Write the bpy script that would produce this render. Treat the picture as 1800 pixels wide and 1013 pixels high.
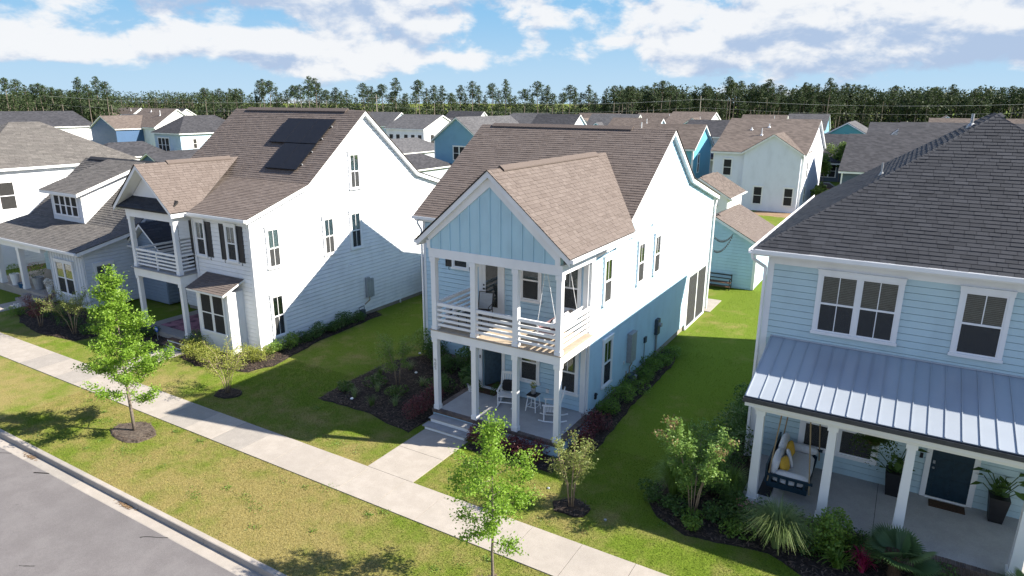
import bpy, math, random
import numpy as np
from mathutils import Vector, Matrix

# ------------------------------------------------------------------ scene, camera, sky, sun, exposure
for o in list(bpy.data.objects):
    bpy.data.objects.remove(o, do_unlink=True)
SC = bpy.context.scene
COL = SC.collection
RNG = random.Random(7)
NPR = np.random.default_rng(11)

YAW, PITCH, ROLL = math.radians(-30.775), math.radians(15.586), math.radians(0.270)
f_ = Vector((math.sin(YAW)*math.cos(PITCH), math.cos(YAW)*math.cos(PITCH), -math.sin(PITCH)))
r_ = Vector((math.cos(YAW), -math.sin(YAW), 0.0))
u_ = r_.cross(f_)
r2 = math.cos(ROLL)*r_ + math.sin(ROLL)*u_
u2 = -math.sin(ROLL)*r_ + math.cos(ROLL)*u_
cam_data = bpy.data.cameras.new('camera')
cam = bpy.data.objects.new('camera', cam_data)
COL.objects.link(cam)
M = Matrix(((r2.x, u2.x, -f_.x, 0.0), (r2.y, u2.y, -f_.y, 0.0), (r2.z, u2.z, -f_.z, 11.5), (0, 0, 0, 1)))
cam.matrix_world = M
cam_data.sensor_width = 36.0
cam_data.lens = 1170.0/1800.0*36.0
cam_data.clip_start = 0.1
cam_data.clip_end = 12000.0
SC.camera = cam

SUN_DIR = Vector((6.28, 2.54, 5.08)).normalized()      # towards the sun
SUN_EL = math.asin(SUN_DIR.z)
SUN_AZ = math.atan2(SUN_DIR.x, SUN_DIR.y)
sun_data = bpy.data.lights.new('sun', 'SUN')
sun_data.energy = 5.0
sun_data.angle = math.radians(0.53)
sun_data.color = (1.0, 0.92, 0.80)
sun = bpy.data.objects.new('sun', sun_data)
sun.location = (30, 10, 40)
sun.rotation_euler = SUN_DIR.to_track_quat('Z', 'Y').to_euler()
COL.objects.link(sun)

def nd(nt, typ, **kw):
    n = nt.nodes.new(typ)
    for k, v in kw.items():
        if k == 'inp':
            for a, b in v.items():
                n.inputs[a].default_value = b
        else:
            setattr(n, k, v)
    return n

def mathn(nt, op, a, b=None, clamp=False):
    n = nt.nodes.new('ShaderNodeMath'); n.operation = op; n.use_clamp = clamp
    for i, x in enumerate((a, b)):
        if x is None: continue
        if isinstance(x, (int, float)): n.inputs[i].default_value = x
        else: nt.links.new(x, n.inputs[i])
    return n.outputs[0]

def smooth(nt, x, a, b):
    n = nt.nodes.new('ShaderNodeMapRange'); n.interpolation_type = 'SMOOTHSTEP'
    n.inputs['From Min'].default_value = a; n.inputs['From Max'].default_value = b
    nt.links.new(x, n.inputs['Value'])
    return n.outputs[0]

SKY_S = 0.075
def mixc_w(nt, fac, a, b):
    n = nt.nodes.new('ShaderNodeMix'); n.data_type = 'RGBA'; nt.links.new(fac, n.inputs[0])
    for i, x in ((6, a), (7, b)):
        if isinstance(x, tuple): n.inputs[i].default_value = (x[0], x[1], x[2], 1)
        else: nt.links.new(x, n.inputs[i])
    return n.outputs[2]
def make_world():
    w = bpy.data.worlds.new('World'); SC.world = w; w.use_nodes = True
    nt = w.node_tree; nt.nodes.clear()
    out = nt.nodes.new('ShaderNodeOutputWorld')
    sky = nt.nodes.new('ShaderNodeTexSky'); sky.sky_type = 'NISHITA'; sky.sun_disc = False
    sky.sun_elevation = SUN_EL; sky.sun_rotation = SUN_AZ
    sky.air_density = 1.0; sky.dust_density = 0.0; sky.ozone_density = 2.5; sky.altitude = 10
    b1 = nt.nodes.new('ShaderNodeBackground'); b1.inputs[1].default_value = SKY_S
    tint = nt.nodes.new('ShaderNodeMix'); tint.data_type = 'RGBA'; tint.blend_type = 'MULTIPLY'; tint.inputs[0].default_value = 1.0
    nt.links.new(sky.outputs[0], tint.inputs[6]); tint.inputs[7].default_value = (0.72, 0.92, 1.2, 1)
    # cumulus banks: noise over direction, all round the horizon; tops bright, undersides grey blue
    tc = nt.nodes.new('ShaderNodeTexCoord')
    sep = nt.nodes.new('ShaderNodeSeparateXYZ'); nt.links.new(tc.outputs['Generated'], sep.inputs[0])
    az = mathn(nt, 'ARCTAN2', sep.outputs[0], sep.outputs[1]); el = mathn(nt, 'ARCSINE', sep.outputs[2])
    ca = mathn(nt, 'COSINE', az); sa = mathn(nt, 'SINE', az)
    # humid lower sky: pale at the horizon, bluer upwards, then the clear sky overhead (same all round)
    k = 1.0/SKY_S
    low = mixc_w(nt, smooth(nt, el, -0.02, 0.17), tuple(c*k for c in (0.215, 0.295, 0.365)), tuple(c*k for c in (0.098, 0.218, 0.345)))
    full = mixc_w(nt, smooth(nt, el, 0.14, 0.60), low, tint.outputs[2])
    nt.links.new(full, b1.inputs[0])
    def field(dz, scale, detail, rough, ez, dist=0.0):
        e = mathn(nt, 'MULTIPLY', mathn(nt, 'ADD', el, dz), ez)
        cb = nt.nodes.new('ShaderNodeCombineXYZ')
        nt.links.new(ca, cb.inputs[0]); nt.links.new(sa, cb.inputs[1]); nt.links.new(e, cb.inputs[2])
        mp = nt.nodes.new('ShaderNodeVectorMath'); mp.operation = 'ADD'
        nt.links.new(cb.outputs[0], mp.inputs[0]); mp.inputs[1].default_value = CLOUD_OFF
        n1 = nd(nt, 'ShaderNodeTexNoise', inp={'Scale': scale, 'Detail': detail, 'Roughness': rough, 'Distortion': dist})
        nt.links.new(mp.outputs[0], n1.inputs['Vector'])
        return n1.outputs[0]
    def dens(dz):
        big = field(dz, 2.6, 2.0, 0.5, 4.2); puff = field(dz, 12.0, 6.0, 0.58, 2.0, 0.2)
        return mathn(nt, 'ADD', mathn(nt, 'MULTIPLY', big, 0.58), mathn(nt, 'MULTIPLY', puff, 0.42))
    d0 = dens(0.0); d1 = dens(0.022)
    env = smooth(nt, el, 0.022, 0.066)
    cov = mathn(nt, 'SUBTRACT', d0, mathn(nt, 'MULTIPLY', mathn(nt, 'SUBTRACT', 1.0, env), 0.13))
    cov = mathn(nt, 'SUBTRACT', cov, mathn(nt, 'MULTIPLY', smooth(nt, el, 0.16, 0.55), 0.10))   # banks merge towards the horizon, gaps open overhead
    mask = smooth(nt, cov, CLOUD_T, CLOUD_T+0.075)
    under = smooth(nt, mathn(nt, 'ADD', d1, mathn(nt, 'MULTIPLY', mathn(nt, 'SUBTRACT', d1, d0), 1.6)), CLOUD_T+0.02, CLOUD_T+0.29)
    cr = nt.nodes.new('ShaderNodeMix'); cr.data_type = 'RGBA'
    nt.links.new(under, cr.inputs[0])
    cr.inputs[6].default_value = (0.98, 0.985, 1.0, 1); cr.inputs[7].default_value = (0.47, 0.59, 0.80, 1)
    b2 = nt.nodes.new('ShaderNodeBackground'); b2.inputs[1].default_value = 0.385
    nt.links.new(cr.outputs[2], b2.inputs[0])
    mx = nt.nodes.new('ShaderNodeMixShader')
    nt.links.new(mathn(nt, 'MULTIPLY', mask, 0.93), mx.inputs[0])
    nt.links.new(b1.outputs[0], mx.inputs[1]); nt.links.new(b2.outputs[0], mx.inputs[2])
    nt.links.new(mx.outputs[0], out.inputs[0])
CLOUD_T = 0.418
CLOUD_OFF = (2.6, 6.4, 3.7)
make_world()

SC.view_settings.view_transform = 'Standard'
SC.view_settings.look = 'None'
SC.view_settings.gamma = 1.0
SC.view_settings.exposure = 1.33
SC.view_settings.use_curve_mapping = False
SC.cycles.max_bounces = 6; SC.cycles.diffuse_bounces = 3; SC.cycles.glossy_bounces = 3; SC.cycles.transmission_bounces = 3
SC.cycles.transparent_max_bounces = 8; SC.cycles.caustics_reflective = False; SC.cycles.caustics_refractive = False

# ------------------------------------------------------------------ materials (procedural)
MATS = {}
def new_mat(name):
    m = bpy.data.materials.new(name); m.use_nodes = True
    nt = m.node_tree; nt.nodes.clear()
    out = nt.nodes.new('ShaderNodeOutputMaterial')
    MATS[name] = m
    return m, nt, out

def noise(nt, scale, detail=4, rough=0.55, coord='Object', dist=0.0, sc3=None):
    tc = nt.nodes.new('ShaderNodeTexCoord')
    if coord == 'World':
        g = nt.nodes.new('ShaderNodeNewGeometry'); src = g.outputs['Position']
    else:
        src = tc.outputs[coord]
    if sc3:
        mp = nt.nodes.new('ShaderNodeMapping'); mp.inputs['Scale'].default_value = sc3
        nt.links.new(src, mp.inputs['Vector']); src = mp.outputs[0]
    n = nd(nt, 'ShaderNodeTexNoise', inp={'Scale': scale, 'Detail': detail, 'Roughness': rough, 'Distortion': dist})
    nt.links.new(src, n.inputs['Vector'])
    return n.outputs[0]

def mixc(nt, fac, a, b):
    n = nt.nodes.new('ShaderNodeMix'); n.data_type = 'RGBA'
    if isinstance(fac, (int, float)): n.inputs[0].default_value = fac
    else: nt.links.new(fac, n.inputs[0])
    for i, x in ((6, a), (7, b)):
        if isinstance(x, tuple): n.inputs[i].default_value = (x[0], x[1], x[2], 1)
        else: nt.links.new(x, n.inputs[i])
    return n.outputs[2]

def bump(nt, h, strength=0.3, dist=0.02):
    b = nt.nodes.new('ShaderNodeBump'); b.inputs['Strength'].default_value = strength
    b.inputs['Distance'].default_value = dist
    nt.links.new(h, b.inputs['Height'])
    return b.outputs[0]

def principled(nt, out, col, rough=0.6, normal=None, metallic=0.0, spec=0.4):
    p = nt.nodes.new('ShaderNodeBsdfPrincipled')
    if isinstance(col, tuple): p.inputs['Base Color'].default_value = (col[0], col[1], col[2], 1)
    else: nt.links.new(col, p.inputs['Base Color'])
    if isinstance(rough, (int, float)): p.inputs['Roughness'].default_value = rough
    else: nt.links.new(rough, p.inputs['Roughness'])
    p.inputs['Metallic'].default_value = metallic
    p.inputs['Specular IOR Level'].default_value = spec
    if normal is not None: nt.links.new(normal, p.inputs['Normal'])
    nt.links.new(p.outputs[0], out.inputs[0])
    return p

def mat_paint(name, col, rough=0.55, var=0.06, coarse=1.2):
    m, nt, out = new_mat(name)
    n1 = noise(nt, coarse, 3, 0.6, 'World', sc3=(1, 1, 0.5))
    d = tuple(c*(1-var*2.2) for c in col)
    c = mixc(nt, smooth(nt, n1, 0.42, 0.75), col, d)
    principled(nt, out, c, rough)
    return m

def mat_lap(name, col, pitch=0.17, rough=0.55):
    """painted lap siding seen from afar: courses as fine relief"""
    m, nt, out = new_mat(name)
    g = nt.nodes.new('ShaderNodeNewGeometry')
    sp = nt.nodes.new('ShaderNodeSeparateXYZ'); nt.links.new(g.outputs['Position'], sp.inputs[0])
    fr = mathn(nt, 'FRACT', mathn(nt, 'DIVIDE', sp.outputs[2], pitch))
    n1 = noise(nt, 0.8, 4, 0.6, 'World')
    c = mixc(nt, smooth(nt, n1, 0.4, 0.8), col, tuple(x*0.9 for x in col))
    principled(nt, out, c, rough, bump(nt, mathn(nt, 'SUBTRACT', 1.0, fr), 0.6, 0.02))
    return m

def mat_shingle(name, a, b, c3, scale=1.0):
    m, nt, out = new_mat(name)
    at = nt.nodes.new('ShaderNodeAttribute'); at.attribute_name = 'tone'
    n1 = noise(nt, 0.35, 4, 0.6, 'World'); n2 = noise(nt, 160*scale, 2, 0.7, 'World'); n3 = noise(nt, 14*scale, 3, 0.6, 'World')
    base = mixc(nt, at.outputs['Fac'], a, b)
    base = mixc(nt, mathn(nt, 'MULTIPLY', smooth(nt, n1, 0.35, 0.8), 0.45), base, c3)
    gr = mixc(nt, smooth(nt, n2, 0.35, 0.7), (0.55, 0.55, 0.55), (1.25, 1.25, 1.25))
    mul = nt.nodes.new('ShaderNodeMix'); mul.data_type = 'RGBA'; mul.blend_type = 'MULTIPLY'; mul.inputs[0].default_value = 0.7
    nt.links.new(base, mul.inputs[6]); nt.links.new(gr, mul.inputs[7])
    principled(nt, out, mul.outputs[2], 0.92, bump(nt, n2, 0.35, 0.006), spec=0.2)
    return m

def mat_shingle_far(name, a, b):
    """asphalt shingles too far off to tell apart: courses and tabs as relief and tone"""
    m, nt, out = new_mat(name)
    g = nt.nodes.new('ShaderNodeNewGeometry')
    sp = nt.nodes.new('ShaderNodeSeparateXYZ'); nt.links.new(g.outputs['Position'], sp.inputs[0])
    row = mathn(nt, 'MULTIPLY', sp.outputs[2], 11.0)
    fl = mathn(nt, 'FLOOR', row); fr = mathn(nt, 'FRACT', row)
    cb = nt.nodes.new('ShaderNodeCombineXYZ')
    nt.links.new(mathn(nt, 'FLOOR', mathn(nt, 'ADD', mathn(nt, 'MULTIPLY', mathn(nt, 'ADD', sp.outputs[0], sp.outputs[1]), 2.6), mathn(nt, 'MULTIPLY', fl, 0.37))), cb.inputs[0])
    nt.links.new(fl, cb.inputs[1])
    wn = nt.nodes.new('ShaderNodeTexWhiteNoise'); wn.noise_dimensions = '2D'
    nt.links.new(cb.outputs[0], wn.inputs['Vector'])
    n1 = noise(nt, 0.3, 4, 0.6, 'World')
    c = mixc(nt, wn.outputs['Value'], a, b)
    c = mixc(nt, mathn(nt, 'MULTIPLY', smooth(nt, n1, 0.4, 0.8), 0.4), c, tuple(x*0.75 for x in a))
    principled(nt, out, c, 0.92, bump(nt, mathn(nt, 'SUBTRACT', 1.0, fr), 0.8, 0.03), spec=0.2)
    return m

def mat_leaf(name, a, b, trans=0.35, rough=0.5):
    m, nt, out = new_mat(name)
    at = nt.nodes.new('ShaderNodeAttribute'); at.attribute_name = 'tone'
    oi = nt.nodes.new('ShaderNodeObjectInfo')
    t = mathn(nt, 'ADD', mathn(nt, 'MULTIPLY', at.outputs['Fac'], 0.8), mathn(nt, 'MULTIPLY', oi.outputs['Random'], 0.2))
    c = mixc(nt, t, a, b)
    p = nt.nodes.new('ShaderNodeBsdfPrincipled'); nt.links.new(c, p.inputs['Base Color'])
    p.inputs['Roughness'].default_value = rough; p.inputs['Specular IOR Level'].default_value = 0.35
    tr = nt.nodes.new('ShaderNodeBsdfTranslucent')
    c2 = mixc(nt, 0.5, c, tuple(min(1, x*1.6) for x in b)); nt.links.new(c2, tr.inputs[0])
    mx = nt.nodes.new('ShaderNodeMixShader'); mx.inputs[0].default_value = trans
    nt.links.new(p.outputs[0], mx.inputs[1]); nt.links.new(tr.outputs[0], mx.inputs[2])
    nt.links.new(mx.outputs[0], out.inputs[0])
    return m

def mat_simple(name, col, rough=0.5, metallic=0.0, var=0.15, scale=8.0, bumps=0.1, spec=0.4):
    m, nt, out = new_mat(name)
    n1 = noise(nt, scale, 4, 0.6, 'World'); n2 = noise(nt, scale*8, 2, 0.6, 'World')
    c = mixc(nt, smooth(nt, n1, 0.35, 0.75), col, tuple(x*(1-var*2) for x in col))
    principled(nt, out, c, rough, bump(nt, n2, bumps, 0.005), metallic, spec)
    return m

def mat_glass(name, tint=(0.84, 0.90, 0.88), refl=0.025):
    m, nt, out = new_mat(name)
    tr = nt.nodes.new('ShaderNodeBsdfTransparent'); tr.inputs[0].default_value = (*tint, 1)
    gl = nt.nodes.new('ShaderNodeBsdfGlossy'); gl.inputs['Roughness'].default_value = 0.02
    gl.inputs[0].default_value = (0.95, 0.97, 1, 1)
    lw = nt.nodes.new('ShaderNodeFresnel'); lw.inputs[0].default_value = 1.5
    n2 = noise(nt, 1.3, 2, 0.5, 'World')
    nt.links.new(bump(nt, n2, 0.05, 0.05), gl.inputs['Normal'])
    mx = nt.nodes.new('ShaderNodeMixShader')
    nt.links.new(mathn(nt, 'ADD', mathn(nt, 'MULTIPLY', lw.outputs[0], 0.8), refl, True), mx.inputs[0])
    nt.links.new(tr.outputs[0], mx.inputs[1]); nt.links.new(gl.outputs[0], mx.inputs[2])
    nt.links.new(mx.outputs[0], out.inputs[0])
    return m

def mat_grass(name, blade=False):
    m, nt, out = new_mat(name)
    big = noise(nt, 0.16, 5, 0.62, 'World'); mid = noise(nt, 1.1, 5, 0.65, 'World'); fine = noise(nt, 22, 3, 0.7, 'World')
    green = mixc(nt, smooth(nt, fine, 0.3, 0.72), (0.082, 0.138, 0.011), (0.145, 0.195, 0.024))
    tan = mixc(nt, smooth(nt, fine, 0.3, 0.72), (0.185, 0.160, 0.052), (0.290, 0.240, 0.100))
    f1 = mathn(nt, 'ADD', mathn(nt, 'MULTIPLY', big, 0.55), mathn(nt, 'MULTIPLY', mid, 0.45))
    # thin dry turf along the street, thicker green further in the lots
    g = nt.nodes.new('ShaderNodeNewGeometry'); sp = nt.nodes.new('ShaderNodeSeparateXYZ'); nt.links.new(g.outputs['Position'], sp.inputs[0])
    dry = mathn(nt, 'ADD', mathn(nt, 'MULTIPLY', smooth(nt, sp.outputs[1], 19.0, 12.5), 0.085),
                mathn(nt, 'MULTIPLY', smooth(nt, sp.outputs[0], -6.5, -12.0), 0.06))
    t = smooth(nt, mathn(nt, 'ADD', f1, dry), 0.505, 0.73)
    c = mixc(nt, t, green, tan)
    if blade:
        at = nt.nodes.new('ShaderNodeAttribute'); at.attribute_name = 'tone'
        k = mixc(nt, at.outputs['Fac'], (0.75, 0.78, 0.7), (1.45, 1.4, 1.25))
        mu = nt.nodes.new('ShaderNodeMix'); mu.data_type = 'RGBA'; mu.blend_type = 'MULTIPLY'; mu.inputs[0].default_value = 1.0
        nt.links.new(c, mu.inputs[6]); nt.links.new(k, mu.inputs[7])
        principled(nt, out, mu.outputs[2], 0.7, None, spec=0.15)
    else:
        principled(nt, out, c, 0.95, bump(nt, fine, 0.6, 0.03), spec=0.1)
    return m

def mat_ground_noise(name, cols, scale, rough=0.9, bs=0.5, bd=0.02, fine=60):
    m, nt, out = new_mat(name)
    n1 = noise(nt, scale, 5, 0.65, 'World'); n2 = noise(nt, fine, 3, 0.7, 'World'); n0 = noise(nt, scale*0.12, 4, 0.6, 'World')
    c = mixc(nt, smooth(nt, n1, 0.35, 0.7), cols[0], cols[1])
    c = mixc(nt, mathn(nt, 'MULTIPLY', smooth(nt, n0, 0.45, 0.75), 0.5), c, cols[2])
    k = mixc(nt, smooth(nt, n2, 0.3, 0.7), (0.72, 0.72, 0.72), (1.2, 1.2, 1.2))
    mu = nt.nodes.new('ShaderNodeMix'); mu.data_type = 'RGBA'; mu.blend_type = 'MULTIPLY'; mu.inputs[0].default_value = 0.8
    nt.links.new(c, mu.inputs[6]); nt.links.new(k, mu.inputs[7])
    principled(nt, out, mu.outputs[2], rough, bump(nt, n2, bs, bd), spec=0.2)
    return m

WHITE = mat_paint('white_paint', (0.78, 0.79, 0.80), 0.5, 0.04)
WHITE_SIDE = mat_paint('white_siding', (0.76, 0.775, 0.79), 0.55, 0.05)
BLUE_SIDE = mat_paint('aqua_siding', (0.44, 0.62, 0.74), 0.55, 0.05)
BLUE_BB = mat_paint('aqua_board', (0.42, 0.62, 0.71), 0.55, 0.05)
STEEL_SIDE = mat_paint('dusty_blue_siding', (0.46, 0.61, 0.66), 0.55, 0.05)
COOL_WHITE = mat_paint('cool_white_siding', (0.70, 0.74, 0.83), 0.55, 0.04)
GREY_SIDE = mat_paint('pale_grey_siding', (0.62, 0.66, 0.70), 0.55, 0.05)
SLATE_SIDE = mat_paint('slate_blue_siding', (0.22, 0.28, 0.36), 0.55, 0.06)
BROWN_SH = mat_shingle('brown_shingle', (0.138, 0.113, 0.100), (0.185, 0.155, 0.139), (0.155, 0.128, 0.114))
DARK_SH = mat_shingle('charcoal_shingle', (0.037, 0.040, 0.047), (0.063, 0.067, 0.077), (0.046, 0.049, 0.056))
GREY_SH = mat_shingle('grey_shingle', (0.10, 0.095, 0.09), (0.17, 0.16, 0.15), (0.125, 0.115, 0.11))
BROWN_FAR = mat_shingle_far('brown_roof_far', (0.10, 0.082, 0.072), (0.16, 0.132, 0.115))
DARK_FAR = mat_shingle_far('charcoal_roof_far', (0.036, 0.037, 0.042), (0.065, 0.065, 0.072))
GREY_FAR = mat_shingle_far('grey_roof_far', (0.075, 0.075, 0.08), (0.12, 0.12, 0.125))
EDGE = mat_simple('roof_edge', (0.03, 0.028, 0.027), 0.8)
METAL = mat_simple('standing_seam_metal', (0.41, 0.46, 0.52), 0.36, 0.3, 0.05, 0.5, 0.0)
GUTTER_DARK = mat_simple('dark_gutter', (0.05, 0.055, 0.065), 0.4)
CONC = mat_ground_noise('concrete', ((0.34, 0.308, 0.27), (0.385, 0.35, 0.31), (0.29, 0.264, 0.235)), 2.2, 0.9, 0.25, 0.004, 120)
CONC2 = mat_ground_noise('concrete_aged', ((0.29, 0.268, 0.242), (0.33, 0.305, 0.275), (0.245, 0.228, 0.208)), 2.6, 0.9, 0.25, 0.004, 120)
PORCH = mat_ground_noise('porch_slab', ((0.36, 0.36, 0.36), (0.42, 0.42, 0.42), (0.31, 0.31, 0.315)), 1.8, 0.75, 0.1, 0.003, 90)
ASPH = mat_ground_noise('asphalt', ((0.150, 0.140, 0.140), (0.176, 0.166, 0.165), (0.128, 0.121, 0.121)), 1.4, 0.92, 0.6, 0.006, 75)
MULCH = mat_ground_noise('mulch', ((0.022, 0.018, 0.016), (0.060, 0.045, 0.036), (0.03, 0.025, 0.02)), 9, 0.95, 0.9, 0.03, 45)
MULCH_DRY = mat_ground_noise('mulch_dry', ((0.07, 0.056, 0.046), (0.16, 0.13, 0.105), (0.09, 0.07, 0.06)), 9, 0.95, 0.9, 0.03, 45)
DIRT = mat_ground_noise('bare_dirt', ((0.22, 0.15, 0.09), (0.30, 0.21, 0.13), (0.16, 0.15, 0.06)), 0.8, 0.95, 0.5, 0.02, 20)
BRICK = mat_simple('brown_brick', (0.15, 0.115, 0.10), 0.85, 0, 0.25, 5.0, 0.4)
MORTAR = mat_simple('mortar', (0.36, 0.34, 0.32), 0.9)
DECKWOOD = mat_simple('deck_boards', (0.42, 0.35, 0.27), 0.7, 0, 0.12, 3)
STEPGREY = mat_simple('step_tread', (0.33, 0.33, 0.33), 0.7, 0, 0.1, 3)
FENCE = mat_simple('weathered_fence', (0.10, 0.08, 0.065), 0.85, 0, 0.2, 3)
BLACK = mat_simple('black_paint', (0.016, 0.017, 0.02), 0.45)
BLACKFAB = mat_simple('black_fabric', (0.018, 0.018, 0.021), 0.9, 0, 0.1, 30, 0.3)
SHUTTER = mat_simple('shutter_black', (0.022, 0.024, 0.03), 0.5)
SHUTTER_G = mat_simple('shutter_dark_green', (0.02, 0.035, 0.032), 0.5)
GLASS = mat_glass('window_glass')
def mat_screen(name):
    m, nt, out = new_mat(name)
    d = nt.nodes.new('ShaderNodeBsdfDiffuse'); d.inputs[0].default_value = (0.075, 0.078, 0.08, 1)
    t = nt.nodes.new('ShaderNodeBsdfTransparent'); mx = nt.nodes.new('ShaderNodeMixShader'); mx.inputs[0].default_value = 0.38
    nt.links.new(d.outputs[0], mx.inputs[1]); nt.links.new(t.outputs[0], mx.inputs[2]); nt.links.new(mx.outputs[0], out.inputs[0]); return m
SCREEN = mat_screen('insect_screen')
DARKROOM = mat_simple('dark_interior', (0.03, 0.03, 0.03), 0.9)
BLIND = mat_simple('blind_slat', (0.15, 0.155, 0.15), 0.6)
CURTAIN = mat_simple('curtain', (0.62, 0.62, 0.58), 0.85)
GREYBOX = mat_simple('grey_metal_box', (0.36, 0.38, 0.40), 0.5, 0.3, 0.08)
DKGREY = mat_simple('dark_grey_metal', (0.07, 0.09, 0.11), 0.5, 0.2)
PVC = mat_simple('white_plastic', (0.75, 0.76, 0.77), 0.4)
SOLAR = mat_simple('solar_cell', (0.009, 0.009, 0.011), 0.45, 0.0, 0.2, 4, 0.02, 0.3)
NAVY = mat_simple('navy_door', (0.012, 0.035, 0.055), 0.4)
TEALDOOR = mat_simple('grey_door', (0.10, 0.15, 0.19), 0.45)
ROPE = mat_simple('rope', (0.36, 0.27, 0.16), 0.9, 0, 0.2, 60, 0.5)
CUSHION = mat_simple('cushion_pale', (0.60, 0.61, 0.63), 0.9, 0, 0.06, 20, 0.2)
YELLOW = mat_simple('yellow_pillow', (0.66, 0.40, 0.055), 0.9, 0, 0.08, 30, 0.2)
PINKISH = mat_simple('mauve_cushion', (0.28, 0.16, 0.17), 0.9, 0, 0.2, 20, 0.2)
WICKER = mat_simple('white_wicker', (0.66, 0.67, 0.68), 0.7, 0, 0.2, 90, 0.5)
MAT_BROWN = mat_simple('coir_mat', (0.085, 0.05, 0.028), 0.95, 0, 0.3, 40, 0.5)
RUGPINK = mat_simple('faded_rug', (0.36, 0.17, 0.21), 0.95, 0, 0.45, 2.2, 0.2)
WOODWARM = mat_simple('bench_wood', (0.16, 0.085, 0.05), 0.65, 0, 0.2, 4)
TERRA = mat_simple('terracotta', (0.26, 0.10, 0.06), 0.8)
BARK = mat_simple('bark_grey', (0.20, 0.165, 0.135), 0.9, 0, 0.25, 14, 0.7)
BARKPALE = mat_simple('crape_bark', (0.33, 0.25, 0.18), 0.8, 0, 0.25, 9, 0.3)
PINEBARK = mat_simple('pine_bark', (0.20, 0.165, 0.14), 0.9, 0, 0.3, 2, 0.4)
LEAF_OAK = mat_leaf('street_tree_leaf', (0.10, 0.21, 0.018), (0.26, 0.40, 0.05), 0.42)
LEAF_CRAPE = mat_leaf('crape_leaf', (0.10, 0.165, 0.035), (0.27, 0.29, 0.085), 0.35)
LEAF_CRAPE2 = mat_leaf('crape_leaf_tipped', (0.08, 0.18, 0.03), (0.20, 0.30, 0.07), 0.35)
LEAF_TIP = mat_leaf('crape_red_tip', (0.16, 0.12, 0.045), (0.25, 0.18, 0.08), 0.3)
LEAF_DARK = mat_leaf('shrub_leaf_dark', (0.03, 0.075, 0.016), (0.10, 0.175, 0.038), 0.2)
LEAF_MID = mat_leaf('shrub_leaf_mid', (0.07, 0.15, 0.02), (0.20, 0.30, 0.05), 0.3)
LEAF_YEL = mat_leaf('shrub_leaf_yellow', (0.15, 0.20, 0.03), (0.36, 0.37, 0.08), 0.35)
LEAF_RED = mat_leaf('loropetalum_leaf', (0.06, 0.018, 0.022), (0.18, 0.05, 0.055), 0.2)
LEAF_MAG = mat_leaf('cordyline_leaf', (0.20, 0.012, 0.05), (0.42, 0.035, 0.12), 0.3)
LEAF_FERN = mat_leaf('fern_leaf', (0.045, 0.10, 0.02), (0.12, 0.19, 0.04), 0.3)
LEAF_GRASS = mat_leaf('ornamental_grass', (0.10, 0.17, 0.04), (0.30, 0.37, 0.16), 0.3)
LEAF_PALM = mat_leaf('palm_leaf', (0.05, 0.11, 0.04), (0.14, 0.21, 0.09), 0.25)
PETAL = mat_leaf('white_petal', (0.7, 0.68, 0.6), (0.8, 0.78, 0.74), 0.3)
PETALPINK = mat_leaf('pink_petal', (0.5, 0.12, 0.18), (0.6, 0.3, 0.35), 0.3)
PINE = mat_leaf('pine_needles', (0.020, 0.044, 0.016), (0.062, 0.092, 0.034), 0.15, 0.7)
FOREST = mat_leaf('forest_foliage', (0.013, 0.028, 0.011), (0.048, 0.070, 0.024), 0.15, 0.7)
BROAD = mat_leaf('broadleaf_far', (0.06, 0.12, 0.02), (0.17, 0.24, 0.05), 0.3)
GRASS = mat_grass('lawn_turf')
BLADE = mat_grass('lawn_blades', True)

# ------------------------------------------------------------------ mesh helpers
OFF = {}                                   # thing -> world position of its base; parts are given in world coordinates
def root_off(o):
    while o is not None:
        if o.name in OFF: return OFF[o.name]
        o = o.parent
    return Vector((0, 0, 0))

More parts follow.
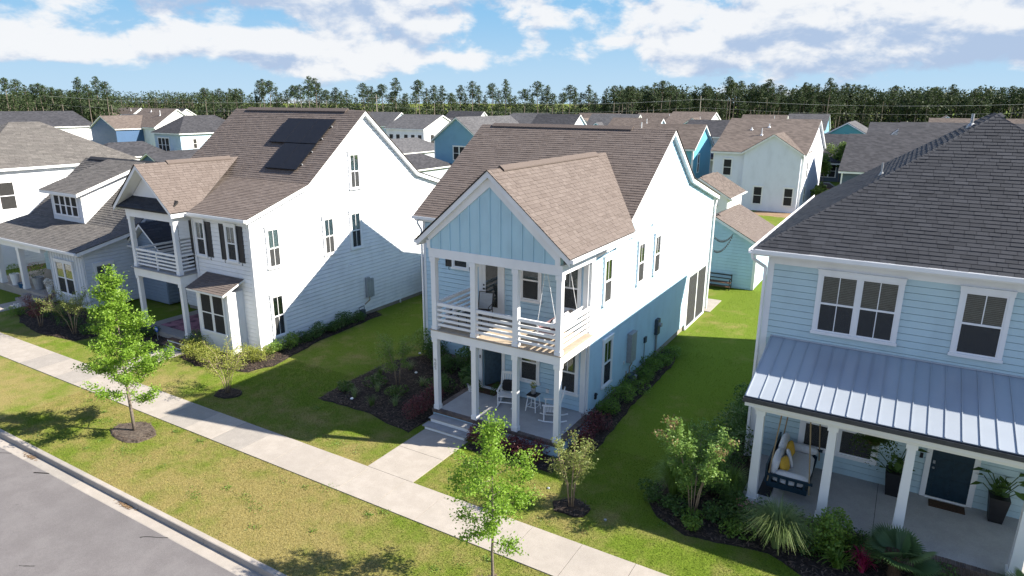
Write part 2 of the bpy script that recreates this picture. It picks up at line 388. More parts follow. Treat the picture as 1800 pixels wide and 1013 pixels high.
class MB:
    def __init__(s): s.v = []; s.f = []; s.t = []
    def add(s, vs, fs, tone=0.5):
        b = len(s.v); s.v += [tuple(p) for p in vs]; s.f += [tuple(b+i for i in q) for q in fs]; s.t += [tone]*len(vs)
        return s
    def hexa(s, p, tone=0.5):              # p: 4 bottom (ccw from outside-top), 4 top
        return s.add(p, [(3, 2, 1, 0), (4, 5, 6, 7), (0, 1, 5, 4), (1, 2, 6, 5), (2, 3, 7, 6), (3, 0, 4, 7)], tone)
    def box(s, x0, x1, y0, y1, z0, z1, tone=0.5):
        x0, x1 = min(x0, x1), max(x0, x1); y0, y1 = min(y0, y1), max(y0, y1); z0, z1 = min(z0, z1), max(z0, z1)
        return s.hexa([(x0, y0, z0), (x1, y0, z0), (x1, y1, z0), (x0, y1, z0), (x0, y0, z1), (x1, y0, z1), (x1, y1, z1), (x0, y1, z1)], tone)
    def cbox(s, cx, cy, cz, sx, sy, sz): return s.box(cx-sx/2, cx+sx/2, cy-sy/2, cy+sy/2, cz-sz/2, cz+sz/2)
    def poly(s, pts, tone=0.5): return s.add(pts, [tuple(range(len(pts)))], tone)
    def prism(s, pts, vec, tone=0.5):      # pts planar polygon, extruded by vec
        n = len(pts); vec = Vector(vec)
        a = [Vector(p) for p in pts]; b = [p+vec for p in a]
        nrm = Vector((0, 0, 0))
        for i in range(n): nrm += a[i].cross(a[(i+1) % n])
        flip = nrm.dot(vec) < 0
        fs = [tuple(range(n-1, -1, -1)), tuple(range(n, 2*n))]
        for i in range(n):
            j = (i+1) % n; fs.append((i, j, n+j, n+i))
        if flip: fs = [q[::-1] for q in fs]
        return s.add(a+b, fs, tone)
    def beam(s, p0, p1, w, h, up=(0, 0, 1), tone=0.5):   # rectangular bar along p0-p1
        p0 = Vector(p0); p1 = Vector(p1); d = (p1-p0).normalized(); up = Vector(up)
        sd = d.cross(up)
        if sd.length < 1e-4: sd = d.cross(Vector((0, 1, 0)))
        sd.normalize(); u = sd.cross(d).normalized()
        q = []
        for p in (p0, p1):
            q += [p-sd*w/2-u*h/2, p+sd*w/2-u*h/2, p+sd*w/2+u*h/2, p-sd*w/2+u*h/2]
        return s.add(q, [(0, 1, 2, 3)[::-1], (4, 5, 6, 7), (0, 1, 5, 4), (1, 2, 6, 5), (2, 3, 7, 6), (3, 0, 4, 7)], tone)
    def tube(s, pts, r, n=6, r1=None, tone=0.5):
        pts = [Vector(p) for p in pts]; m = len(pts); vs = []; fs = []
        for i, p in enumerate(pts):
            d = (pts[min(i+1, m-1)]-pts[max(i-1, 0)]).normalized()
            a = d.cross(Vector((0.13, 0.31, 0.94)));
            if a.length < 1e-3: a = d.cross(Vector((1, 0, 0)))
            a.normalize(); b = d.cross(a)
            rr = r if r1 is None else r+(r1-r)*i/(m-1)
            for k in range(n):
                t = 2*math.pi*k/n; vs.append(p+a*math.cos(t)*rr+b*math.sin(t)*rr)
        for i in range(m-1):
            for k in range(n):
                j = (k+1) % n; fs.append((i*n+k, i*n+j, (i+1)*n+j, (i+1)*n+k))
        fs.append(tuple(range(n-1, -1, -1))); fs.append(tuple((m-1)*n+k for k in range(n)))
        return s.add(vs, fs, tone)
    def lathe(s, c, prof, n=12, tone=0.5):  # prof: (r, z) bottom to top
        vs = []; fs = []
        for r, z in prof:
            for k in range(n):
                t = 2*math.pi*k/n; vs.append((c[0]+r*math.cos(t), c[1]+r*math.sin(t), c[2]+z))
        for i in range(len(prof)-1):
            for k in range(n):
                j = (k+1) % n; fs.append((i*n+k, i*n+j, (i+1)*n+j, (i+1)*n+k))
        fs.append(tuple(range(n-1, -1, -1))); fs.append(tuple((len(prof)-1)*n+k for k in range(n)))
        return s.add(vs, fs, tone)
    def pillow(s, c, ax, ay, az, sx, sy, sz, n=6):   # soft cushion: superellipsoid with axes ax, ay, az
        c = Vector(c); ax, ay, az = Vector(ax), Vector(ay), Vector(az); vs = []; fs = []
        sg = lambda x, e: math.copysign(abs(x)**e, x)
        for i in range(n+1):
            ph = -math.pi/2+math.pi*i/n
            for k in range(2*n):
                th = 2*math.pi*k/(2*n)
                vs.append(c+ax*(sx/2*sg(math.cos(ph), .5)*sg(math.cos(th), .45))+ay*(sy/2*sg(math.cos(ph), .5)*sg(math.sin(th), .45))+az*(sz/2*sg(math.sin(ph), .8)))
        for i in range(n):
            for k in range(2*n):
                j = (k+1) % (2*n); fs.append((i*2*n+k, i*2*n+j, (i+1)*2*n+j, (i+1)*2*n+k))
        return s.add(vs, fs)
    def build(s, name, mat, parent=None, kind=None, smooth=False, tone=False, label=None):
        off = root_off(parent)
        me = bpy.data.meshes.new(name)
        me.from_pydata([(p[0]-off.x, p[1]-off.y, p[2]-off.z) for p in s.v], [], s.f)
        me.materials.append(mat)
        if tone:
            a = me.attributes.new('tone', 'FLOAT', 'POINT'); a.data.foreach_set('value', s.t)
        if smooth: me.polygons.foreach_set('use_smooth', [True]*len(me.polygons))
        o = bpy.data.objects.new(name, me); COL.objects.link(o); o.parent = parent
        if kind: o['kind'] = kind
        if label: o['label'] = label
        return o

def np_mesh(name, V, Fq, tone, mat, parent=None, kind=None, off=None):
    """V (n,3) array, Fq (m,k) index array"""
    off = root_off(parent) if off is None else off
    me = bpy.data.meshes.new(name)
    V = np.asarray(V, dtype=np.float32)-np.array([off[0], off[1], off[2]], dtype=np.float32)
    Fq = np.asarray(Fq, dtype=np.int32); m, k = Fq.shape
    me.vertices.add(len(V)); me.vertices.foreach_set('co', V.ravel())
    me.loops.add(m*k); me.loops.foreach_set('vertex_index', Fq.ravel())
    me.polygons.add(m); me.polygons.foreach_set('loop_start', np.arange(0, m*k, k, dtype=np.int32))
    me.update(calc_edges=True)
    if tone is not None:
        a = me.attributes.new('tone', 'FLOAT', 'POINT'); a.data.foreach_set('value', np.asarray(tone, dtype=np.float32))
    me.materials.append(mat)
    o = bpy.data.objects.new(name, me); COL.objects.link(o); o.parent = parent
    if kind: o['kind'] = kind
    return o

def thing(name, label, cat, loc=(0, 0, 0), group=None, rz=0.0):
    o = bpy.data.objects.new(name, None); COL.objects.link(o)
    o.location = loc; o.rotation_euler = (0, 0, rz); o.empty_display_size = 0.3
    o['label'] = label; o['category'] = cat
    if group: o['group'] = group
    OFF[o.name] = Vector(loc)
    return o

def local_thing(name, label, cat, loc, rz=0.0, group=None):
    """a thing whose parts are modelled round its own origin"""
    o = thing(name, label, cat, loc, group, rz); OFF[o.name] = Vector((0, 0, 0)); return o

def tag(o, label, cat, group=None):
    o['label'] = label; o['category'] = cat
    if group: o['group'] = group
    return o

def struct(o): o['kind'] = 'structure'; return o

def copy_tree(o, parent=None):
    c = o.copy(); COL.objects.link(c); c.parent = parent
    for ch in list(o.children): copy_tree(ch, c)
    return c

# ------------------------------------------------------------------ walls, siding, windows
class Wall:
    """vertical wall plane; u runs along x (axis 'y') or along y (axis 'x'); d is distance outwards"""
    def __init__(s, axis, c, sgn): s.a = axis; s.c = c; s.s = sgn
    def p(s, u, d, z): return (u, s.c+s.s*d, z) if s.a == 'y' else (s.c+s.s*d, u, z)
    def box(s, mb, u0, u1, z0, z1, d0, d1):
        a = s.p(u0, d0, z0); b = s.p(u1, d1, z1)
        return mb.box(a[0], b[0], a[1], b[1], a[2], b[2])
    def bar(s, mb, u0, z0, u1, z1, w, d0, d1):   # sloping board in the wall plane
        L = math.hypot(u1-u0, z1-z0); nu, nz = -(z1-z0)/L*w/2, (u1-u0)/L*w/2
        pts = [s.p(u0+nu, d0, z0+nz), s.p(u0-nu, d0, z0-nz), s.p(u1-nu, d0, z1-nz), s.p(u1+nu, d0, z1+nz)]
        e = Vector(s.p(0, d1, 0))-Vector(s.p(0, d0, 0))
        return mb.prism(pts, e)

def siding(parent, w, z0, z1, rng, mat, pitch=0.2, holes=(), joined=False):
    """lap boards; rng(z) -> (u0, u1) the wall's extent at height z"""
    z = z0; J = MB()
    while z < z1-0.02:
        zt = min(z+pitch, z1)
        a0, a1 = rng(z+0.002); b0, b1 = rng(zt-0.002)
        segs = [(a0, a1, b0, b1)]
        for (h0, h1, hz0, hz1) in holes:
            if zt > hz0+0.03 and z < hz1-0.03:
                ns = []
                for (p0, p1, q0, q1) in segs:
                    if h0 > max(p0, q0): ns.append((p0, min(p1, h0), q0, min(q1, h0)))
                    if h1 < min(p1, q1): ns.append((max(p0, h1), p1, max(q0, h1), q1))
                segs = ns
        for (p0, p1, q0, q1) in segs:
            if p1-p0 < 0.03: continue
            q0, q1 = min(q0, p1), max(q1, p0)
            if q1-q0 < 0.02: q0 = q1 = (q0+q1)/2; q0 -= .01; q1 += .01
            mb = J if joined else MB()
            # thick butt below, thinner edge above; an open recessed joint is left between courses
            zj = zt-0.018; k = 0.91; q0, q1 = p0+(q0-p0)*k, p1+(q1-p1)*k
            pts = [w.p(p0, 0.001, z), w.p(p1, 0.001, z), w.p(p1, 0.046, z), w.p(p0, 0.046, z),
                   w.p(q0, 0.001, zj), w.p(q1, 0.001, zj), w.p(q1, 0.032, zj), w.p(q0, 0.032, zj)]
            mb.hexa(pts)
            if not joined: mb.build('siding_board', mat, parent)
        z += pitch
    if joined and J.v: J.build('siding_boards', mat, parent, kind='stuff')

def window(house, w, u0, u1, z0, z1, units=1, blind=0.0, grid=True, casing=0.10, head=0.14, blindmat=None, frame=None, base=0.062, detail=True, curtain=0.0, low_grid=False):
    """double-hung window, u0..u1 / z0..z1 is the opening; parts: window (casing) > sash, pane, blind"""
    frame = frame or WHITE
    d0 = base
    mb = MB()
    w.box(mb, u0-casing, u0, z0, z1, 0.0, d0+0.045); w.box(mb, u1, u1+casing, z0, z1, 0.0, d0+0.045)
    w.box(mb, u0-casing-0.015, u1+casing+0.015, z1, z1+head, 0.0, d0+0.052)
    w.box(mb, u0-casing-0.03, u1+casing+0.03, z1+head, z1+head+0.03, 0.0, d0+0.075)
    w.box(mb, u0-casing-0.03, u1+casing+0.03, z0-0.09, z0, 0.0, d0+0.07)
    uw = (u1-u0)/units; mull = 0.09 if units > 1 else 0.0
    for k in range(1, units): w.box(mb, u0+k*uw-mull/2, u0+k*uw+mull/2, z0, z1, 0.0, d0+0.04)
    win = mb.build('window', frame, house)
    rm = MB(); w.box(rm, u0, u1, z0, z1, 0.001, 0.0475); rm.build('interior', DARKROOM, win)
    zm = (z0+z1)/2
    for k in range(units):
        a = u0+k*uw+(mull/2 if k else 0); b = u0+(k+1)*uw-(mull/2 if k < units-1 else 0)
        s = MB(); f = 0.045
        w.box(s, a, a+f, z0, z1, d0-0.008, d0+0.028); w.box(s, b-f, b, z0, z1, d0-0.008, d0+0.028)
        w.box(s, a+f, b-f, z0, z0+f, d0-0.008, d0+0.024); w.box(s, a+f, b-f, z1-f, z1, d0-0.008, d0+0.026)
        w.box(s, a+f, b-f, zm-0.028, zm+0.028, d0-0.008, d0+0.030)
        if grid: w.box(s, (a+b)/2-0.012, (a+b)/2+0.012, zm+0.028, z1-f, d0-0.004, d0+0.016)
        if low_grid: w.box(s, (a+b)/2-0.012, (a+b)/2+0.012, z0+f, zm-0.028, d0-0.004, d0+0.016)
        s.build('sash', frame, win)
        for (q0, q1) in ((z0+f, zm-0.028), (zm+0.028, z1-f)):
            g = MB(); w.box(g, a+f, b-f, q0, q1, d0+0.004, d0+0.008); g.build('pane', GLASS, win)
        if detail:
            g = MB(); w.box(g, a+f, b-f, z0+f, zm-0.028, d0+0.011, d0+0.013); g.build('insect_screen', SCREEN, win)
        if detail and blind > 0:
            bl = MB(); n = int((z1-z0)*blind/0.05)
            for i in range(n):
                zz = z1-0.05-i*0.05; w.box(bl, a+f, b-f, zz-0.017, zz+0.015, d0-0.013, d0-0.008)
            if n: bl.build('blind', blindmat or BLIND, win)
        if curtain > 0:
            c = MB(); w.box(c, a+f, b-f, z1-f-(z1-z0)*curtain, z1-f, d0-0.0135, d0-0.0075); c.build('curtain', CURTAIN, win)
    return win

def shutters(house, w, u0, u1, z0, z1, mat, gap=0.11, sw=0.36):
    for a in ((u0-gap-sw, u0-gap), (u1+gap, u1+gap+sw)):
        mb = MB(); w.box(mb, a[0], a[1], z0-0.04, z1+0.06, 0.024, 0.05)
        for zz in (z0+0.02, (z0+z1)/2-0.05, z1-0.08): w.box(mb, a[0]+.04, a[1]-.04, zz, zz+0.10, 0.05, 0.062)
        w.box(mb, a[0], a[0]+.05, z0-.04, z1+.06, .05, .066); w.box(mb, a[1]-.05, a[1], z0-.04, z1+.06, .05, .066)
        s = mb.build('shutter', mat, house)
        h = MB(); um = (a[0]+a[1])/2
        h.tube([w.p(um, .03, z0-.05), w.p(um, .07, z0-.09), w.p(um, .06, z0-.15), w.p(um+.03, .06, z0-.17)], 0.012, 5)
        h.build('shutter_dog', BLACK, s)

# ------------------------------------------------------------------ roofs
def shingles(parent, O, U, V, vmax, rng, mat, exposure=0.15, wr=(0.18, 0.42), thick=0.016, own=0, own_from=0.0, seed=1, name='shingle'):
    """courses of tabs on a roof plane: O eave corner, U along the eave, V up the slope, rng(v) -> (u0, u1)"""
    O = Vector(O); U = Vector(U).normalized(); V = Vector(V).normalized(); N = U.cross(V).normalized()
    if N.z < 0: N = -N
    R = random.Random(seed); big = MB(); singles = []
    k = 0; v = 0.0
    while v < vmax-0.03:
        v1 = min(v+exposure*1.12, vmax)
        a0, a1 = rng(v); b0, b1 = rng(v1)
        u = min(a0, b0)-R.random()*0.3
        ue = max(a1, b1)
        while u < ue:
            wd = R.uniform(*wr); ub = u+wd-0.009
            p0, p1 = max(u, a0), min(ub, a1); q0, q1 = max(u, b0), min(ub, b1)
            if p1-p0 > 0.01 or q1-q0 > 0.01:
                if p1 < p0: p0 = p1 = min(max(u, a0), a1)
                if q1 < q0: q0 = q1 = min(max(u, b0), b1)
                t = thick*R.uniform(0.75, 1.35)
                tn = min(1, max(0, R.gauss(0.5, 0.22)))
                P = lambda uu, vv, h: O+U*uu+V*vv+N*h
                pts = [P(p0, v, 0.0), P(p1, v, 0.0), P(q1, v1, 0.0), P(q0, v1, 0.0), P(p0, v, t), P(p1, v, t), P(q1, v1, 0.002), P(q0, v1, 0.002)]
                if own and v >= own_from and len(singles) < own and p1-p0 > 0.12: singles.append((pts, tn))
                else: big.hexa(pts, tn)
            u += wd
        v += exposure; k += 1
    if big.v: big.build(name+'s', mat, parent, kind='stuff', tone=True)
    for pts, tn in singles:
        MB().hexa(pts, tn).build(name, mat, parent, tone=True)

def slab_profile(prof, th):
    """offset a roof profile [(s, z)...] vertically by th"""
    return [(s, z-th) for s, z in prof]

def roof_x(house, prof, x0, x1, shmat, trim=WHITE, th=0.2, deck=0.03):
    """gable roof, ridge along x: prof [(y, z)] from front eave over the ridge to the rear eave (top surface)"""
    mb = MB(); low = slab_profile(prof, deck)
    mb.prism([(x0, y, z) for y, z in prof]+[(x0, y, z) for y, z in reversed(low)], (x1-x0, 0, 0))
    r = mb.build('roof', EDGE, house)
    tr = MB(); ins = 0.02
    a = [(y, z) for y, z in low]; a[0] = (a[0][0]+ins, a[0][1]); a[-1] = (a[-1][0]-ins, a[-1][1])
    b = slab_profile(a, th)
    for i in range(len(a)-1):
        tr.prism([(x0+ins, a[i][0], a[i][1]), (x0+ins, a[i+1][0], a[i+1][1]), (x0+ins, b[i+1][0], b[i+1][1]), (x0+ins, b[i][0], b[i][1])], (x1-x0-2*ins, 0, 0))
    tr.build('rake_and_soffit', trim, r)
    return r

def roof_y(house, prof, y0, y1, trim=WHITE, th=0.2, deck=0.03):
    """gable roof, ridge along y: prof [(x, z)] from left eave over the ridge to the right eave"""
    mb = MB(); low = slab_profile(prof, deck)
    mb.prism([(x, y0, z) for x, z in prof]+[(x, y0, z) for x, z in reversed(low)], (0, y1-y0, 0))
    r = mb.build('roof', EDGE, house)
    tr = MB(); ins = 0.02
    a = list(low); a[0] = (a[0][0]+ins, a[0][1]); a[-1] = (a[-1][0]-ins, a[-1][1]); b = slab_profile(a, th)
    for i in range(len(a)-1):
        tr.prism([(a[i][0], y0+ins, a[i][1]), (a[i+1][0], y0+ins, a[i+1][1]), (b[i+1][0], y0+ins, b[i+1][1]), (b[i][0], y0+ins, b[i][1])], (0, y1-y0-2*ins, 0))
    tr.build('rake_and_soffit', trim, r)
    return r

def plane_sh(parent, p_eave0, p_eave1, p_top0, p_top1, mat, **kw):
    """shingle a quad roof plane given its eave corners and top corners (any trapezoid); lifts it 4 mm"""
    a, b, c, d = Vector(p_eave0), Vector(p_eave1), Vector(p_top0), Vector(p_top1)
    U = (b-a).normalized(); t = c-a; V = (t-U*t.dot(U)); vmax = V.length; V.normalize()
    N = U.cross(V);
    if N.z < 0: N = -N
    L = (b-a).length; c0 = (c-a).dot(U); d0 = (d-a).dot(U)
    rng = lambda v: (c0*v/vmax, L+(d0-L)*v/vmax)
    shingles(parent, a+N*0.004, U, V, vmax, rng, mat, **kw)

def gutter_x(house, x0, x1, y, z, mat=WHITE, w=0.12, h=0.12, name='gutter'):
    mb = MB(); mb.box(x0, x1, y-w, y, z-h, z-h+0.015); mb.box(x0, x1, y-w, y-w+0.012, z-h+.015, z); mb.box(x0, x1, y-.012, y, z-h+.015, z)
    mb.box(x0, x0+.012, y-w+.012, y-.012, z-h+.015, z); mb.box(x1-.012, x1, y-w+.012, y-.012, z-h+.015, z)
    return mb.build(name, mat, house)

def gutter_y(house, y0, y1, x, z, mat=WHITE, w=0.12, h=0.12, name='gutter'):
    mb = MB(); mb.box(x, x+w, y0, y1, z-h, z-h+.015); mb.box(x+w-.012, x+w, y0, y1, z-h+.015, z); mb.box(x, x+.012, y0, y1, z-h+.015, z)
    mb.box(x+.012, x+w-.012, y0, y0+.012, z-h+.015, z); mb.box(x+.012, x+w-.012, y1-.012, y1, z-h+.015, z)
    return mb.build(name, mat, house)

def downspout(house, pts, mat=WHITE, w=0.08):
    mb = MB()
    for i in range(len(pts)-1): mb.beam(pts[i], pts[i+1], w, w*0.75, up=(0.3, 1, 0.1))
    return mb.build('downspout', mat, house)

def post(house, x, y, z0, z1, w=0.2, cap=True, mat=WHITE, name='porch_post'):
    mb = MB(); mb.box(x-w/2, x+w/2, y-w/2, y+w/2, z0, z1)
    if cap:
        mb.box(x-w/2-.025, x+w/2+.025, y-w/2-.025, y+w/2+.025, z1-.16, z1-.003)
        mb.box(x-w/2-.02, x+w/2+.02, y-w/2-.02, y+w/2+.02, z0+.002, z0+.16)
    return mb.build(name, mat, house)

# ------------------------------------------------------------------ ground, road, pavement
g = MB(); g.poly([(-3000, 9.3, 0), (3000, 9.3, 0), (3000, 6000, 0), (-3000, 6000, 0)])
struct(g.build('ground', GRASS))
g = MB(); g.poly([(-3000, -400, -0.155), (3000, -400, -0.155), (3000, 8.79, -0.155), (-3000, 8.79, -0.155)])
struct(g.build('road', ASPH))
# kerb and gutter in cast lengths
kerb = MB(); kerb.box(-3000, -64, 8.76, 9.3, -0.35, -0.002)
kerb.build('kerb', CONC); struct(bpy.data.objects['kerb'])
kb = bpy.data.objects['kerb']
x = -64.0
while x < 8:
    L = 3.05; s = MB()
    prof = [(8.76, -0.3), (9.3, -0.3), (9.3, 0.012), (9.165, 0.012), (9.145, -0.004), (9.13, -0.158), (8.80, -0.148), (8.76, -0.16)]
    s.prism([(x+0.006, y, z) for y, z in prof], (L-0.012, 0, 0)); s.build('kerb_stone', CONC if RNG.random() < .7 else CONC2, kb); x += L
bed = MB(); bed.box(-64, 8, 8.78, 9.29, -0.4, -0.17); bed.build('kerb_bed', EDGE, kb)
# road stains: flat oil spots and tar
for (cx, cy, rx, ry) in ((-18.3, 6.2, .22, .05), (-17.0, 6.35, .1, .03), (-21.3, 4.9, .05, .03), (-17.6, 4.2, .06, .03), (-16.6, 8.62, .5, .04), (-24.6, 6.8, .05, .03), (-20.0, 5.6, .04, .03), (-14.2, 5.3, .06, .04), (-15.8, 7.2, .04, .02), (-18.9, 3.4, .1, .04), (-13.2, 8.66, .35, .03), (-22.9, 8.68, .3, .03), (-25.4, 8.66, .4, .03), (-21.6, 7.4, .03, .03)):
    s = MB(); s.poly([(cx+rx*math.cos(t)*RNG.uniform(.7, 1.1)+ry*math.sin(t), cy+(rx*.5*math.cos(t)+ry*math.sin(t))*RNG.uniform(.7, 1.1), -0.1515) for t in [2*math.pi*k/12 for k in range(12)]])
    struct(s.build('road_stain', EDGE))
def litter(cx, cy, z, rx, ry, n, seed, label):
    R = np.random.default_rng(seed); X = cx+R.normal(size=n)*rx; Y = cy+R.normal(size=n)*ry; a = R.uniform(0, 6.283, n); L = R.uniform(.02, .06, n); w = R.uniform(.005, .015, n); Z = z+R.uniform(.002, .015, n); ca, sa = np.cos(a), np.sin(a)
    V = np.stack([np.stack([X-ca*L-sa*w, Y-sa*L+ca*w, Z], 1), np.stack([X-ca*L+sa*w, Y-sa*L-ca*w, Z], 1), np.stack([X+ca*L+sa*w, Y+sa*L-ca*w, Z+.006], 1), np.stack([X+ca*L-sa*w, Y+sa*L+ca*w, Z+.006], 1)], 1).reshape(-1, 3)
    o = np_mesh('leaf_litter', V, np.arange(4*n).reshape(n, 4), np.repeat(R.uniform(0, 1, n), 4), LITTER, None, 'stuff'); o['label'] = label; o['category'] = 'litter'
LITTER = mat_leaf('dry_litter', (0.10, 0.06, 0.03), (0.30, 0.20, 0.11), 0.0, .9)
litter(-18.75, 9.05, -.15, .22, .035, 90, 1, 'dry leaf litter caught in the gutter under the kerb')
litter(-24.3, 9.0, -.15, .2, .05, 70, 2, 'dry litter in the gutter at the left edge')
# sidewalk: slabs of concrete with open joints
sw = MB(); sw.box(-64, 8, 12.76, 14.23, -0.06, 0.006); sw = sw.build('sidewalk', EDGE); struct(sw)
x = -64.0; i = 0
while x < 8:
    s = MB(); s.box(x+0.007, x+1.52-0.007, 12.74, 14.25, -0.05, 0.03+RNG.uniform(-.003, .003)); s.build('paving_slab', CONC if RNG.random() < .72 else CONC2, sw); x += 1.52
def walk(name, quads):
    w0 = MB(); xs = [p[0] for q in quads for p in q]; ys = [p[1] for q in quads for p in q]
    w0.box(min(xs)+.03, max(xs)-.03, min(ys)+.03, max(ys)-.03, -0.06, 0.004); w_ = w0.build(name, EDGE); struct(w_)
    for q in quads:
        s = MB(); s.prism([(p[0], p[1], -0.05) for p in q], (0, 0, 0.078)); s.build('paving_slab', CONC2 if RNG.random() < .5 else CONC, w_)
walk('front_walk', [[(-13.95, 14.265), (-12.08, 14.265), (-12.08, 15.82), (-13.95, 15.82)], [(-13.95, 15.835), (-12.08, 15.835), (-12.08, 17.32), (-13.95, 17.32)]])
walk('front_walk', [[(-29.75, 14.265), (-28.35, 14.265), (-28.35, 15.7), (-29.75, 15.7)], [(-29.75, 15.715), (-28.35, 15.715), (-28.35, 17.4), (-29.75, 17.4)]])
walk('front_walk', [[(-44.6, 14.265), (-43.0, 14.265), (-43.0, 15.8), (-44.6, 15.8)], [(-44.6, 15.815), (-43.0, 15.815), (-43.0, 17.6), (-44.6, 17.6)]])
g = MB(); g.box(-9.9, -8.85, 36.95, 39.6, -.05, .03); struct(g.build('patio_slab', CONC))
g = MB(); g.poly([(-60, 51.5, .004), (40, 51.5, .004), (40, 58.5, .004), (-60, 58.5, .004)]); struct(g.build('back_alley', CONC2))
g = MB(); g.poly([(-150, 98, .004), (60, 98, .004), (60, 105, .004), (-150, 105, .004)]); struct(g.build('back_street', CONC2))
g = MB(); g.poly([(-14.5, 74.5, .004), (-10.2, 73.8, .004), (-7.9, 75.5, .004), (-8.1, 77.6, .004), (-14.3, 77.9, .004)]); struct(g.build('bare_soil', DIRT))

# mulch beds: uneven raised sheets
BEDS = []
def mulch(pts, mat=MULCH, h=0.05, name='mulch_bed', seed=1):
    R = random.Random(seed); n = len(pts); cx = sum(p[0] for p in pts)/n; cy = sum(p[1] for p in pts)/n
    ring = []
    for i in range(n):
        a, b = pts[i], pts[(i+1) % n]; L = math.hypot(b[0]-a[0], b[1]-a[1]); m = max(1, int(L/0.35))
        for k in range(m):
            t = k/m; ring.append((a[0]+(b[0]-a[0])*t+R.uniform(-.05, .05), a[1]+(b[1]-a[1])*t+R.uniform(-.05, .05)))
    BEDS.append(ring)
    mb = MB(); m = len(ring); lv = [(1.0, 0.006), (0.93, h*.8), (0.7, h), (0.4, h*1.2)]
    vs = []; fs = []
    for s, z in lv:
        for (px, py) in ring: vs.append((cx+(px-cx)*s, cy+(py-cy)*s, z+R.uniform(-.012, .012) if s < 1 else z))
    vs.append((cx, cy, h*1.2)); c = len(vs)-1
    for l in range(len(lv)-1):
        for k in range(m): j = (k+1) % m; fs.append((l*m+k, l*m+j, (l+1)*m+j, (l+1)*m+k))
    for k in range(m): fs.append(((len(lv)-1)*m+k, (len(lv)-1)*m+(k+1) % m, c))
    mb.add(vs, fs); o = mb.build(name, mat, None); struct(o); return o
mulch([(-19.3, 17.1), (-16.9, 17.2), (-14.3, 16.75), (-14.2, 20.5), (-14.2, 23.25), (-18.6, 23.25), (-19.4, 21.6)], seed=2)
mulch([(-9.15, 20.7), (-9.15, 30.0), (-8.5, 29.8), (-8.15, 28), (-8.2, 23), (-8.0, 19.0), (-8.3, 17.2), (-8.8, 17.3), (-8.8, 20.6)], seed=3)
mulch([(-11.95, 17.9), (-8.8, 17.9), (-8.6, 17.0), (-12.0, 16.85)], seed=4)
mulch([(-7.27+0.55*math.cos(k*.524)*(1+.08*math.sin(k*2.3)), 15.65+0.45*math.sin(k*.524)*(1+.08*math.cos(k*1.7))) for k in range(12)], MULCH, .06, seed=5)
mulch([(-5.5, 17.2), (-4.9, 16.5), (-4.0, 16.05), (-2.8, 16.3), (-1.9, 16.5), (-0.8, 15.9), (1.0, 15.6), (3.2, 15.4), (3.2, 18.0), (-2.9, 18.0), (-3.5, 21), (-3.5, 26), (-4.3, 26), (-4.6, 20), (-5.6, 18.3)], seed=6)
mulch([(-22.75+0.98*math.cos(k*.524)*(1+.08*math.sin(k*2.3)), 11.66+0.66*math.sin(k*.524)*(1+.08*math.cos(k*1.7))) for k in range(12)], MULCH_DRY, .07, seed=7)
mulch([(-7.3+0.75*math.cos(k*.524)*(1+.08*math.sin(k*2.3)), 11.45+0.6*math.sin(k*.524)*(1+.08*math.cos(k*1.7))) for k in range(12)], MULCH_DRY, .07, seed=8)
mulch([(-29.2, 19.1), (-25.3, 19.1), (-25.05, 19.3), (-25.05, 27), (-24.4, 26.8), (-24.2, 22), (-23.5, 18.5), (-23.9, 17.4), (-26.5, 16.7), (-28.2, 17.0), (-28.3, 18.3)], seed=9)
mulch([(-22.7+0.6*math.cos(k*.524)*(1+.08*math.sin(k*2.3)), 15.55+0.5*math.sin(k*.524)*(1+.08*math.cos(k*1.7))) for k in range(12)], seed=10)
mulch([(-38.9, 18.5), (-42.4, 18.5), (-42.5, 16.6), (-40, 15.6), (-37.2, 15.2), (-34.4, 15.6), (-34.2, 16.8), (-37, 17.4)], seed=12)
mulch([(-33.6, 18.3), (-29.9, 18.3), (-29.9, 17.4), (-33.4, 17.2)], seed=13)

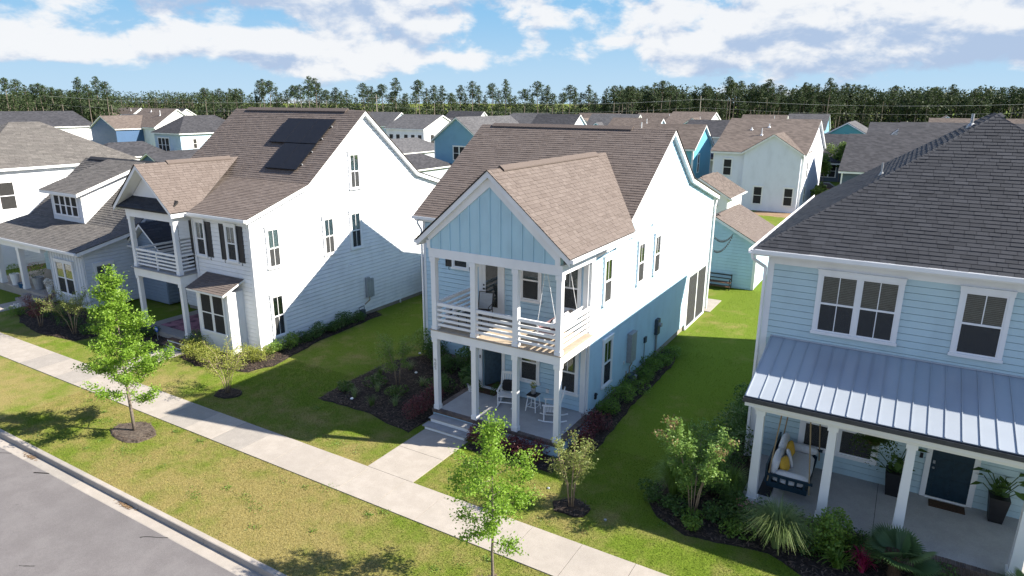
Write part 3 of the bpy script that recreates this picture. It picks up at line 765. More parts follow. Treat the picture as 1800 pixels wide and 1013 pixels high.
# ------------------------------------------------------------------ the blue house in the middle
def middle_house():
    H = thing('house', 'light blue two-storey house with white two-level porch, brown shingle roof and front gable', 'house', (-13.5, 28, 0))
    FR, KN = 0.668, None
    yr, zr = 28.74, 10.43
    prof = [(23.05, zr-FR*(yr-23.05)), (yr, zr), (32.07, 8.06), (37.45, 6.63)]
    def roof_z(y):
        for (a, za), (b, zb) in zip(prof, prof[1:]):
            if y <= b: return za+(zb-za)*(y-a)/(b-a)
        return prof[-1][1]
    U = -0.24                                   # wall top under the roof sheet
    # foundation and walls
    f = MB(); f.box(-18.45, -9.24, 23.34, 36.86, -0.2, 0.32); f.box(-13.95, -9.24, 20.64, 23.34, -0.2, 0.32); f.build('foundation', CONC2, H)
    body = MB()
    ys = [23.3, yr, 32.07, 36.9]; zs = [roof_z(y)+U for y in ys]
    body.prism([(-18.5, 23.3, .3), (-18.5, 36.9, .3)]+[(-18.5, y, z) for y, z in reversed(list(zip(ys, zs)))], (9.3, 0, 0))
    wall = body.build('wall', BLUE_SIDE, H)
    wg = MB()                                   # front wing, left open for the doorway
    wg.box(-14.0, -13.62, 20.6, 23.3, .3, 6.62); wg.box(-12.66, -9.2, 20.6, 23.3, .3, 6.62); wg.box(-13.62, -12.66, 20.6, 23.3, 2.62, 6.62); wg.box(-13.62, -12.66, 20.6, 23.3, .3, .5)
    wing = wg.build('wall', BLUE_SIDE, H)
    hall = MB(); hall.box(-13.6, -12.68, 20.75, 23.25, .5, .512); hall.build('hall_floor', WOODWARM, wing)
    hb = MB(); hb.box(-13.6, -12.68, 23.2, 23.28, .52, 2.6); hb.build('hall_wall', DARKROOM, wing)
    WR = Wall('x', -9.2, 1); WF = Wall('y', 20.6, -1); WM = Wall('y', 23.3, -1)
    def rngR(z):
        lo, hi = 20.6, 36.9
        if z > 6.55:
            zz = z-U
            lo = max(23.3, yr-(zr-zz)/FR)
            hi = 36.9
            for (a, za), (b, zb) in ((prof[1], prof[2]), (prof[2], prof[3])):
                if zb <= zz <= za: hi = min(36.9, a+(b-a)*(za-zz)/(za-zb))
            if zz > prof[1][1]: hi = lo
        return lo, hi
    siding(wall, WR, .34, zr+U-.03, rngR, BLUE_SIDE)
    siding(wing, WF, .52, 6.6, lambda z: (-14.0, -9.2), BLUE_SIDE, holes=[(-13.72, -12.56, .3, 2.7)])
    siding(wall, WM, .34, 6.5, lambda z: (-18.5, -14.0), BLUE_SIDE)
    # trim boards: corners, frieze
    t = MB(); WR.box(t, 20.6, 20.75, .3, 6.6, 0, .053); WF.box(t, -9.34, -9.147, .3, 6.6, 0, .054); t.build('corner_board', WHITE, H)
    t = MB(); WR.box(t, 36.76, 36.92, .3, 6.5, 0, .053); t.build('corner_board', WHITE, H)
    t = MB(); WM.box(t, -18.52, -18.38, .3, 6.5, 0, .053); t.build('corner_board', WHITE, H)
    t = MB(); WR.box(t, 20.75, 23.4, 6.36, 6.62, 0, .051); t.build('frieze', WHITE, H)
    # main roof
    r = roof_x(H, prof, -18.85, -8.95, BROWN_SH, th=.2)
    plane_sh(r, (-18.87, 23.03, prof[0][1]-.01), (-8.93, 23.03, prof[0][1]-.01), (-18.87, yr, zr), (-8.93, yr, zr), BROWN_SH, exposure=.15, seed=21)
    plane_sh(r, (-8.93, 37.47, 6.62), (-18.87, 37.47, 6.62), (-8.93, 32.07, 8.06), (-18.87, 32.07, 8.06), BROWN_SH, exposure=.19, wr=(.3, .6), seed=22)
    plane_sh(r, (-8.93, 32.07, 8.06), (-18.87, 32.07, 8.06), (-8.93, yr, zr), (-18.87, yr, zr), BROWN_SH, exposure=.19, wr=(.3, .6), seed=23)
    v = MB(); v.prism([(-18.2, yr-.2, zr-.09), (-18.2, yr, zr+.045), (-18.2, yr+.2, zr-.09), (-18.2, yr+.2, zr-.05), (-18.2, yr, zr+.085), (-18.2, yr-.2, zr-.05)], (7.3, 0, 0)); v.build('ridge_vent', BROWN_SH, r)
    # wing roof, ridge along y
    cx, zx, ze = -11.56, 9.44, 6.9; xl, xr = -14.54, -8.56; yb = 27.26
    wp = [(xl, ze), (cx, zx), (xr, ze)]
    rw = roof_y(H, wp, 17.82, 23.2, th=.2)
    s = (zx-ze)/(cx-xl)
    back = MB(); back.add([(xl, 23.2, ze), (cx, 23.2, zx), (xr, 23.2, ze), (cx, yb, zx), (xl, 23.33, ze), (xr, 23.33, ze)], [(0, 1, 3, 4), (1, 2, 5, 3)]); back.build('roof_saddle', EDGE, rw)
    plane_sh(rw, (xr, 17.8, ze), (xr, 23.35, ze), (cx, 17.8, zx), (cx, yb, zx), BROWN_SH, exposure=.15, own=300, seed=24)
    plane_sh(rw, (xl, 23.35, ze), (xl, 17.8, ze), (cx, yb, zx), (cx, 17.8, zx), BROWN_SH, exposure=.15, seed=25)
    v = MB(); v.prism([(cx-.17, 18.6, zx-.09), (cx, 18.6, zx+.045), (cx+.17, 18.6, zx-.09), (cx+.17, 18.6, zx-.045), (cx, 18.6, zx+.09), (cx-.17, 18.6, zx-.045)], (0, 7.6, 0)); v.build('ridge_vent', BROWN_SH, rw)
    # gable wall: board and batten
    yg = 18.02
    gb = MB(); gb.prism([(-14.15, yg, 6.62), (-9.0, yg, 6.62), (-9.0, yg, 6.96), (cx, yg, zx-.235), (-14.15, yg, 7.10)], (0, .25, 0)); gab = gb.build('gable_wall', BLUE_BB, H)
    WG = Wall('y', yg, -1)
    k = -14.02
    while k < -9.1:
        top = zx-.42-abs(k-cx)*s
        if top > 6.7:
            b = MB(); WG.box(b, k-.028, k+.028, 6.62, top, .001, .03); b.build('batten', BLUE_BB, gab)
        k += .405
    t = MB()                                    # inner rake frieze boards and corner blocks
    WG.bar(t, -14.12, 6.98, cx+.03, zx-.37, .24, .001, .045); WG.bar(t, -9.02, 6.82, cx-.03, zx-.37, .24, .001, .044)
    WG.box(t, -14.17, -14.02, 6.62, 6.9, .0, .05); WG.box(t, -9.15, -8.98, 6.62, 6.9, .0, .05)
    t.build('gable_trim', WHITE, gab)
    # porch: slab, brick edge, skirt
    P = MB(); P.box(-13.93, -9.06, 18.12, 20.6, .1, .5); porch = P.build('porch', PORCH, H)
    sk = MB(); sk.box(-14.1, -8.9, 17.99, 18.12, -.1, .395); sk.box(-9.06, -8.9, 18.12, 20.6, -.1, .395); sk.box(-14.1, -13.93, 18.12, 20.6, -.1, .395); sk.build('porch_skirt', BLUE_SIDE, porch)
    mo = MB(); mo.box(-14.12, -8.88, 17.97, 18.13, .395, .492); mo.box(-9.06, -8.88, 18.13, 20.58, .395, .492); mo.box(-14.12, -13.92, 18.13, 20.58, .395, .492); mo.build('mortar', MORTAR, porch)
    k = -14.13
    while k < -8.92:
        b = MB(); b.box(k+.004, k+.071, 17.95, 18.142, .392, .502+RNG.uniform(-.002, .003)); b.build('brick', BRICK, porch); k += .0765
    k = 18.15
    while k < 20.5:
        for (a, c) in ((-9.07, -8.86), (-14.14, -13.915)):
            b = MB(); b.box(a, c, k+.004, k+.071, .392, .502+RNG.uniform(-.002, .003)); b.build('brick', BRICK, porch)
        k += .0765
    for i, (ya, yb2, zz) in enumerate(((17.62, 17.98, .335), (17.26, 17.62, .17))):   # two timber steps
        st = MB(); st.box(-14.0+.03, -12.2-.03, ya+.03, 17.97, -.05, zz-.03); o = st.build('step', WHITE, porch)
        tr = MB(); tr.box(-14.02-.03*i, -12.18+.03*i, ya-.02, yb2+.01, zz-.03, zz); tr.build('tread', STEPGREY, o)
    # posts, beams, upper deck, railings
    px = (-13.97, -12.3, -10.62, -9.02)
    for a in px: post(H, a, 18.12, .503, 3.3, .19); post(H, a, 18.12, 3.6, 6.3, .19)
    for (z0, z1) in ((3.3, 3.6), (6.3, 6.62)):
        b = MB(); b.box(-14.12, -8.9, 18.0, 18.24, z0+.001, z1); b.build('beam', WHITE, H)
        b = MB(); b.box(-9.14, -8.9, 18.24, 20.56, z0+.001, z1-.002); b.build('beam', WHITE, H)
        b = MB(); b.box(-14.12, -13.88, 18.24, 20.56, z0+.001, z1-.002); b.build('beam', WHITE, H)
    b = MB(); b.box(-13.88, -9.14, 18.24, 20.56, 3.32, 3.44); b.build('porch_ceiling', WHITE, H)
    b = MB(); b.box(-13.88, -9.14, 18.24, 20.56, 6.42, 6.5); b.build('porch_ceiling', WHITE, H)
    k = 17.97
    while k < 20.5:
        b = MB(); b.box(-14.16, -8.86, k, k+.136, 3.602, 3.63); b.build('deck_board', DECKWOOD, H); k += .141
    def rail(p0, p1):
        for j, zz in enumerate((4.58, 4.37, 4.185, 4.0, 3.815)):
            b = MB(); hh = .11 if j == 0 else .085
            b.beam((p0[0], p0[1], zz), (p1[0], p1[1], zz), .05 if j else .09, hh); b.build('railing', WHITE, H)
    for a, c in zip(px, px[1:]): rail((a+.096, 18.12), (c-.096, 18.12))
    rail((-9.02, 18.216), (-9.02, 20.56)); rail((-13.97, 18.216), (-13.97, 20.56))
    # openings
    window(H, WF, -11.8, -11.08, 4.5, 5.98, blind=1.0, blindmat=BLACK if False else BLIND, grid=False)
    window(H, WF, -10.2, -9.5, 4.4, 5.98, blind=1.0)
    window(H, WF, -11.82, -11.1, 1.3, 2.78, blind=0.0, grid=False, curtain=0.0)
    window(H, WF, -10.2, -9.5, 1.2, 2.78, blind=0.9)
    for (a, b_, z0, z1) in ((21.97, 22.62, 4.33, 5.97), (25.44, 26.1, 4.31, 5.95), (27.44, 28.1, 4.3, 5.94)): window(H, WR, a, b_, z0, z1, blind=.55)
    window(H, WR, 22.2, 22.92, .95, 2.72, blind=0, low_grid=False)
    for zz in (4.5, 1.05):
        window(H, WM, -16.82, -16.1, zz, zz+1.55, blind=.9); shutters(H, WM, -16.82, -16.1, zz, zz+1.55, SHUTTER)
    # upper glazed door
    d = MB(); WF.box(d, -13.7, -13.56, 3.63, 5.85, 0, .085); WF.box(d, -12.7, -12.56, 3.63, 5.85, 0, .085); WF.box(d, -13.72, -12.54, 5.85, 6.0, 0, .09)
    dd = d.build('door', WHITE, H)
    l = MB(); WF.box(l, -13.56, -13.4, 3.65, 5.85, .03, .07); WF.box(l, -12.86, -12.7, 3.65, 5.85, .03, .07); WF.box(l, -13.4, -12.86, 3.65, 3.95, .03, .07); WF.box(l, -13.4, -12.86, 5.7, 5.85, .03, .07); l.build('door_leaf', WHITE, dd)
    l = MB(); WF.box(l, -13.4, -12.86, 3.95, 5.7, .03, .0475); l.build('interior', DARKROOM, dd)
    l = MB(); WF.box(l, -13.4, -12.86, 3.95, 5.7, .05, .055); l.build('pane', GLASS, dd)
    l = MB(); WF.box(l, -13.5, -13.45, 4.6, 4.66, .07, .1); WF.box(l, -13.5, -13.45, 4.75, 4.81, .07, .095); WF.box(l, -13.5, -13.4, 4.62, 4.645, .1, .115); l.build('door_handle', BLACK, dd)
    # lower front door, standing open into the hall
    d = MB(); WF.box(d, -13.74, -13.6, .505, 2.62, 0, .07); WF.box(d, -12.68, -12.54, .505, 2.62, 0, .07); WF.box(d, -13.76, -12.52, 2.62, 2.78, 0, .075); WF.box(d, -13.6, -12.68, .5, .53, -.1, .06)
    dd = d.build('door', WHITE, H)
    l = MB(); l.beam((-13.57, 20.72, 1.57), (-13.2, 21.52, 1.57), .05, 2.06); l.build('door_leaf', TEALDOOR, dd)
    l = MB(); l.lathe((-13.18, 21.36, 1.45), [(.0, -.03), (.035, -.02), (.035, .02), (.0, .03)], 8); l.build('door_handle', BLACK, dd)
    l = MB(); WF.box(l, -13.70, -13.65, 1.75, 1.88, .07, .09); l.build('doorbell', BLACK, dd)
    # patio door at the rear of the side wall
    d = MB(); WR.box(d, 33.0, 33.2, .12, 2.85, .0, .07); WR.box(d, 36.42, 36.6, .12, 2.85, 0, .07); WR.box(d, 33.0, 36.6, 2.85, 3.05, 0, .075); WR.box(d, 33.0, 36.6, .02, .12, 0, .09); WR.box(d, 34.75, 34.9, .12, 2.85, 0, .06)
    dd = d.build('patio_door', WHITE, H)
    for (a, b_) in ((33.2, 34.75), (34.9, 36.42)):
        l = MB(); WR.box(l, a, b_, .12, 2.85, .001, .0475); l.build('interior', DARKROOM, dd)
        l = MB(); WR.box(l, a, b_, .12, 2.85, .052, .057); l.build('pane', GLASS, dd)
        l = MB(); WR.box(l, a+.05, b_-.05, .2, 2.77, .059, .061); l.build('insect_screen', SCREEN, dd)
        l = MB(); WR.box(l, a, a+.05, .12, 2.85, .03, .065); WR.box(l, b_-.05, b_, .12, 2.85, .03, .065); WR.box(l, a+.05, b_-.05, .12, .2, .03, .062); WR.box(l, a+.05, b_-.05, 2.77, 2.85, .03, .062); l.build('door_frame', DKGREY, dd)
    # gutters and downspouts
    gutter_x(H, -18.87, -14.7, 23.04, prof[0][1]+.0); gutter_y(H, 17.82, 23.3, xr-.015, ze-.01); gutter_y(H, 17.82, 22.9, xl-.07, ze-.01)
    downspout(H, [(-18.6, 22.98, 6.55), (-18.6, 23.0, 6.3), (-18.58, 23.22, 6.0), (-18.58, 23.22, .25)])
    downspout(H, [(-8.55, 22.6, 6.75), (-8.6, 20.75, 6.62), (-9.08, 20.66, 6.3), (-9.1, 20.66, .2)])
    downspout(H, [(-9.1, 37.42, 6.5), (-9.05, 36.95, 6.1), (-9.08, 36.9, .2)])
    # house number on the left post, plain raised digits
    def digit(ch, cx_, cz):
        seg = {'4': 'fgbc', '0': 'abcdef', '5': 'afgcd', '3': 'abgcd', '2': 'abged'}[ch]; w2, h2 = .028, .05
        m = MB(); y = 18.024
        L = {'a': (-w2, h2, w2, h2), 'b': (w2, 0, w2, h2), 'c': (w2, -h2, w2, 0), 'd': (-w2, -h2, w2, -h2), 'e': (-w2, -h2, -w2, 0), 'f': (-w2, 0, -w2, h2), 'g': (-w2, 0, w2, 0)}
        for q in seg:
            a0, b0, a1, b1 = L[q]; m.box(cx_+min(a0, a1)-.008, cx_+max(a0, a1)+.008, y-.012, y, cz+min(b0, b1)-.008, cz+max(b0, b1)+.008)
        m.build('house_digit', GREYBOX, H)
    for ch, zz in zip(HOUSE_NO, (2.45, 2.30, 2.15)): digit(ch, -13.97, zz)
    # wall fittings
    def box_fit(name, y0, y1, z0, z1, d, mat, wl=WR): m = MB(); wl.box(m, y0, y1, z0, z1, .02, .035+d); return m.build(name, mat, H)
    b = box_fit('utility_cabinet', 24.72, 25.32, 1.05, 2.3, .2, GREYBOX); m = MB(); WR.box(m, 24.7, 25.34, 2.3, 2.33, .02, .25); m.build('cabinet_lid', GREYBOX, b)
    m = MB(); m.tube([(-9.08, 25.2, 1.05), (-9.08, 25.2, .9), (-9.08, 24.95, .8), (-9.08, 24.9, .45), (-9.08, 24.6, .4), (-9.08, 24.55, .75)], .022, 6); m.build('conduit', ROPE, b)
    b = box_fit('gas_meter', 24.65, 25.15, .15, .5, .24, DKGREY); m = MB(); m.lathe((-8.9, 25.15, .32), [(.0, -.1), (.1, -.08), (.1, .08), (0, .1)], 10); m.build('meter_dial', GREYBOX, b)
    b = box_fit('junction_box', 26.75, 26.95, 1.3, 1.55, .09, DKGREY); m = MB(); m.tube([(-9.14, 26.85, 1.3), (-9.14, 26.85, .1)], .018, 6); m.build('conduit', GREYBOX, b)
    b = box_fit('electric_meter', 28.15, 28.5, 1.25, 1.98, .16, DKGREY); m = MB(); m.tube([(-9.1, 28.32, 1.25), (-9.1, 28.32, .1)], .045, 8); m.build('conduit', GREYBOX, b)
    m = MB(); m.tube([(-9.02, 28.33, 1.72), (-8.88, 28.33, 1.72)], .1, 10); m.build('meter_dial', GREYBOX, b)
    box_fit('wall_vent', 26.9, 27.0, 6.5, 6.6, .06, PVC); box_fit('wall_outlet', -10.72, -10.6, .95, 1.1, .03, PVC, WF); box_fit('wall_outlet', 24.35, 24.47, 1.1, 1.24, .04, PVC)
    m = MB(); WR.box(m, 21.5, 21.62, .68, .84, .02, .1); m.prism([(-9.18, 21.47, .84), (-9.18, 21.65, .84), (-9.18, 21.56, .93)], (.11, 0, 0)); m.build('wall_lantern', BLACK, H)
    return H
HOUSE_NO = '405'
mid = middle_house()

# ------------------------------------------------------------------ the white house with solar panels
def railing(H, p0, p1, zs, h=.075, th=.05):
    for j, zz in enumerate(zs):
        b = MB(); b.beam((p0[0], p0[1], zz), (p1[0], p1[1], zz), th+(.04 if j == 0 else 0), h+(.02 if j == 0 else 0)); b.build('railing', WHITE, H)

def white_house():
    H = thing('house', 'white two-storey house with black shutters, brown roof and dark solar panels', 'house', (-30, 26, 0))
    prof = [(18.85, 6.47), (22.6, 7.68), (26.8, 11.06), (30.95, 7.58), (33.7, 6.75)]
    U = -.24
    def pz(y):
        for (a, za), (b, zb) in zip(prof, prof[1:]):
            if y <= b: return za+(zb-za)*(y-a)/(b-a)
    f = MB(); f.box(-29.26, -25.17, 19.24, 33.2, -.2, .2); f.box(-34.76, -29.26, 22.04, 33.2, -.2, .2); f.build('foundation', CONC2, H)
    b = MB()
    ys = [19.2, 22.6, 26.8, 30.95, 33.25]
    b.prism([(-29.3, 19.2, .2), (-29.3, 33.25, .2)]+[(-29.3, y, pz(y)+U) for y in reversed(ys)], (4.17, 0, 0))
    ys2 = [22.0, 22.6, 26.8, 30.95, 33.25]
    b.prism([(-34.8, 22.0, .2), (-34.8, 33.25, .2)]+[(-34.8, y, pz(y)+U) for y in reversed(ys2)], (5.5, 0, 0))
    wall = b.build('wall', WHITE_SIDE, H)
    WR = Wall('x', -25.13, 1); WF = Wall('y', 19.2, -1); WB = Wall('y', 22.0, -1)
    def rngR(z):
        zz = z-U
        lo, hi = 19.2, 33.25
        if zz > prof[0][1]:
            for (a, za), (c, zc) in zip(prof, prof[1:3]):
                if za <= zz <= zc: lo = max(lo, a+(c-a)*(zz-za)/(zc-za))
        if zz > prof[4][1]:
            for (a, za), (c, zc) in zip(prof[2:], prof[3:]):
                if zc <= zz <= za: hi = min(hi, a+(c-a)*(za-zz)/(za-zc))
        return lo, hi
    siding(wall, WR, .22, 11.06+U-.05, rngR, WHITE_SIDE)
    siding(wall, WF, .22, 6.3, lambda z: (-29.3, -25.13), WHITE_SIDE)
    siding(wall, WB, .32, 6.9, lambda z: (-34.8, -29.3), WHITE_SIDE)
    t = MB(); WR.box(t, 19.2, 19.33, .2, 6.3, 0, .052); WF.box(t, -25.26, -25.078, .2, 6.3, 0, .053); t.build('corner_board', WHITE, H)
    r = roof_x(H, prof, -35.1, -24.85, BROWN_SH)
    for i, (ex, wr) in enumerate(((.15, (.18, .42)), (.15, (.18, .42)))):
        (a, za), (c, zc) = prof[i], prof[i+1]
        plane_sh(r, (-35.12, a-.02*(i == 0), za), (-24.83, a-.02*(i == 0), za), (-35.12, c, zc), (-24.83, c, zc), BROWN_SH, exposure=ex, wr=wr, seed=31+i)
    for i in (2, 3):
        (a, za), (c, zc) = prof[i+1], prof[i]
        plane_sh(r, (-24.83, a, za), (-35.12, a, za), (-24.83, c, zc), (-35.12, c, zc), BROWN_SH, exposure=.2, wr=(.4, .8), seed=34+i)
    v = MB(); y0, z0 = prof[2]; v.prism([(-34, y0-.2, z0-.1), (-34, y0, z0+.05), (-34, y0+.2, z0-.1), (-34, y0+.2, z0-.05), (-34, y0, z0+.1), (-34, y0-.2, z0-.05)], (7.9, 0, 0)); v.build('ridge_vent', BROWN_SH, r)
    # porch gable
    cx, zx, ze = -31.35, 8.62, 6.5; xl, xr = -33.75, -29.0
    rg = roof_y(H, [(xl, ze), (cx, zx), (xr, ze)], 18.02, 19.2)
    bk = MB(); bk.add([(xl, 19.2, ze), (cx, 19.2, zx), (xr, 19.2, ze), (cx, 23.75, zx), (xl, 22.0, ze), (xr, 19.3, ze)], [(0, 1, 3, 4), (1, 2, 5, 3)]); bk.build('roof_saddle', EDGE, rg)
    plane_sh(rg, (xr, 18.0, ze), (xr, 19.25, ze), (cx, 18.0, zx), (cx, 23.75, zx), BROWN_SH, exposure=.15, seed=41)
    plane_sh(rg, (xl, 22.5, ze), (xl, 18.0, ze), (cx, 23.75, zx), (cx, 18.0, zx), BROWN_SH, exposure=.15, seed=42)
    v = MB(); v.prism([(cx-.16, 19.6, zx-.1), (cx, 19.6, zx+.05), (cx+.16, 19.6, zx-.1), (cx+.16, 19.6, zx-.05), (cx, 19.6, zx+.09), (cx-.16, 19.6, zx-.05)], (0, 3.6, 0)); v.build('ridge_vent', BROWN_SH, rg)
    g = MB(); g.prism([(-33.3, 18.62, 6.5), (-29.4, 18.62, 6.5), (-29.4, 18.62, 6.62), (cx, 18.62, zx-.26), (-33.3, 18.62, 6.62)], (0, .2, 0)); g.build('gable_wall', WHITE_SIDE, H)
    pn = MB(); pn.prism([(-33.5, 18.05, 6.5), (-33.5, 18.64, 7.0), (-33.5, 18.64, 6.9), (-33.5, 18.05, 6.44)], (4.25, 0, 0)); p = pn.build('pent_roof', EDGE, H)
    plane_sh(p, (-33.5, 18.05, 6.5), (-29.25, 18.05, 6.5), (-33.2, 18.62, 6.99), (-29.5, 18.62, 6.99), DARK_SH, exposure=.15, seed=43)
    # porch floors, posts, beams, railings
    P = MB(); P.box(-33.1, -29.32, 18.15, 21.98, .0, .3); porch = P.build('porch', CONC2, H)
    for i, (a, zz) in enumerate(((17.85, .2), (17.55, .1))):
        s = MB(); s.box(-30.4+.0, -28.9, a, 18.14, -.05, zz-.025); o = s.build('step', WHITE, porch)
        s = MB(); s.box(-30.42, -28.88, a-.02, a+.32, zz-.025, zz); s.build('tread', WOODWARM, o)
    for x_ in (-32.93, -29.42): post(H, x_, 18.38, .3, 3.0, .2, name='porch_post'); post(H, x_, 18.38, 3.46, 6.02, .2)
    for (z0, z1) in ((3.0, 3.42), (6.02, 6.5)):
        m = MB(); m.box(-33.1, -29.28, 18.26, 18.5, z0, z1); m.build('beam', WHITE, H)
        m = MB(); m.box(-33.1, -32.86, 18.5, 21.96, z0, z1-.003); m.build('beam', WHITE, H)
        m = MB(); m.box(-29.52, -29.28, 18.5, 19.18, z0, z1-.003); m.build('beam', WHITE, H)
    m = MB(); m.box(-32.86, -29.32, 18.5, 21.96, 6.3, 6.38); m.build('porch_ceiling', WHITE, H)
    k = 18.16
    while k < 21.85:
        m = MB(); m.box(-33.2, -29.2 if k < 19.05 else -29.33, k, k+.136, 3.424, 3.46); m.build('deck_board', STEPGREY, H); k += .141
    zs = (4.36, 4.16, 3.98, 3.80, 3.62)
    railing(H, (-32.83, 18.38), (-31.2, 18.38), zs); railing(H, (-31.14, 18.38), (-29.52, 18.38), zs)
    post(H, -31.17, 18.38, 3.46, 4.4, .07, False, name='railing_post')
    railing(H, (-29.42, 18.48), (-29.42, 19.16), zs); railing(H, (-32.93, 18.48), (-32.93, 21.95), zs)
    # windows
    for (a, c) in ((-28.92, -28.34), (-26.68, -26.08)):
        window(H, WF, a, c, 4.4, 6.0, grid=True, blind=0, curtain=.35); shutters(H, WF, a, c, 4.4, 6.0, SHUTTER, gap=.1, sw=.42)
    for (a, c, z0, z1) in ((25.63, 26.28, 7.14, 8.87), (20.08, 20.72, 4.03, 5.8), (23.57, 24.2, 4.01, 5.79)): window(H, WR, a, c, z0, z1, curtain=.5, low_grid=True)
    window(H, WR, 25.48, 26.15, 3.98, 5.82, blind=.5, low_grid=True); window(H, WR, 20.0, 20.63, .66, 2.61, blind=1.0, low_grid=True)
    window(H, WB, -31.2, -30.3, 4.3, 5.9, blind=.5); window(H, WB, -31.4, -30.4, 1.1, 2.6, blind=.5)
    # bay window with its own shed roof
    bb = MB(); bb.box(-28.3, -26.0, 18.32, 19.2, .1, 3.02); bay = bb.build('bay_window', WHITE, H)
    WBay = Wall('y', 18.32, -1)
    window(bay, WBay, -27.95, -26.3, 1.05, 2.82, units=2, base=.02, casing=.08, curtain=.45, low_grid=False)
    q = MB(); q.prism([(-28.5, 17.98, 3.06), (-28.5, 19.2, 3.58), (-28.5, 19.2, 3.5), (-28.5, 17.98, 2.96)], (2.68, 0, 0)); ro = q.build('bay_roof', WHITE, H)
    plane_sh(ro, (-28.52, 17.95, 3.06), (-25.8, 17.95, 3.06), (-28.52, 19.2, 3.59), (-25.8, 19.2, 3.59), BROWN_SH, exposure=.15, seed=45)
    # gutters
    gutter_x(H, -28.95, -24.85, 18.86, 6.46)
    downspout(H, [(-28.9, 18.8, 6.4), (-29.1, 19.1, 6.2), (-29.15, 19.15, .3)])
    # services on the side wall
    def fit(name, y0, y1, z0, z1, d, mat): m = MB(); WR.box(m, y0, y1, z0, z1, .02, .035+d); return m.build(name, mat, H)
    p = fit('electric_panel', 26.28, 26.55, 1.05, 2.18, .16, GREYBOX); q = fit('electric_panel', 26.58, 26.85, 1.02, 2.05, .14, GREYBOX)
    m = MB(); m.tube([(-25.0, 26.5, 1.05), (-25.0, 26.5, .85), (-25.0, 26.1, .7)], .03, 6); m.build('conduit', ROPE, p)
    gm = fit('gas_meter', 25.75, 26.02, .12, .45, .2, DKGREY); m = MB(); m.tube([(-24.98, 25.6, .05), (-24.98, 25.6, .62), (-24.98, 26.0, .65), (-24.98, 26.0, .45)], .022, 6); m.build('pipe', DKGREY, gm)
    fit('wall_vent', 25.18, 25.32, 3.05, 3.13, .06, PVC); fit('drain_pipe', 29.12, 29.18, .02, .25, .06, PVC)
    return H, prof
white, wprof = white_house()

# solar panels: each one a thing clamped on rails above the shingles
def solar_panels():
    sl = (wprof[2][1]-wprof[1][1])/(wprof[2][0]-wprof[1][0]); ln = math.hypot(1, sl)
    ey = Vector((0, 1/ln, sl/ln)); ex = Vector((1, 0, 0)); n = ex.cross(ey)
    P0 = Vector((0, wprof[1][0], wprof[1][1]))
    names = ['leftmost', 'middle', 'rightmost']; low = ['left', 'right']
    def panel(xa, xb, ya, yb, label):
        t = thing('solar_panel', label, 'solar panel', ((xa+xb)/2, ya, P0.z+(ya-P0.y)*sl), group='solar panels on the white house roof')
        def pt(x, y, h): return Vector((x, 0, 0))+Vector((0, y, P0.z+(y-P0.y)*sl))+n*h
        m = MB(); m.hexa([pt(xa, ya, .10), pt(xb, ya, .10), pt(xb, yb, .10), pt(xa, yb, .10), pt(xa, ya, .14), pt(xb, ya, .14), pt(xb, yb, .14), pt(xa, yb, .14)]); m.build('frame', SOLAR, t)
        m = MB(); e = .012; m.hexa([pt(xa+e, ya+e, .138), pt(xb-e, ya+e, .138), pt(xb-e, yb-e, .138), pt(xa+e, yb-e, .138), pt(xa+e, ya+e, .143), pt(xb-e, ya+e, .143), pt(xb-e, yb-e, .143), pt(xa+e, yb-e, .143)]); m.build('cell_sheet', SOLAR, t)
        m = MB()
        for f in (.25, .75):
            y = ya+(yb-ya)*f; m.beam(pt(xa-.05, y, .05), pt(xb+.05, y, .05), .04, .09, up=n)
        m.build('mounting_rail', GREYBOX, t)
    w = (29.80-26.25)/3
    for i in range(3): panel(-29.80+i*w+.003, -29.80+(i+1)*w-.003, 24.64, 26.10, names[i]+' of the three black solar panels in the upper row on the white house roof')
    w = (28.52-26.22)/2
    for i in range(2): panel(-28.52+i*w+.003, -28.52+(i+1)*w-.003, 23.17, 24.60, low[i]+' of the two black solar panels in the lower row on the white house roof')
solar_panels()

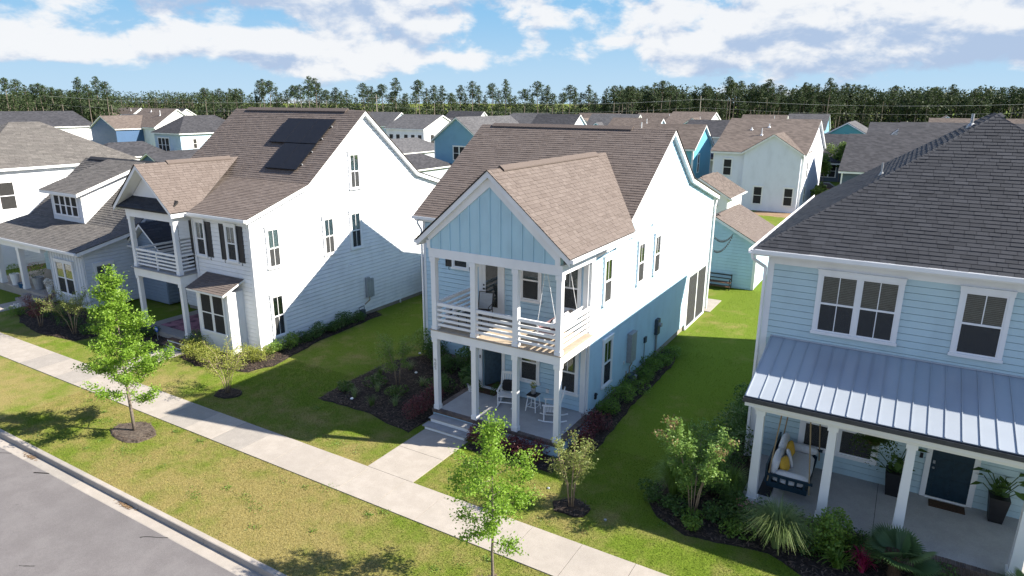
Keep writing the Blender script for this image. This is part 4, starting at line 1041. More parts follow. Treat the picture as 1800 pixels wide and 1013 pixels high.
# ------------------------------------------------------------------ the house on the right with the metal porch roof
def right_house():
    H = thing('house', 'dusty blue two-storey house with dark hip roof and silver metal porch roof at right', 'house', (2.2, 27, 0))
    x0, x1, y0, y1 = -3.35, 7.4, 21.0, 34.5
    f = MB(); f.box(x0+.04, x1-.04, y0+.04, y1-.04, -.2, .3); f.build('foundation', CONC2, H)
    b = MB(); b.box(x0, x1, y0, y1, .28, 7.05); wall = b.build('wall', STEEL_SIDE, H)
    WF = Wall('y', y0, -1); WL = Wall('x', x0, -1)
    siding(wall, WF, .46, 6.85, lambda z: (x0, x1), STEEL_SIDE, pitch=.2)
    siding(wall, WL, .3, 6.85, lambda z: (y0, y1), STEEL_SIDE, pitch=.2)
    t = MB(); WF.box(t, x0-.054, x0+.14, .28, 6.83, 0, .054); WL.box(t, y0, y0+.14, .28, 6.83, 0, .052); t.build('corner_board', WHITE, H)
    t = MB(); WF.box(t, x0-.03, x1, 6.83, 7.06, 0, .058); WL.box(t, y0, y1, 6.83, 7.06, 0, .056); t.build('frieze', WHITE, H)
    # hip roof
    ex0, ex1, ey0, ey1, ze = -3.8, 7.84, 20.57, 34.95, 7.27
    ax, w, sl = 2.02, 5.82, .673; za = ze+w*sl
    A, B = (ax, ey0+w, za), (ax, ey1-w, za)
    c = [(ex0, ey0, ze), (ex1, ey0, ze), (ex1, ey1, ze), (ex0, ey1, ze)]
    m = MB(); m.add([*c, A, B], [(0, 1, 4), (1, 2, 5, 4), (2, 3, 5), (3, 0, 4, 5), (3, 2, 1, 0)]); r = m.build('roof', EDGE, H)
    m = MB(); m.box(ex0+.02, ex1-.02, ey0+.02, ey1-.02, ze-.17, ze-.003); m.build('soffit', WHITE, r)
    plane_sh(r, (ex0, ey0, ze), (ex1, ey0, ze), A, A, DARK_SH, exposure=.16, wr=(.24, .42), thick=.017, own=300, own_from=.3, seed=51)
    plane_sh(r, (ex0, ey1, ze), (ex0, ey0, ze), B, A, DARK_SH, exposure=.16, wr=(.24, .42), thick=.017, seed=52)
    plane_sh(r, (ex1, ey0, ze), (ex1, ey1, ze), A, B, DARK_SH, exposure=.2, wr=(.4, .7), seed=53)
    # hip and ridge cap shingles
    def caps(P, Q, step=.2):
        P = Vector(P); Q = Vector(Q); d = (Q-P); L = d.length; d.normalize(); s = d.cross(Vector((0, 0, 1))).normalized(); u = s.cross(d)
        k = 0.0
        while k < L-.1:
            a = P+d*k; e = P+d*(k+step*1.25); m = MB(); tn = RNG.uniform(.3, 1)
            hw, dr = .15, .105
            m.add([a-s*hw+u*(.02-dr), a+u*.035, a+s*hw+u*(.02-dr), e-s*hw+u*(.012-dr), e+u*.018, e+s*hw+u*(.012-dr), a-s*hw+u*(-.005-dr), a+u*.01, a+s*hw+u*(-.005-dr)],
                  [(0, 1, 4, 3), (1, 2, 5, 4), (6, 7, 1, 0), (7, 8, 2, 1)], tn)
            m.build('ridge_cap', DARK_SH, r, tone=True); k += step
    caps(c[0], A); caps(c[1], A); caps(A, B)
    for (px, py, hh, rr) in ((-.9, 25.6, .4, .03), (1.45, 27.6, .4, .05)):
        zz = ze+(px-ex0)*sl
        m = MB(); m.tube([(px, py, zz-.1), (px, py, zz+hh)], rr, 8); m.lathe((px, py, zz-.1), [(rr*3, 0), (rr*2.6, .1), (rr*1.2, .2)], 8); m.build('vent_pipe', GREYBOX, r)
    gutter_x(H, ex0-.02, ex1, ey0+.0, ze+.02); m = MB(); m.box(ex0-.12, ex0, ey0-.1, ey1, ze-.1, ze-.085); m.box(ex0-.12, ex0-.108, ey0-.1, ey1, ze-.085, ze+.02); m.build('gutter', WHITE, H)
    downspout(H, [(ex0-.02, ey0-.04, 7.2), (ex0+.02, ey0-.02, 7.0), (x0-.1, y0-.1, 6.7), (x0-.1, y0-.1, .3)])
    window(H, WF, -1.85, .15, 4.95, 6.68, units=2, blind=1.0, head=.13, casing=.11, low_grid=True)
    window(H, WF, 1.66, 2.62, 4.95, 6.68, blind=1.0, casing=.11, head=.13)
    window(H, WF, 4.6, 5.6, 4.95, 6.68, blind=1.0, casing=.11)
    window(H, WF, -1.8, .15, 1.15, 2.75, units=2, blind=0, casing=.13)
    # metal porch roof with standing seams
    a0, b0 = (17.70, 3.80), (20.97, 4.53)
    m = MB(); m.prism([(-3.1, a0[0], a0[1]), (-3.1, b0[0], b0[1]), (-3.1, b0[0], b0[1]-.05), (-3.1, a0[0], a0[1]-.05)], (10.6, 0, 0)); pr = m.build('porch_roof', METAL, H)
    k = -3.06; dd = Vector((0, b0[0]-a0[0], b0[1]-a0[1])).normalized(); nn = Vector((0, -dd.z, dd.y))
    while k < 7.5:
        s = MB(); s.beam(Vector((k, a0[0], a0[1]))+nn*.014, Vector((k, b0[0], b0[1]))+nn*.014, .018, .03, up=nn); s.build('standing_seam', METAL, pr); k += .355
    s = MB(); s.box(-3.1, 7.5, 20.93, 20.99, 4.53, 4.575); s.build('flashing', METAL, pr)
    gutter_x(H, -3.12, 7.5, 17.71, 3.78, GUTTER_DARK, .13, .12)
    s = MB(); s.box(-3.08, 7.5, 17.715, 17.9, 3.5, 3.74); s.build('fascia', WHITE, H)
    s = MB(); s.box(-2.85, 7.5, 17.94, 18.2, 3.33, 3.62); s.build('beam', WHITE, H)
    s = MB(); s.box(-2.85, -2.6, 18.2, 20.96, 3.33, 3.6); s.build('beam', WHITE, H)
    s = MB(); s.prism([(-2.98, 18.0, 3.63), (-2.98, 20.97, 3.63), (-2.98, 20.97, 4.46), (-2.98, 18.0, 3.8)], (.1, 0, 0)); s.build('porch_gable_panel', WHITE, H)
    s = MB(); s.box(-2.6, 7.4, 18.2, 20.96, 3.5, 3.56); s.build('porch_ceiling', WHITE, H)
    # porch slab with a brick edge
    s = MB(); s.box(-2.98, 7.5, 17.98, 21.0, .0, .45); porch = s.build('porch', PORCH, H)
    s = MB(); s.box(-2.98, 7.5, 17.8, 17.98, .0, .44); s.build('mortar', MORTAR, porch)
    k = -2.98
    while k < 4.6:
        q = MB(); q.box(k+.004, k+.071, 17.77, 17.99, .34, .455+RNG.uniform(-.002, .003)); q.build('brick', BRICK, porch)
        q = MB(); q.box(k+.004, k+.071, 17.785, 17.8, .05, .33); q.build('brick', BRICK, porch); k += .0765
    s = MB(); s.box(.42, .432, 17.99, 20.97, .449, .452); s.build('control_joint', EDGE, porch)
    for px in (-2.68, -.85, .95, 3.47):
        m = MB(); y = 18.07
        m.add([(px-.125, y-.125, .45), (px+.125, y-.125, .45), (px+.125, y+.125, .45), (px-.125, y+.125, .45), (px-.095, y-.095, 3.33), (px+.095, y-.095, 3.33), (px+.095, y+.095, 3.33), (px-.095, y+.095, 3.33)],
              [(3, 2, 1, 0), (4, 5, 6, 7), (0, 1, 5, 4), (1, 2, 6, 5), (2, 3, 7, 6), (3, 0, 4, 7)])
        m.box(px-.155, px+.155, y-.155, y+.155, .452, .62); m.box(px-.13, px+.13, y-.13, y+.13, 3.2, 3.328); m.build('porch_post', WHITE, H)
    # front door
    d = MB(); WF.box(d, 1.48, 1.62, .455, 2.6, 0, .08); WF.box(d, 2.63, 2.77, .455, 2.6, 0, .08); WF.box(d, 1.46, 2.79, 2.6, 2.75, 0, .085); WF.box(d, 1.62, 2.63, .452, .5, 0, .1); dd = d.build('door', WHITE, H)
    l = MB(); WF.box(l, 1.62, 2.63, .5, 2.6, .025, .068)
    for (a, c_) in ((1.74, 2.08), (2.17, 2.51)):
        for (z0, z1) in ((.65, 1.15), (1.25, 1.75)): WF.box(l, a, c_, z0, z1, .068, .078)
    l.build('door_leaf', NAVY, dd)
    for k in range(3):
        l = MB(); WF.box(l, 1.78+k*.24, 1.98+k*.24, 2.0, 2.45, .0685, .074); l.build('pane', GLASS, dd)
    l = MB(); l.lathe((1.7, 20.92, 1.42), [(.0, -.03), (.035, -.02), (.035, .02), (.0, .03)], 8); WF.box(l, 1.67, 1.73, 1.55, 1.65, .068, .086); l.build('door_handle', GREYBOX, dd)
    l = MB(); WF.box(l, 1.33, 1.41, 1.62, 1.78, .03, .06); l.build('doorbell', BLACK, dd)
    return H
right = right_house()
# white vinyl gate post by the right house, and fence panels behind the houses
t = thing('gate_post', 'white vinyl gate post with black hinges beside the blue house at right', 'gate post', (-4.0, 27.5, 0))
m = MB(); m.box(-4.06, -3.92, 27.4, 27.54, 0, 1.85); m.prism([(-4.09, 27.37, 1.85), (-3.89, 27.37, 1.85), (-3.99, 27.37, 1.92)], (0, .2, 0)); m.build('post', PVC, t)
for zz in (.4, 1.55):
    m = MB(); m.box(-4.09, -4.06, 27.43, 27.5, zz-.05, zz+.05); m.build('hinge', BLACK, t)
t = thing('fence', 'weathered dark wooden fence at the back of the gap between white and blue houses', 'fence', (-22, 31, 0))
x = -25.05
while x < -18.9:
    m = MB(); m.box(x, x+.135, 31.2, 31.225, .05, 1.85+RNG.uniform(-.01, .01)); m.build('fence_board', FENCE, t); x += .145
for zz in (.4, 1.5):
    m = MB(); m.box(-25.05, -18.9, 31.23, 31.27, zz, zz+.09); m.build('fence_rail', FENCE, t)
for px in (-25.0, -22.6, -20.2):
    m = MB(); m.box(px, px+.1, 31.27, 31.37, 0, 2.35 if px < -24 else 1.95); m.build('fence_post', FENCE, t)

# ------------------------------------------------------------------ bungalow and hip-roofed house at far left
def bungalow():
    H = thing('house', 'pale grey bungalow with broad grey roof and four-window dormer', 'house', (-44, 24, 0))
    prof = [(18.15, 3.52), (21.35, 4.22), (25.5, 7.63), (29.65, 4.22), (32, 3.7)]
    U = -.22
    def pz(y):
        for (a, za), (b, zb) in zip(prof, prof[1:]):
            if y <= b: return za+(zb-za)*(y-a)/(b-a)
    b = MB(); ys = [18.65, 21.35, 25.5, 29.65, 31.6]
    b.prism([(-42.5, 18.65, .1), (-42.5, 31.6, .1)]+[(-42.5, y, pz(y)+U) for y in reversed(ys)], (3.8, 0, 0))
    ys2 = [21.6, 25.5, 29.65, 31.6]
    b.prism([(-49.7, 21.6, .1), (-49.7, 31.6, .1)]+[(-49.7, y, pz(y)+U) for y in reversed(ys2)], (7.2, 0, 0))
    wall = b.build('wall', GREY_SIDE, H)
    WF = Wall('y', 18.65, -1); WR = Wall('x', -38.7, 1); WB = Wall('y', 21.6, -1)
    k = -42.4
    while k < -38.75:
        m = MB(); WF.box(m, k-.025, k+.025, .2, 3.35, .001, .03); m.build('batten', GREY_SIDE, wall); k += .3
    def rr(z):
        zz = z-U; lo, hi = 18.65, 31.6
        if zz > prof[0][1]:
            for (a, za), (c, zc) in zip(prof, prof[1:3]):
                if za <= zz <= zc: lo = max(lo, a+(c-a)*(zz-za)/(zc-za))
        if zz > prof[4][1]:
            for (a, za), (c, zc) in zip(prof[2:], prof[3:]):
                if zc <= zz <= za: hi = min(hi, a+(c-a)*(za-zz)/(za-zc))
        return lo, hi
    siding(wall, WR, .2, 7.3, rr, GREY_SIDE, joined=True); siding(wall, WB, .3, 4.0, lambda z: (-49.7, -42.5), STEEL_SIDE, joined=True)
    r = roof_x(H, prof, -50.05, -38.3, GREY_SH)
    plane_sh(r, (-50.07, 18.12, 3.515), (-38.28, 18.12, 3.515), (-50.07, 21.35, 4.22), (-38.28, 21.35, 4.22), GREY_SH, exposure=.16, wr=(.25, .5), seed=61)
    plane_sh(r, (-50.07, 21.35, 4.22), (-38.28, 21.35, 4.22), (-50.07, 25.5, 7.63), (-38.28, 25.5, 7.63), GREY_SH, exposure=.17, wr=(.25, .5), thick=.022, seed=62)
    v = MB(); y0, z0 = prof[2]; v.prism([(-49.5, y0-.2, z0-.1), (-49.5, y0, z0+.06), (-49.5, y0+.2, z0-.1), (-49.5, y0+.2, z0-.05), (-49.5, y0, z0+.11), (-49.5, y0-.2, z0-.05)], (10.8, 0, 0)); v.build('ridge_vent', DARK_SH, r)
    gutter_x(H, -50.05, -38.3, 18.15, 3.5)
    downspout(H, [(-38.5, 18.1, 3.4), (-38.65, 18.5, 3.15), (-38.68, 18.6, .2)])
    # dormer
    d = MB(); d.prism([(-46.75, 21.25, 4.0), (-46.75, 21.25, 6.12), (-46.75, 24.9, 7.1), (-46.75, 21.75, 4.2)], (3.55, 0, 0)); dm = d.build('dormer', GREY_SIDE, H)
    q = MB(); q.prism([(-47.2, 20.85, 6.08), (-47.2, 25.5, 7.66), (-47.2, 25.5, 7.45), (-47.2, 20.85, 5.88)], (4.4, 0, 0)); dr = q.build('dormer_roof', WHITE, dm)
    plane_sh(dm, (-47.22, 20.83, 6.08), (-42.78, 20.83, 6.08), (-47.22, 25.5, 7.67), (-42.78, 25.5, 7.67), GREY_SH, exposure=.17, wr=(.25, .5), seed=63)
    WD = Wall('y', 21.25, -1)
    window(dm, WD, -46.3, -43.65, 4.62, 5.75, units=4, base=.02, casing=.09, head=.1)
    WDR = Wall('x', -43.2, 1)
    siding(dm, WDR, 4.1, 6.2, lambda z: (21.25, 21.3+(z-4.15)/.82 if z > 4.2 else 21.4), WHITE_SIDE, joined=True)
    # porch and windows
    window(H, WF, -41.7, -39.95, .75, 2.6, units=2, casing=.12, curtain=.48, grid=False)
    window(H, WR, 19.2, 20.1, .9, 2.55, blind=1.0); window(H, WB, -48.6, -47.4, 1.0, 2.6, blind=.3); window(H, WB, -46.6, -45.3, .9, 2.5, units=2)
    s = MB(); s.box(-49.9, -42.52, 18.2, 21.58, .0, .45); pc = s.build('porch', CONC, H)
    for i in range(2):
        s = MB(); s.box(-44.9, -42.6, 17.85-.35*i, 18.19, -.05, .3-.15*i); s.build('step', CONC2, pc)
    for px in (-45.3, -48.2): post(H, px, 18.4, .45, 3.0, .28)
    s = MB(); s.box(-49.9, -42.5, 18.26, 18.54, 3.0, 3.3); s.build('beam', WHITE, H)
    d = MB(); WB.box(d, -44.3, -43.3, .45, 2.6, .03, .08); d.build('door', WOODWARM, H)
    # side wing
    s = MB(); s.prism([(-38.68, 21.6, .1), (-36.0, 21.6, .1), (-36.0, 21.6, 3.4), (-37.34, 21.6, 4.5), (-38.68, 21.6, 3.4)], (0, 8, 0)); sw_ = s.build('side_wing', SLATE_SIDE, H)
    siding(sw_, Wall('x', -36.0, 1), .2, 3.35, lambda z: (21.6, 29.6), SLATE_SIDE, joined=True); siding(sw_, Wall('y', 21.6, -1), .2, 4.35, lambda z: (-38.68+max(0, z-3.4)*1.22, -36.0-max(0, z-3.4)*1.22), SLATE_SIDE, joined=True)
    rg = roof_y(sw_, [(-39.0, 3.45), (-37.34, 4.8), (-35.7, 3.45)], 21.2, 29.8, th=.16)
    plane_sh(rg, (-35.68, 21.18, 3.45), (-35.68, 29.8, 3.45), (-37.34, 21.18, 4.8), (-37.34, 29.8, 4.8), DARK_SH, exposure=.2, wr=(.3, .6), seed=64)
    plane_sh(rg, (-39.0, 29.8, 3.45), (-39.0, 21.18, 3.45), (-37.34, 29.8, 4.8), (-37.34, 21.18, 4.8), DARK_SH, exposure=.2, wr=(.3, .6), seed=65)
    gutter_x(sw_, -39.1, -37.6, 21.25, 3.42); window(sw_, Wall('x', -36.0, 1), 24.5, 25.6, 1.6, 2.3, grid=False)
    return H
bungalow()

def hip_house(label, x0, x1, y0, y1, ze, rise_pts, wallmat, shmat, ov=.4, group=None, shingled=False, wins=(), seed=70):
    """hip roof: eave rectangle x0..x1, y0..y1 at ze; rise_pts = the two ridge ends"""
    H = thing('house', label, 'house', ((x0+x1)/2, (y0+y1)/2, 0), group)
    b = MB(); b.box(x0+ov, x1-ov, y0+ov, y1-ov, -.1, ze-.05); wall = b.build('wall', wallmat, H)
    c = [(x0, y0, ze), (x1, y0, ze), (x1, y1, ze), (x0, y1, ze)]; A, B = rise_pts
    m = MB()
    alongy = abs(A[0]-B[0]) < abs(A[1]-B[1])
    if alongy: fs = [(0, 1, 4), (1, 2, 5, 4), (2, 3, 5), (3, 0, 4, 5), (3, 2, 1, 0)]     # A front, B back
    else: fs = [(3, 0, 4), (0, 1, 5, 4), (1, 2, 5), (2, 3, 4, 5), (3, 2, 1, 0)]          # A left, B right
    m.add([*c, A, B], fs); r = m.build('roof', EDGE if shingled else shmat, H)
    m = MB(); m.box(x0+.03, x1-.03, y0+.03, y1-.03, ze-.2, ze-.004); m.build('soffit', WHITE, r)
    if shingled:
        kw = dict(exposure=.18, wr=(.25, .55), thick=.018)
        if alongy:
            plane_sh(r, c[0], c[1], A, A, shmat, seed=seed, **kw); plane_sh(r, c[1], c[2], A, B, shmat, seed=seed+1, **kw)
        else:
            plane_sh(r, c[0], c[1], A, B, shmat, seed=seed, **kw); plane_sh(r, c[1], c[2], B, B, shmat, seed=seed+1, **kw)
    for (side, a, b_, z0, z1, units) in wins:
        W = {'f': Wall('y', y0+ov, -1), 'r': Wall('x', x1-ov, 1)}[side]
        window(H, W, a, b_, z0, z1, units=units, base=.02, detail=False)
    return H
hl = hip_house('white house with large grey hip roof rising behind the bungalow at left edge', -62.7, -53.3, 19.8, 31.2, 7.0, ((-58, 24.5, 9.92), (-58, 26.5, 9.92)), WHITE_SIDE, GREY_SH, shingled=True, wins=(('r', 21.2, 22.2, 4.2, 6.0, 1),))
siding(hl, Wall('x', -53.7, 1), .2, 6.7, lambda z: (20.2, 30.8), WHITE_SIDE, joined=True)

# ------------------------------------------------------------------ garage, bench, string lights
def gable_garage(label, x0, x1, y0, y1, ze, zr, wallmat, roofmat, near=False, ov=.35, group=None, door=False):
    """single-storey garage, ridge along y"""
    cx = (x0+x1)/2; H = thing('garage', label, 'garage', (cx, (y0+y1)/2, 0), group)
    s = (zr-ze)/(cx-x0+ov)
    b = MB(); zt = ze+s*ov-.2
    b.prism([(x0, y0, 0), (x1, y0, 0), (x1, y0, zt), (cx, y0, zr-.22), (x0, y0, zt)], (0, y1-y0, 0)); w = b.build('wall', wallmat, H)
    r = roof_y(H, [(x0-ov, ze), (cx, zr), (x1+ov, ze)], y0-.3, y1+.3, th=.18)
    if near:
        plane_sh(r, (x1+ov, y0-.32, ze), (x1+ov, y1+.32, ze), (cx, y0-.32, zr), (cx, y1+.32, zr), roofmat, exposure=.16, wr=(.25, .5), seed=71)
        plane_sh(r, (x0-ov, y1+.32, ze), (x0-ov, y0-.32, ze), (cx, y1+.32, zr), (cx, y0-.32, zr), roofmat, exposure=.16, wr=(.25, .5), seed=72)
        siding(w, Wall('y', y0, -1), .1, zr-.25, lambda z: (x0, x1) if z < zt else (x0+(z-zt)/s, x1-(z-zt)/s), wallmat, joined=False)
        siding(w, Wall('x', x1, 1), .1, zt, lambda z: (y0, y1), wallmat, joined=True)
        t = MB(); Wall('y', y0, -1).box(t, x1-.12, x1+.053, .05, zt+.02, 0, .056); Wall('x', x1, 1).box(t, y0, y0+.12, .05, zt+.02, 0, .054); t.build('corner_board', WHITE, H)
    else:
        m = MB(); t = .012; m.prism([(x0-ov, y0-.3, ze+.002), (cx, y0-.3, zr+.002), (x1+ov, y0-.3, ze+.002), (x1+ov, y0-.3, ze+t), (cx, y0-.3, zr+t), (x0-ov, y0-.3, ze+t)], (0, y1-y0+.6, 0)); m.build('shingle_sheet', roofmat, r)
    v = MB(); v.prism([(cx-.16, y0+.4, zr-.09), (cx, y0+.4, zr+.05), (cx+.16, y0+.4, zr-.09), (cx+.16, y0+.4, zr-.04), (cx, y0+.4, zr+.09), (cx-.16, y0+.4, zr-.04)], (0, y1-y0-1.5, 0)); v.build('ridge_vent', roofmat, r)
    gutter_y(H, y0-.3, y1+.3, x1+ov-.01, ze-.01)
    if door:
        W = Wall('y', y0, -1); d = MB(); W.box(d, x1-2.3, x1-1.3, .05, 2.1, 0, .06); dd = d.build('door', WHITE, H)
        l = MB(); l.lathe((x1-1.0, y0-.12, 2.2), [(.03, -.1), (.09, -.05), (.06, .08), (.02, .1)], 8); l.build('wall_lantern', BLACK, H)
    return H
gable_garage('light blue garage with brown roof behind the blue house', -13.0, -7.75, 43.0, 49.0, 2.95, 4.55, BLUE_SIDE, BROWN_SH, True)
gable_garage('white garage with brown roof behind the blue garage', -20.0, -14.6, 64.0, 70.0, 2.95, 4.7, WHITE_SIDE, BROWN_FAR, False, door=True)

t = thing('garden_bench', 'wooden slatted garden bench with black metal frame by the blue garage wall', 'bench', (-9.9, 42.4, 0))
for k in range(4):
    m = MB(); m.box(-10.7, -9.0, 42.12+k*.125, 42.23+k*.125, .45, .48); m.build('seat_slat', WOODWARM, t)
m = MB(); m.box(-10.7, -9.0, 42.63, 42.66, .62, .68); m.box(-10.7, -9.0, 42.68, 42.71, .84, .92); m.build('backrest', BLACK, t)
m = MB(); m.box(-10.68, -9.02, 42.2, 42.55, .17, .2); m.build('lower_shelf', WOODWARM, t)
for sx in (-10.68, -9.05):
    for (y_, z1) in ((42.14, .66), (42.62, .95)):
        m = MB(); m.box(sx, sx+.05, y_, y_+.05, 0, z1); m.build('leg', BLACK, t)
    m = MB(); m.box(sx, sx+.05, 42.12, 42.66, .66, .7); m.build('armrest', BLACK, t)

for k, (A, B, sag, lab) in enumerate((((-9.15, 37.6, 4.3), (-9.25, 42.95, 3.55), .35, 'upper string of black festoon bulbs from the blue house to its garage'), ((-9.15, 37.7, 3.5), (-9.25, 42.93, 3.5), .45, 'lower string of black festoon bulbs from the blue house to its garage'))):
    t = thing('string_lights', lab, 'string lights', A, group='festoon bulbs behind the blue house')
    pts = [Vector(A).lerp(Vector(B), i/16)-Vector((0, 0, sag*4*(i/16)*(1-i/16))) for i in range(17)]
    m = MB(); m.tube(pts, .008, 4); m.build('cable', BLACK, t)
    for p in pts[1:-1]:
        m = MB(); m.lathe((p.x, p.y, p.z-.14), [(.0, 0), (.035, .03), (.035, .07), (.018, .1), (.018, .14)], 8); m.build('bulb', BLACK, t)

# ------------------------------------------------------------------ porch furniture
def rocking_chair(label, loc, rz):
    t = local_thing('rocking_chair', label, 'chair', loc, rz, 'white rocking chairs on the porch')   # faces -y
    W_ = .56
    for s in (-1, 1):
        x_ = s*W_/2
        m = MB(); m.tube([(x_, -.48, .07), (x_, -.25, .03), (x_, .1, .025), (x_, .4, .07), (x_, .55, .12)], .026, 6); m.build('rocker', WHITE, t)
        for (y_, z1) in ((-.27, .64), (.24, .45)):
            m = MB(); m.tube([(x_, y_, .03), (x_, y_, z1)], .024, 6); m.build('leg', WHITE, t)
        m = MB(); m.cbox(x_, -.03, .655, .08, .62, .03); m.build('armrest', WHITE, t)
        m = MB(); m.tube([(x_, .22, .4), (x_, .42, 1.16)], .025, 6); m.build('back_post', WHITE, t)
    for k in range(6):
        m = MB(); m.cbox(0, -.24+k*.095, .425+.0, W_+.02, .08, .022); m.build('seat_slat', WHITE, t)
    for k in range(6):
        x_ = -.21+k*.084; m = MB(); m.beam((x_, .235, .47), (x_, .4, 1.1), .045, .018, up=(0, 1, 0)); m.build('back_slat', WHITE, t)
    m = MB(); m.beam((-.3, .415, 1.13), (.3, .415, 1.13), .03, .1); m.beam((-.3, .25, .5), (.3, .25, .5), .03, .06); m.build('back_rail', WHITE, t)
    m = MB(); m.beam((-.27, -.27, .2), (.27, -.27, .2), .025, .04); m.beam((-.27, .24, .2), (.27, .24, .2), .025, .04); m.build('stretcher', WHITE, t)
    c = MB(); c.pillow((0, .2, .70), (1, 0, 0), (0, .25, .97), (0, -.97, .25), .44, .44, .14); c.build('cushion', BLACKFAB, t, smooth=True)
    return t
rocking_chair('white rocking chair with black cushion facing the street, by the front door', (-11.95, 19.72, .5), math.radians(18))
rocking_chair('white rocking chair with black cushion turned sideways, near the right porch post', (-9.92, 19.52, .5), math.radians(-68))

t = local_thing('stool_table', 'small white stool table with dark top between the rocking chairs', 'table', (-10.88, 19.85, .5))
m = MB(); m.cbox(0, 0, .62, .4, .4, .03); m.build('table_top', BLACK, t)
m = MB(); m.cbox(0, 0, .58, .36, .36, .05); m.build('apron', WHITE, t)
for sx in (-1, 1):
    for sy in (-1, 1):
        m = MB(); m.tube([(sx*.21, sy*.21, 0), (sx*.14, sy*.14, .6)], .02, 6); m.build('leg', WHITE, t)
m = MB()
for a, b in (((-.19, -.19), (.19, -.19)), ((.19, -.19), (.19, .19)), ((.19, .19), (-.19, .19)), ((-.19, .19), (-.19, -.19))): m.tube([(a[0], a[1], .18), (b[0], b[1], .18)], .012, 5)
m.build('stretcher', WHITE, t)

def leafset(n, fn, seed, l=(.04, .08), w=.5, up=.3):
    """n leaf quads; fn(rng, n) -> centres (n,3); returns verts, faces, tones"""
    R = np.random.default_rng(seed); c = fn(R, n); n = len(c)
    d = R.normal(size=(n, 3)); d[:, 2] = d[:, 2]*.6; d /= np.linalg.norm(d, axis=1, keepdims=True)
    q = R.normal(size=(n, 3)); q[:, 2] += up*3; s = np.cross(d, q); s /= np.linalg.norm(s, axis=1, keepdims=True)+1e-9
    L = R.uniform(l[0], l[1], (n, 1)); Wd = L*w
    V = np.stack([c-d*L*.5, c+s*Wd*.5, c+d*L*.5, c-s*Wd*.5], axis=1).reshape(-1, 3)
    F = np.arange(4*n).reshape(n, 4); tone = np.repeat(R.uniform(0, 1, n), 4)
    return V, F, tone

def bouquet(t, base, r, h, mat, n, seed, l=(.05, .09)):
    def fn(R, n):
        p = R.normal(size=(n, 3)); p /= np.linalg.norm(p, axis=1, keepdims=True); p *= R.uniform(.4, 1, (n, 1))**.5
        return p*np.array([r, r, h/2])+np.array([base[0], base[1], base[2]+h/2])
    V, F, T = leafset(n, fn, seed, l); return np_mesh('foliage' if mat not in (PETAL, PETALPINK) else 'blossom', V, F, T, mat, t)

t = local_thing('flower_vase', 'grey vase of white flowers on the small stool table', 'vase', (-10.88, 19.85, 1.138))
m = MB(); m.lathe((0, 0, 0), [(.06, 0), (.08, .02), (.085, .2), (.1, .24), (.09, .24)], 12); m.build('vase', GREYBOX, t, smooth=True)
bouquet(t, (0, 0, .24), .13, .24, LEAF_YEL, 90, 1); bouquet(t, (0, 0, .34), .14, .2, PETAL, 50, 2, (.05, .08))

def fern(name, label, loc, r, seed, pot=None, hang=False, group='ferns in pots', n=46):
    t = local_thing(name, label, 'fern', loc, 0, group)
    R = random.Random(seed); V = []; F = []; T = []
    z0 = .3 if pot else 0
    for k in range(n):                                 # each frond an arching strip with leaflets
        a = R.uniform(0, 2*math.pi); L = r*R.uniform(.75, 1.2); rise = R.uniform(.25, .75)*r; dr = R.uniform(.35, .9)*r*(1.5 if hang else 1)
        ca, sa = math.cos(a), math.sin(a); tn = R.random(); m_ = 11; prev = None
        for i in range(m_):
            u = (i+.5)/m_; x_ = L*u; z_ = z0+rise*math.sin(u*2.2)-dr*u*u; wv = .085*r/.4*(1-u*.75)
            for sg in (-1, 1):
                b = len(V); p = (ca*x_, sa*x_, z_)
                V += [p, (p[0]+ca*.03, p[1]+sa*.03, z_), (p[0]-sa*sg*wv+ca*.05, p[1]+ca*sg*wv+sa*.05, z_-.012), (p[0]-sa*sg*wv+ca*.02, p[1]+ca*sg*wv+sa*.02, z_-.016)]
                F.append((b, b+1, b+2, b+3)); T += [tn]*4
    np_mesh('fronds', np.array(V), np.array(F), T, LEAF_FERN, t)
    if pot is not None:
        m = MB(); m.lathe((0, 0, 0), [(.12, 0), (.17, .28), (.19, .3), (.17, .3), (.15, .26)], 14); m.build('pot', pot, t)
    if hang:
        m = MB(); m.lathe((0, 0, -.16), [(.03, 0), (.15, .04), (.18, .16), (.15, .16)], 12); m.build('basket', MAT_BROWN, t)
        m = MB()
        for k in range(3): a = k*2.1; m.tube([(math.cos(a)*.16, math.sin(a)*.16, 0), (0, 0, .75)], .006, 4)
        m.tube([(0, 0, .75), (0, 0, 1.0)], .006, 4); m.build('hanger', ROPE, t)
    return t
fern('potted_fern', 'green fern in white pot right of the open front door', (-12.5, 20.2, .5), .42, 3, PVC)
fern('potted_fern', 'green fern in white pot left of the open front door', (-13.78, 20.05, .5), .42, 4, PVC)
fern('hanging_fern', 'full green fern hanging in a basket from the right porch ceiling', (.12, 19.55, 2.5), .58, 5, None, True, 'ferns in pots', 70)

def mat_thing(name, label, x0, x1, y0, y1, z, mat, cat='doormat'):
    m = MB(); m.box(x0, x1, y0, y1, z+.002, z+.018); return tag(m.build(name, mat), label, cat)
mat_thing('doormat', 'brown coir doormat before the open blue house door', -13.65, -12.75, 20.08, 20.5, .5, MAT_BROWN)
mat_thing('doormat', 'dark doormat before the navy door of the right house', 1.72, 2.6, 20.42, 20.82, .45, MAT_BROWN)
mat_thing('porch_rug', 'faded pink rug on the white house porch', -32.4, -29.6, 18.8, 21.4, .3, RUGPINK, 'rug')
mat_thing('porch_rug', 'dark striped rug under the hanging daybed', -2.6, -2.25, 18.5, 20.8, .45, BLACKFAB, 'rug')

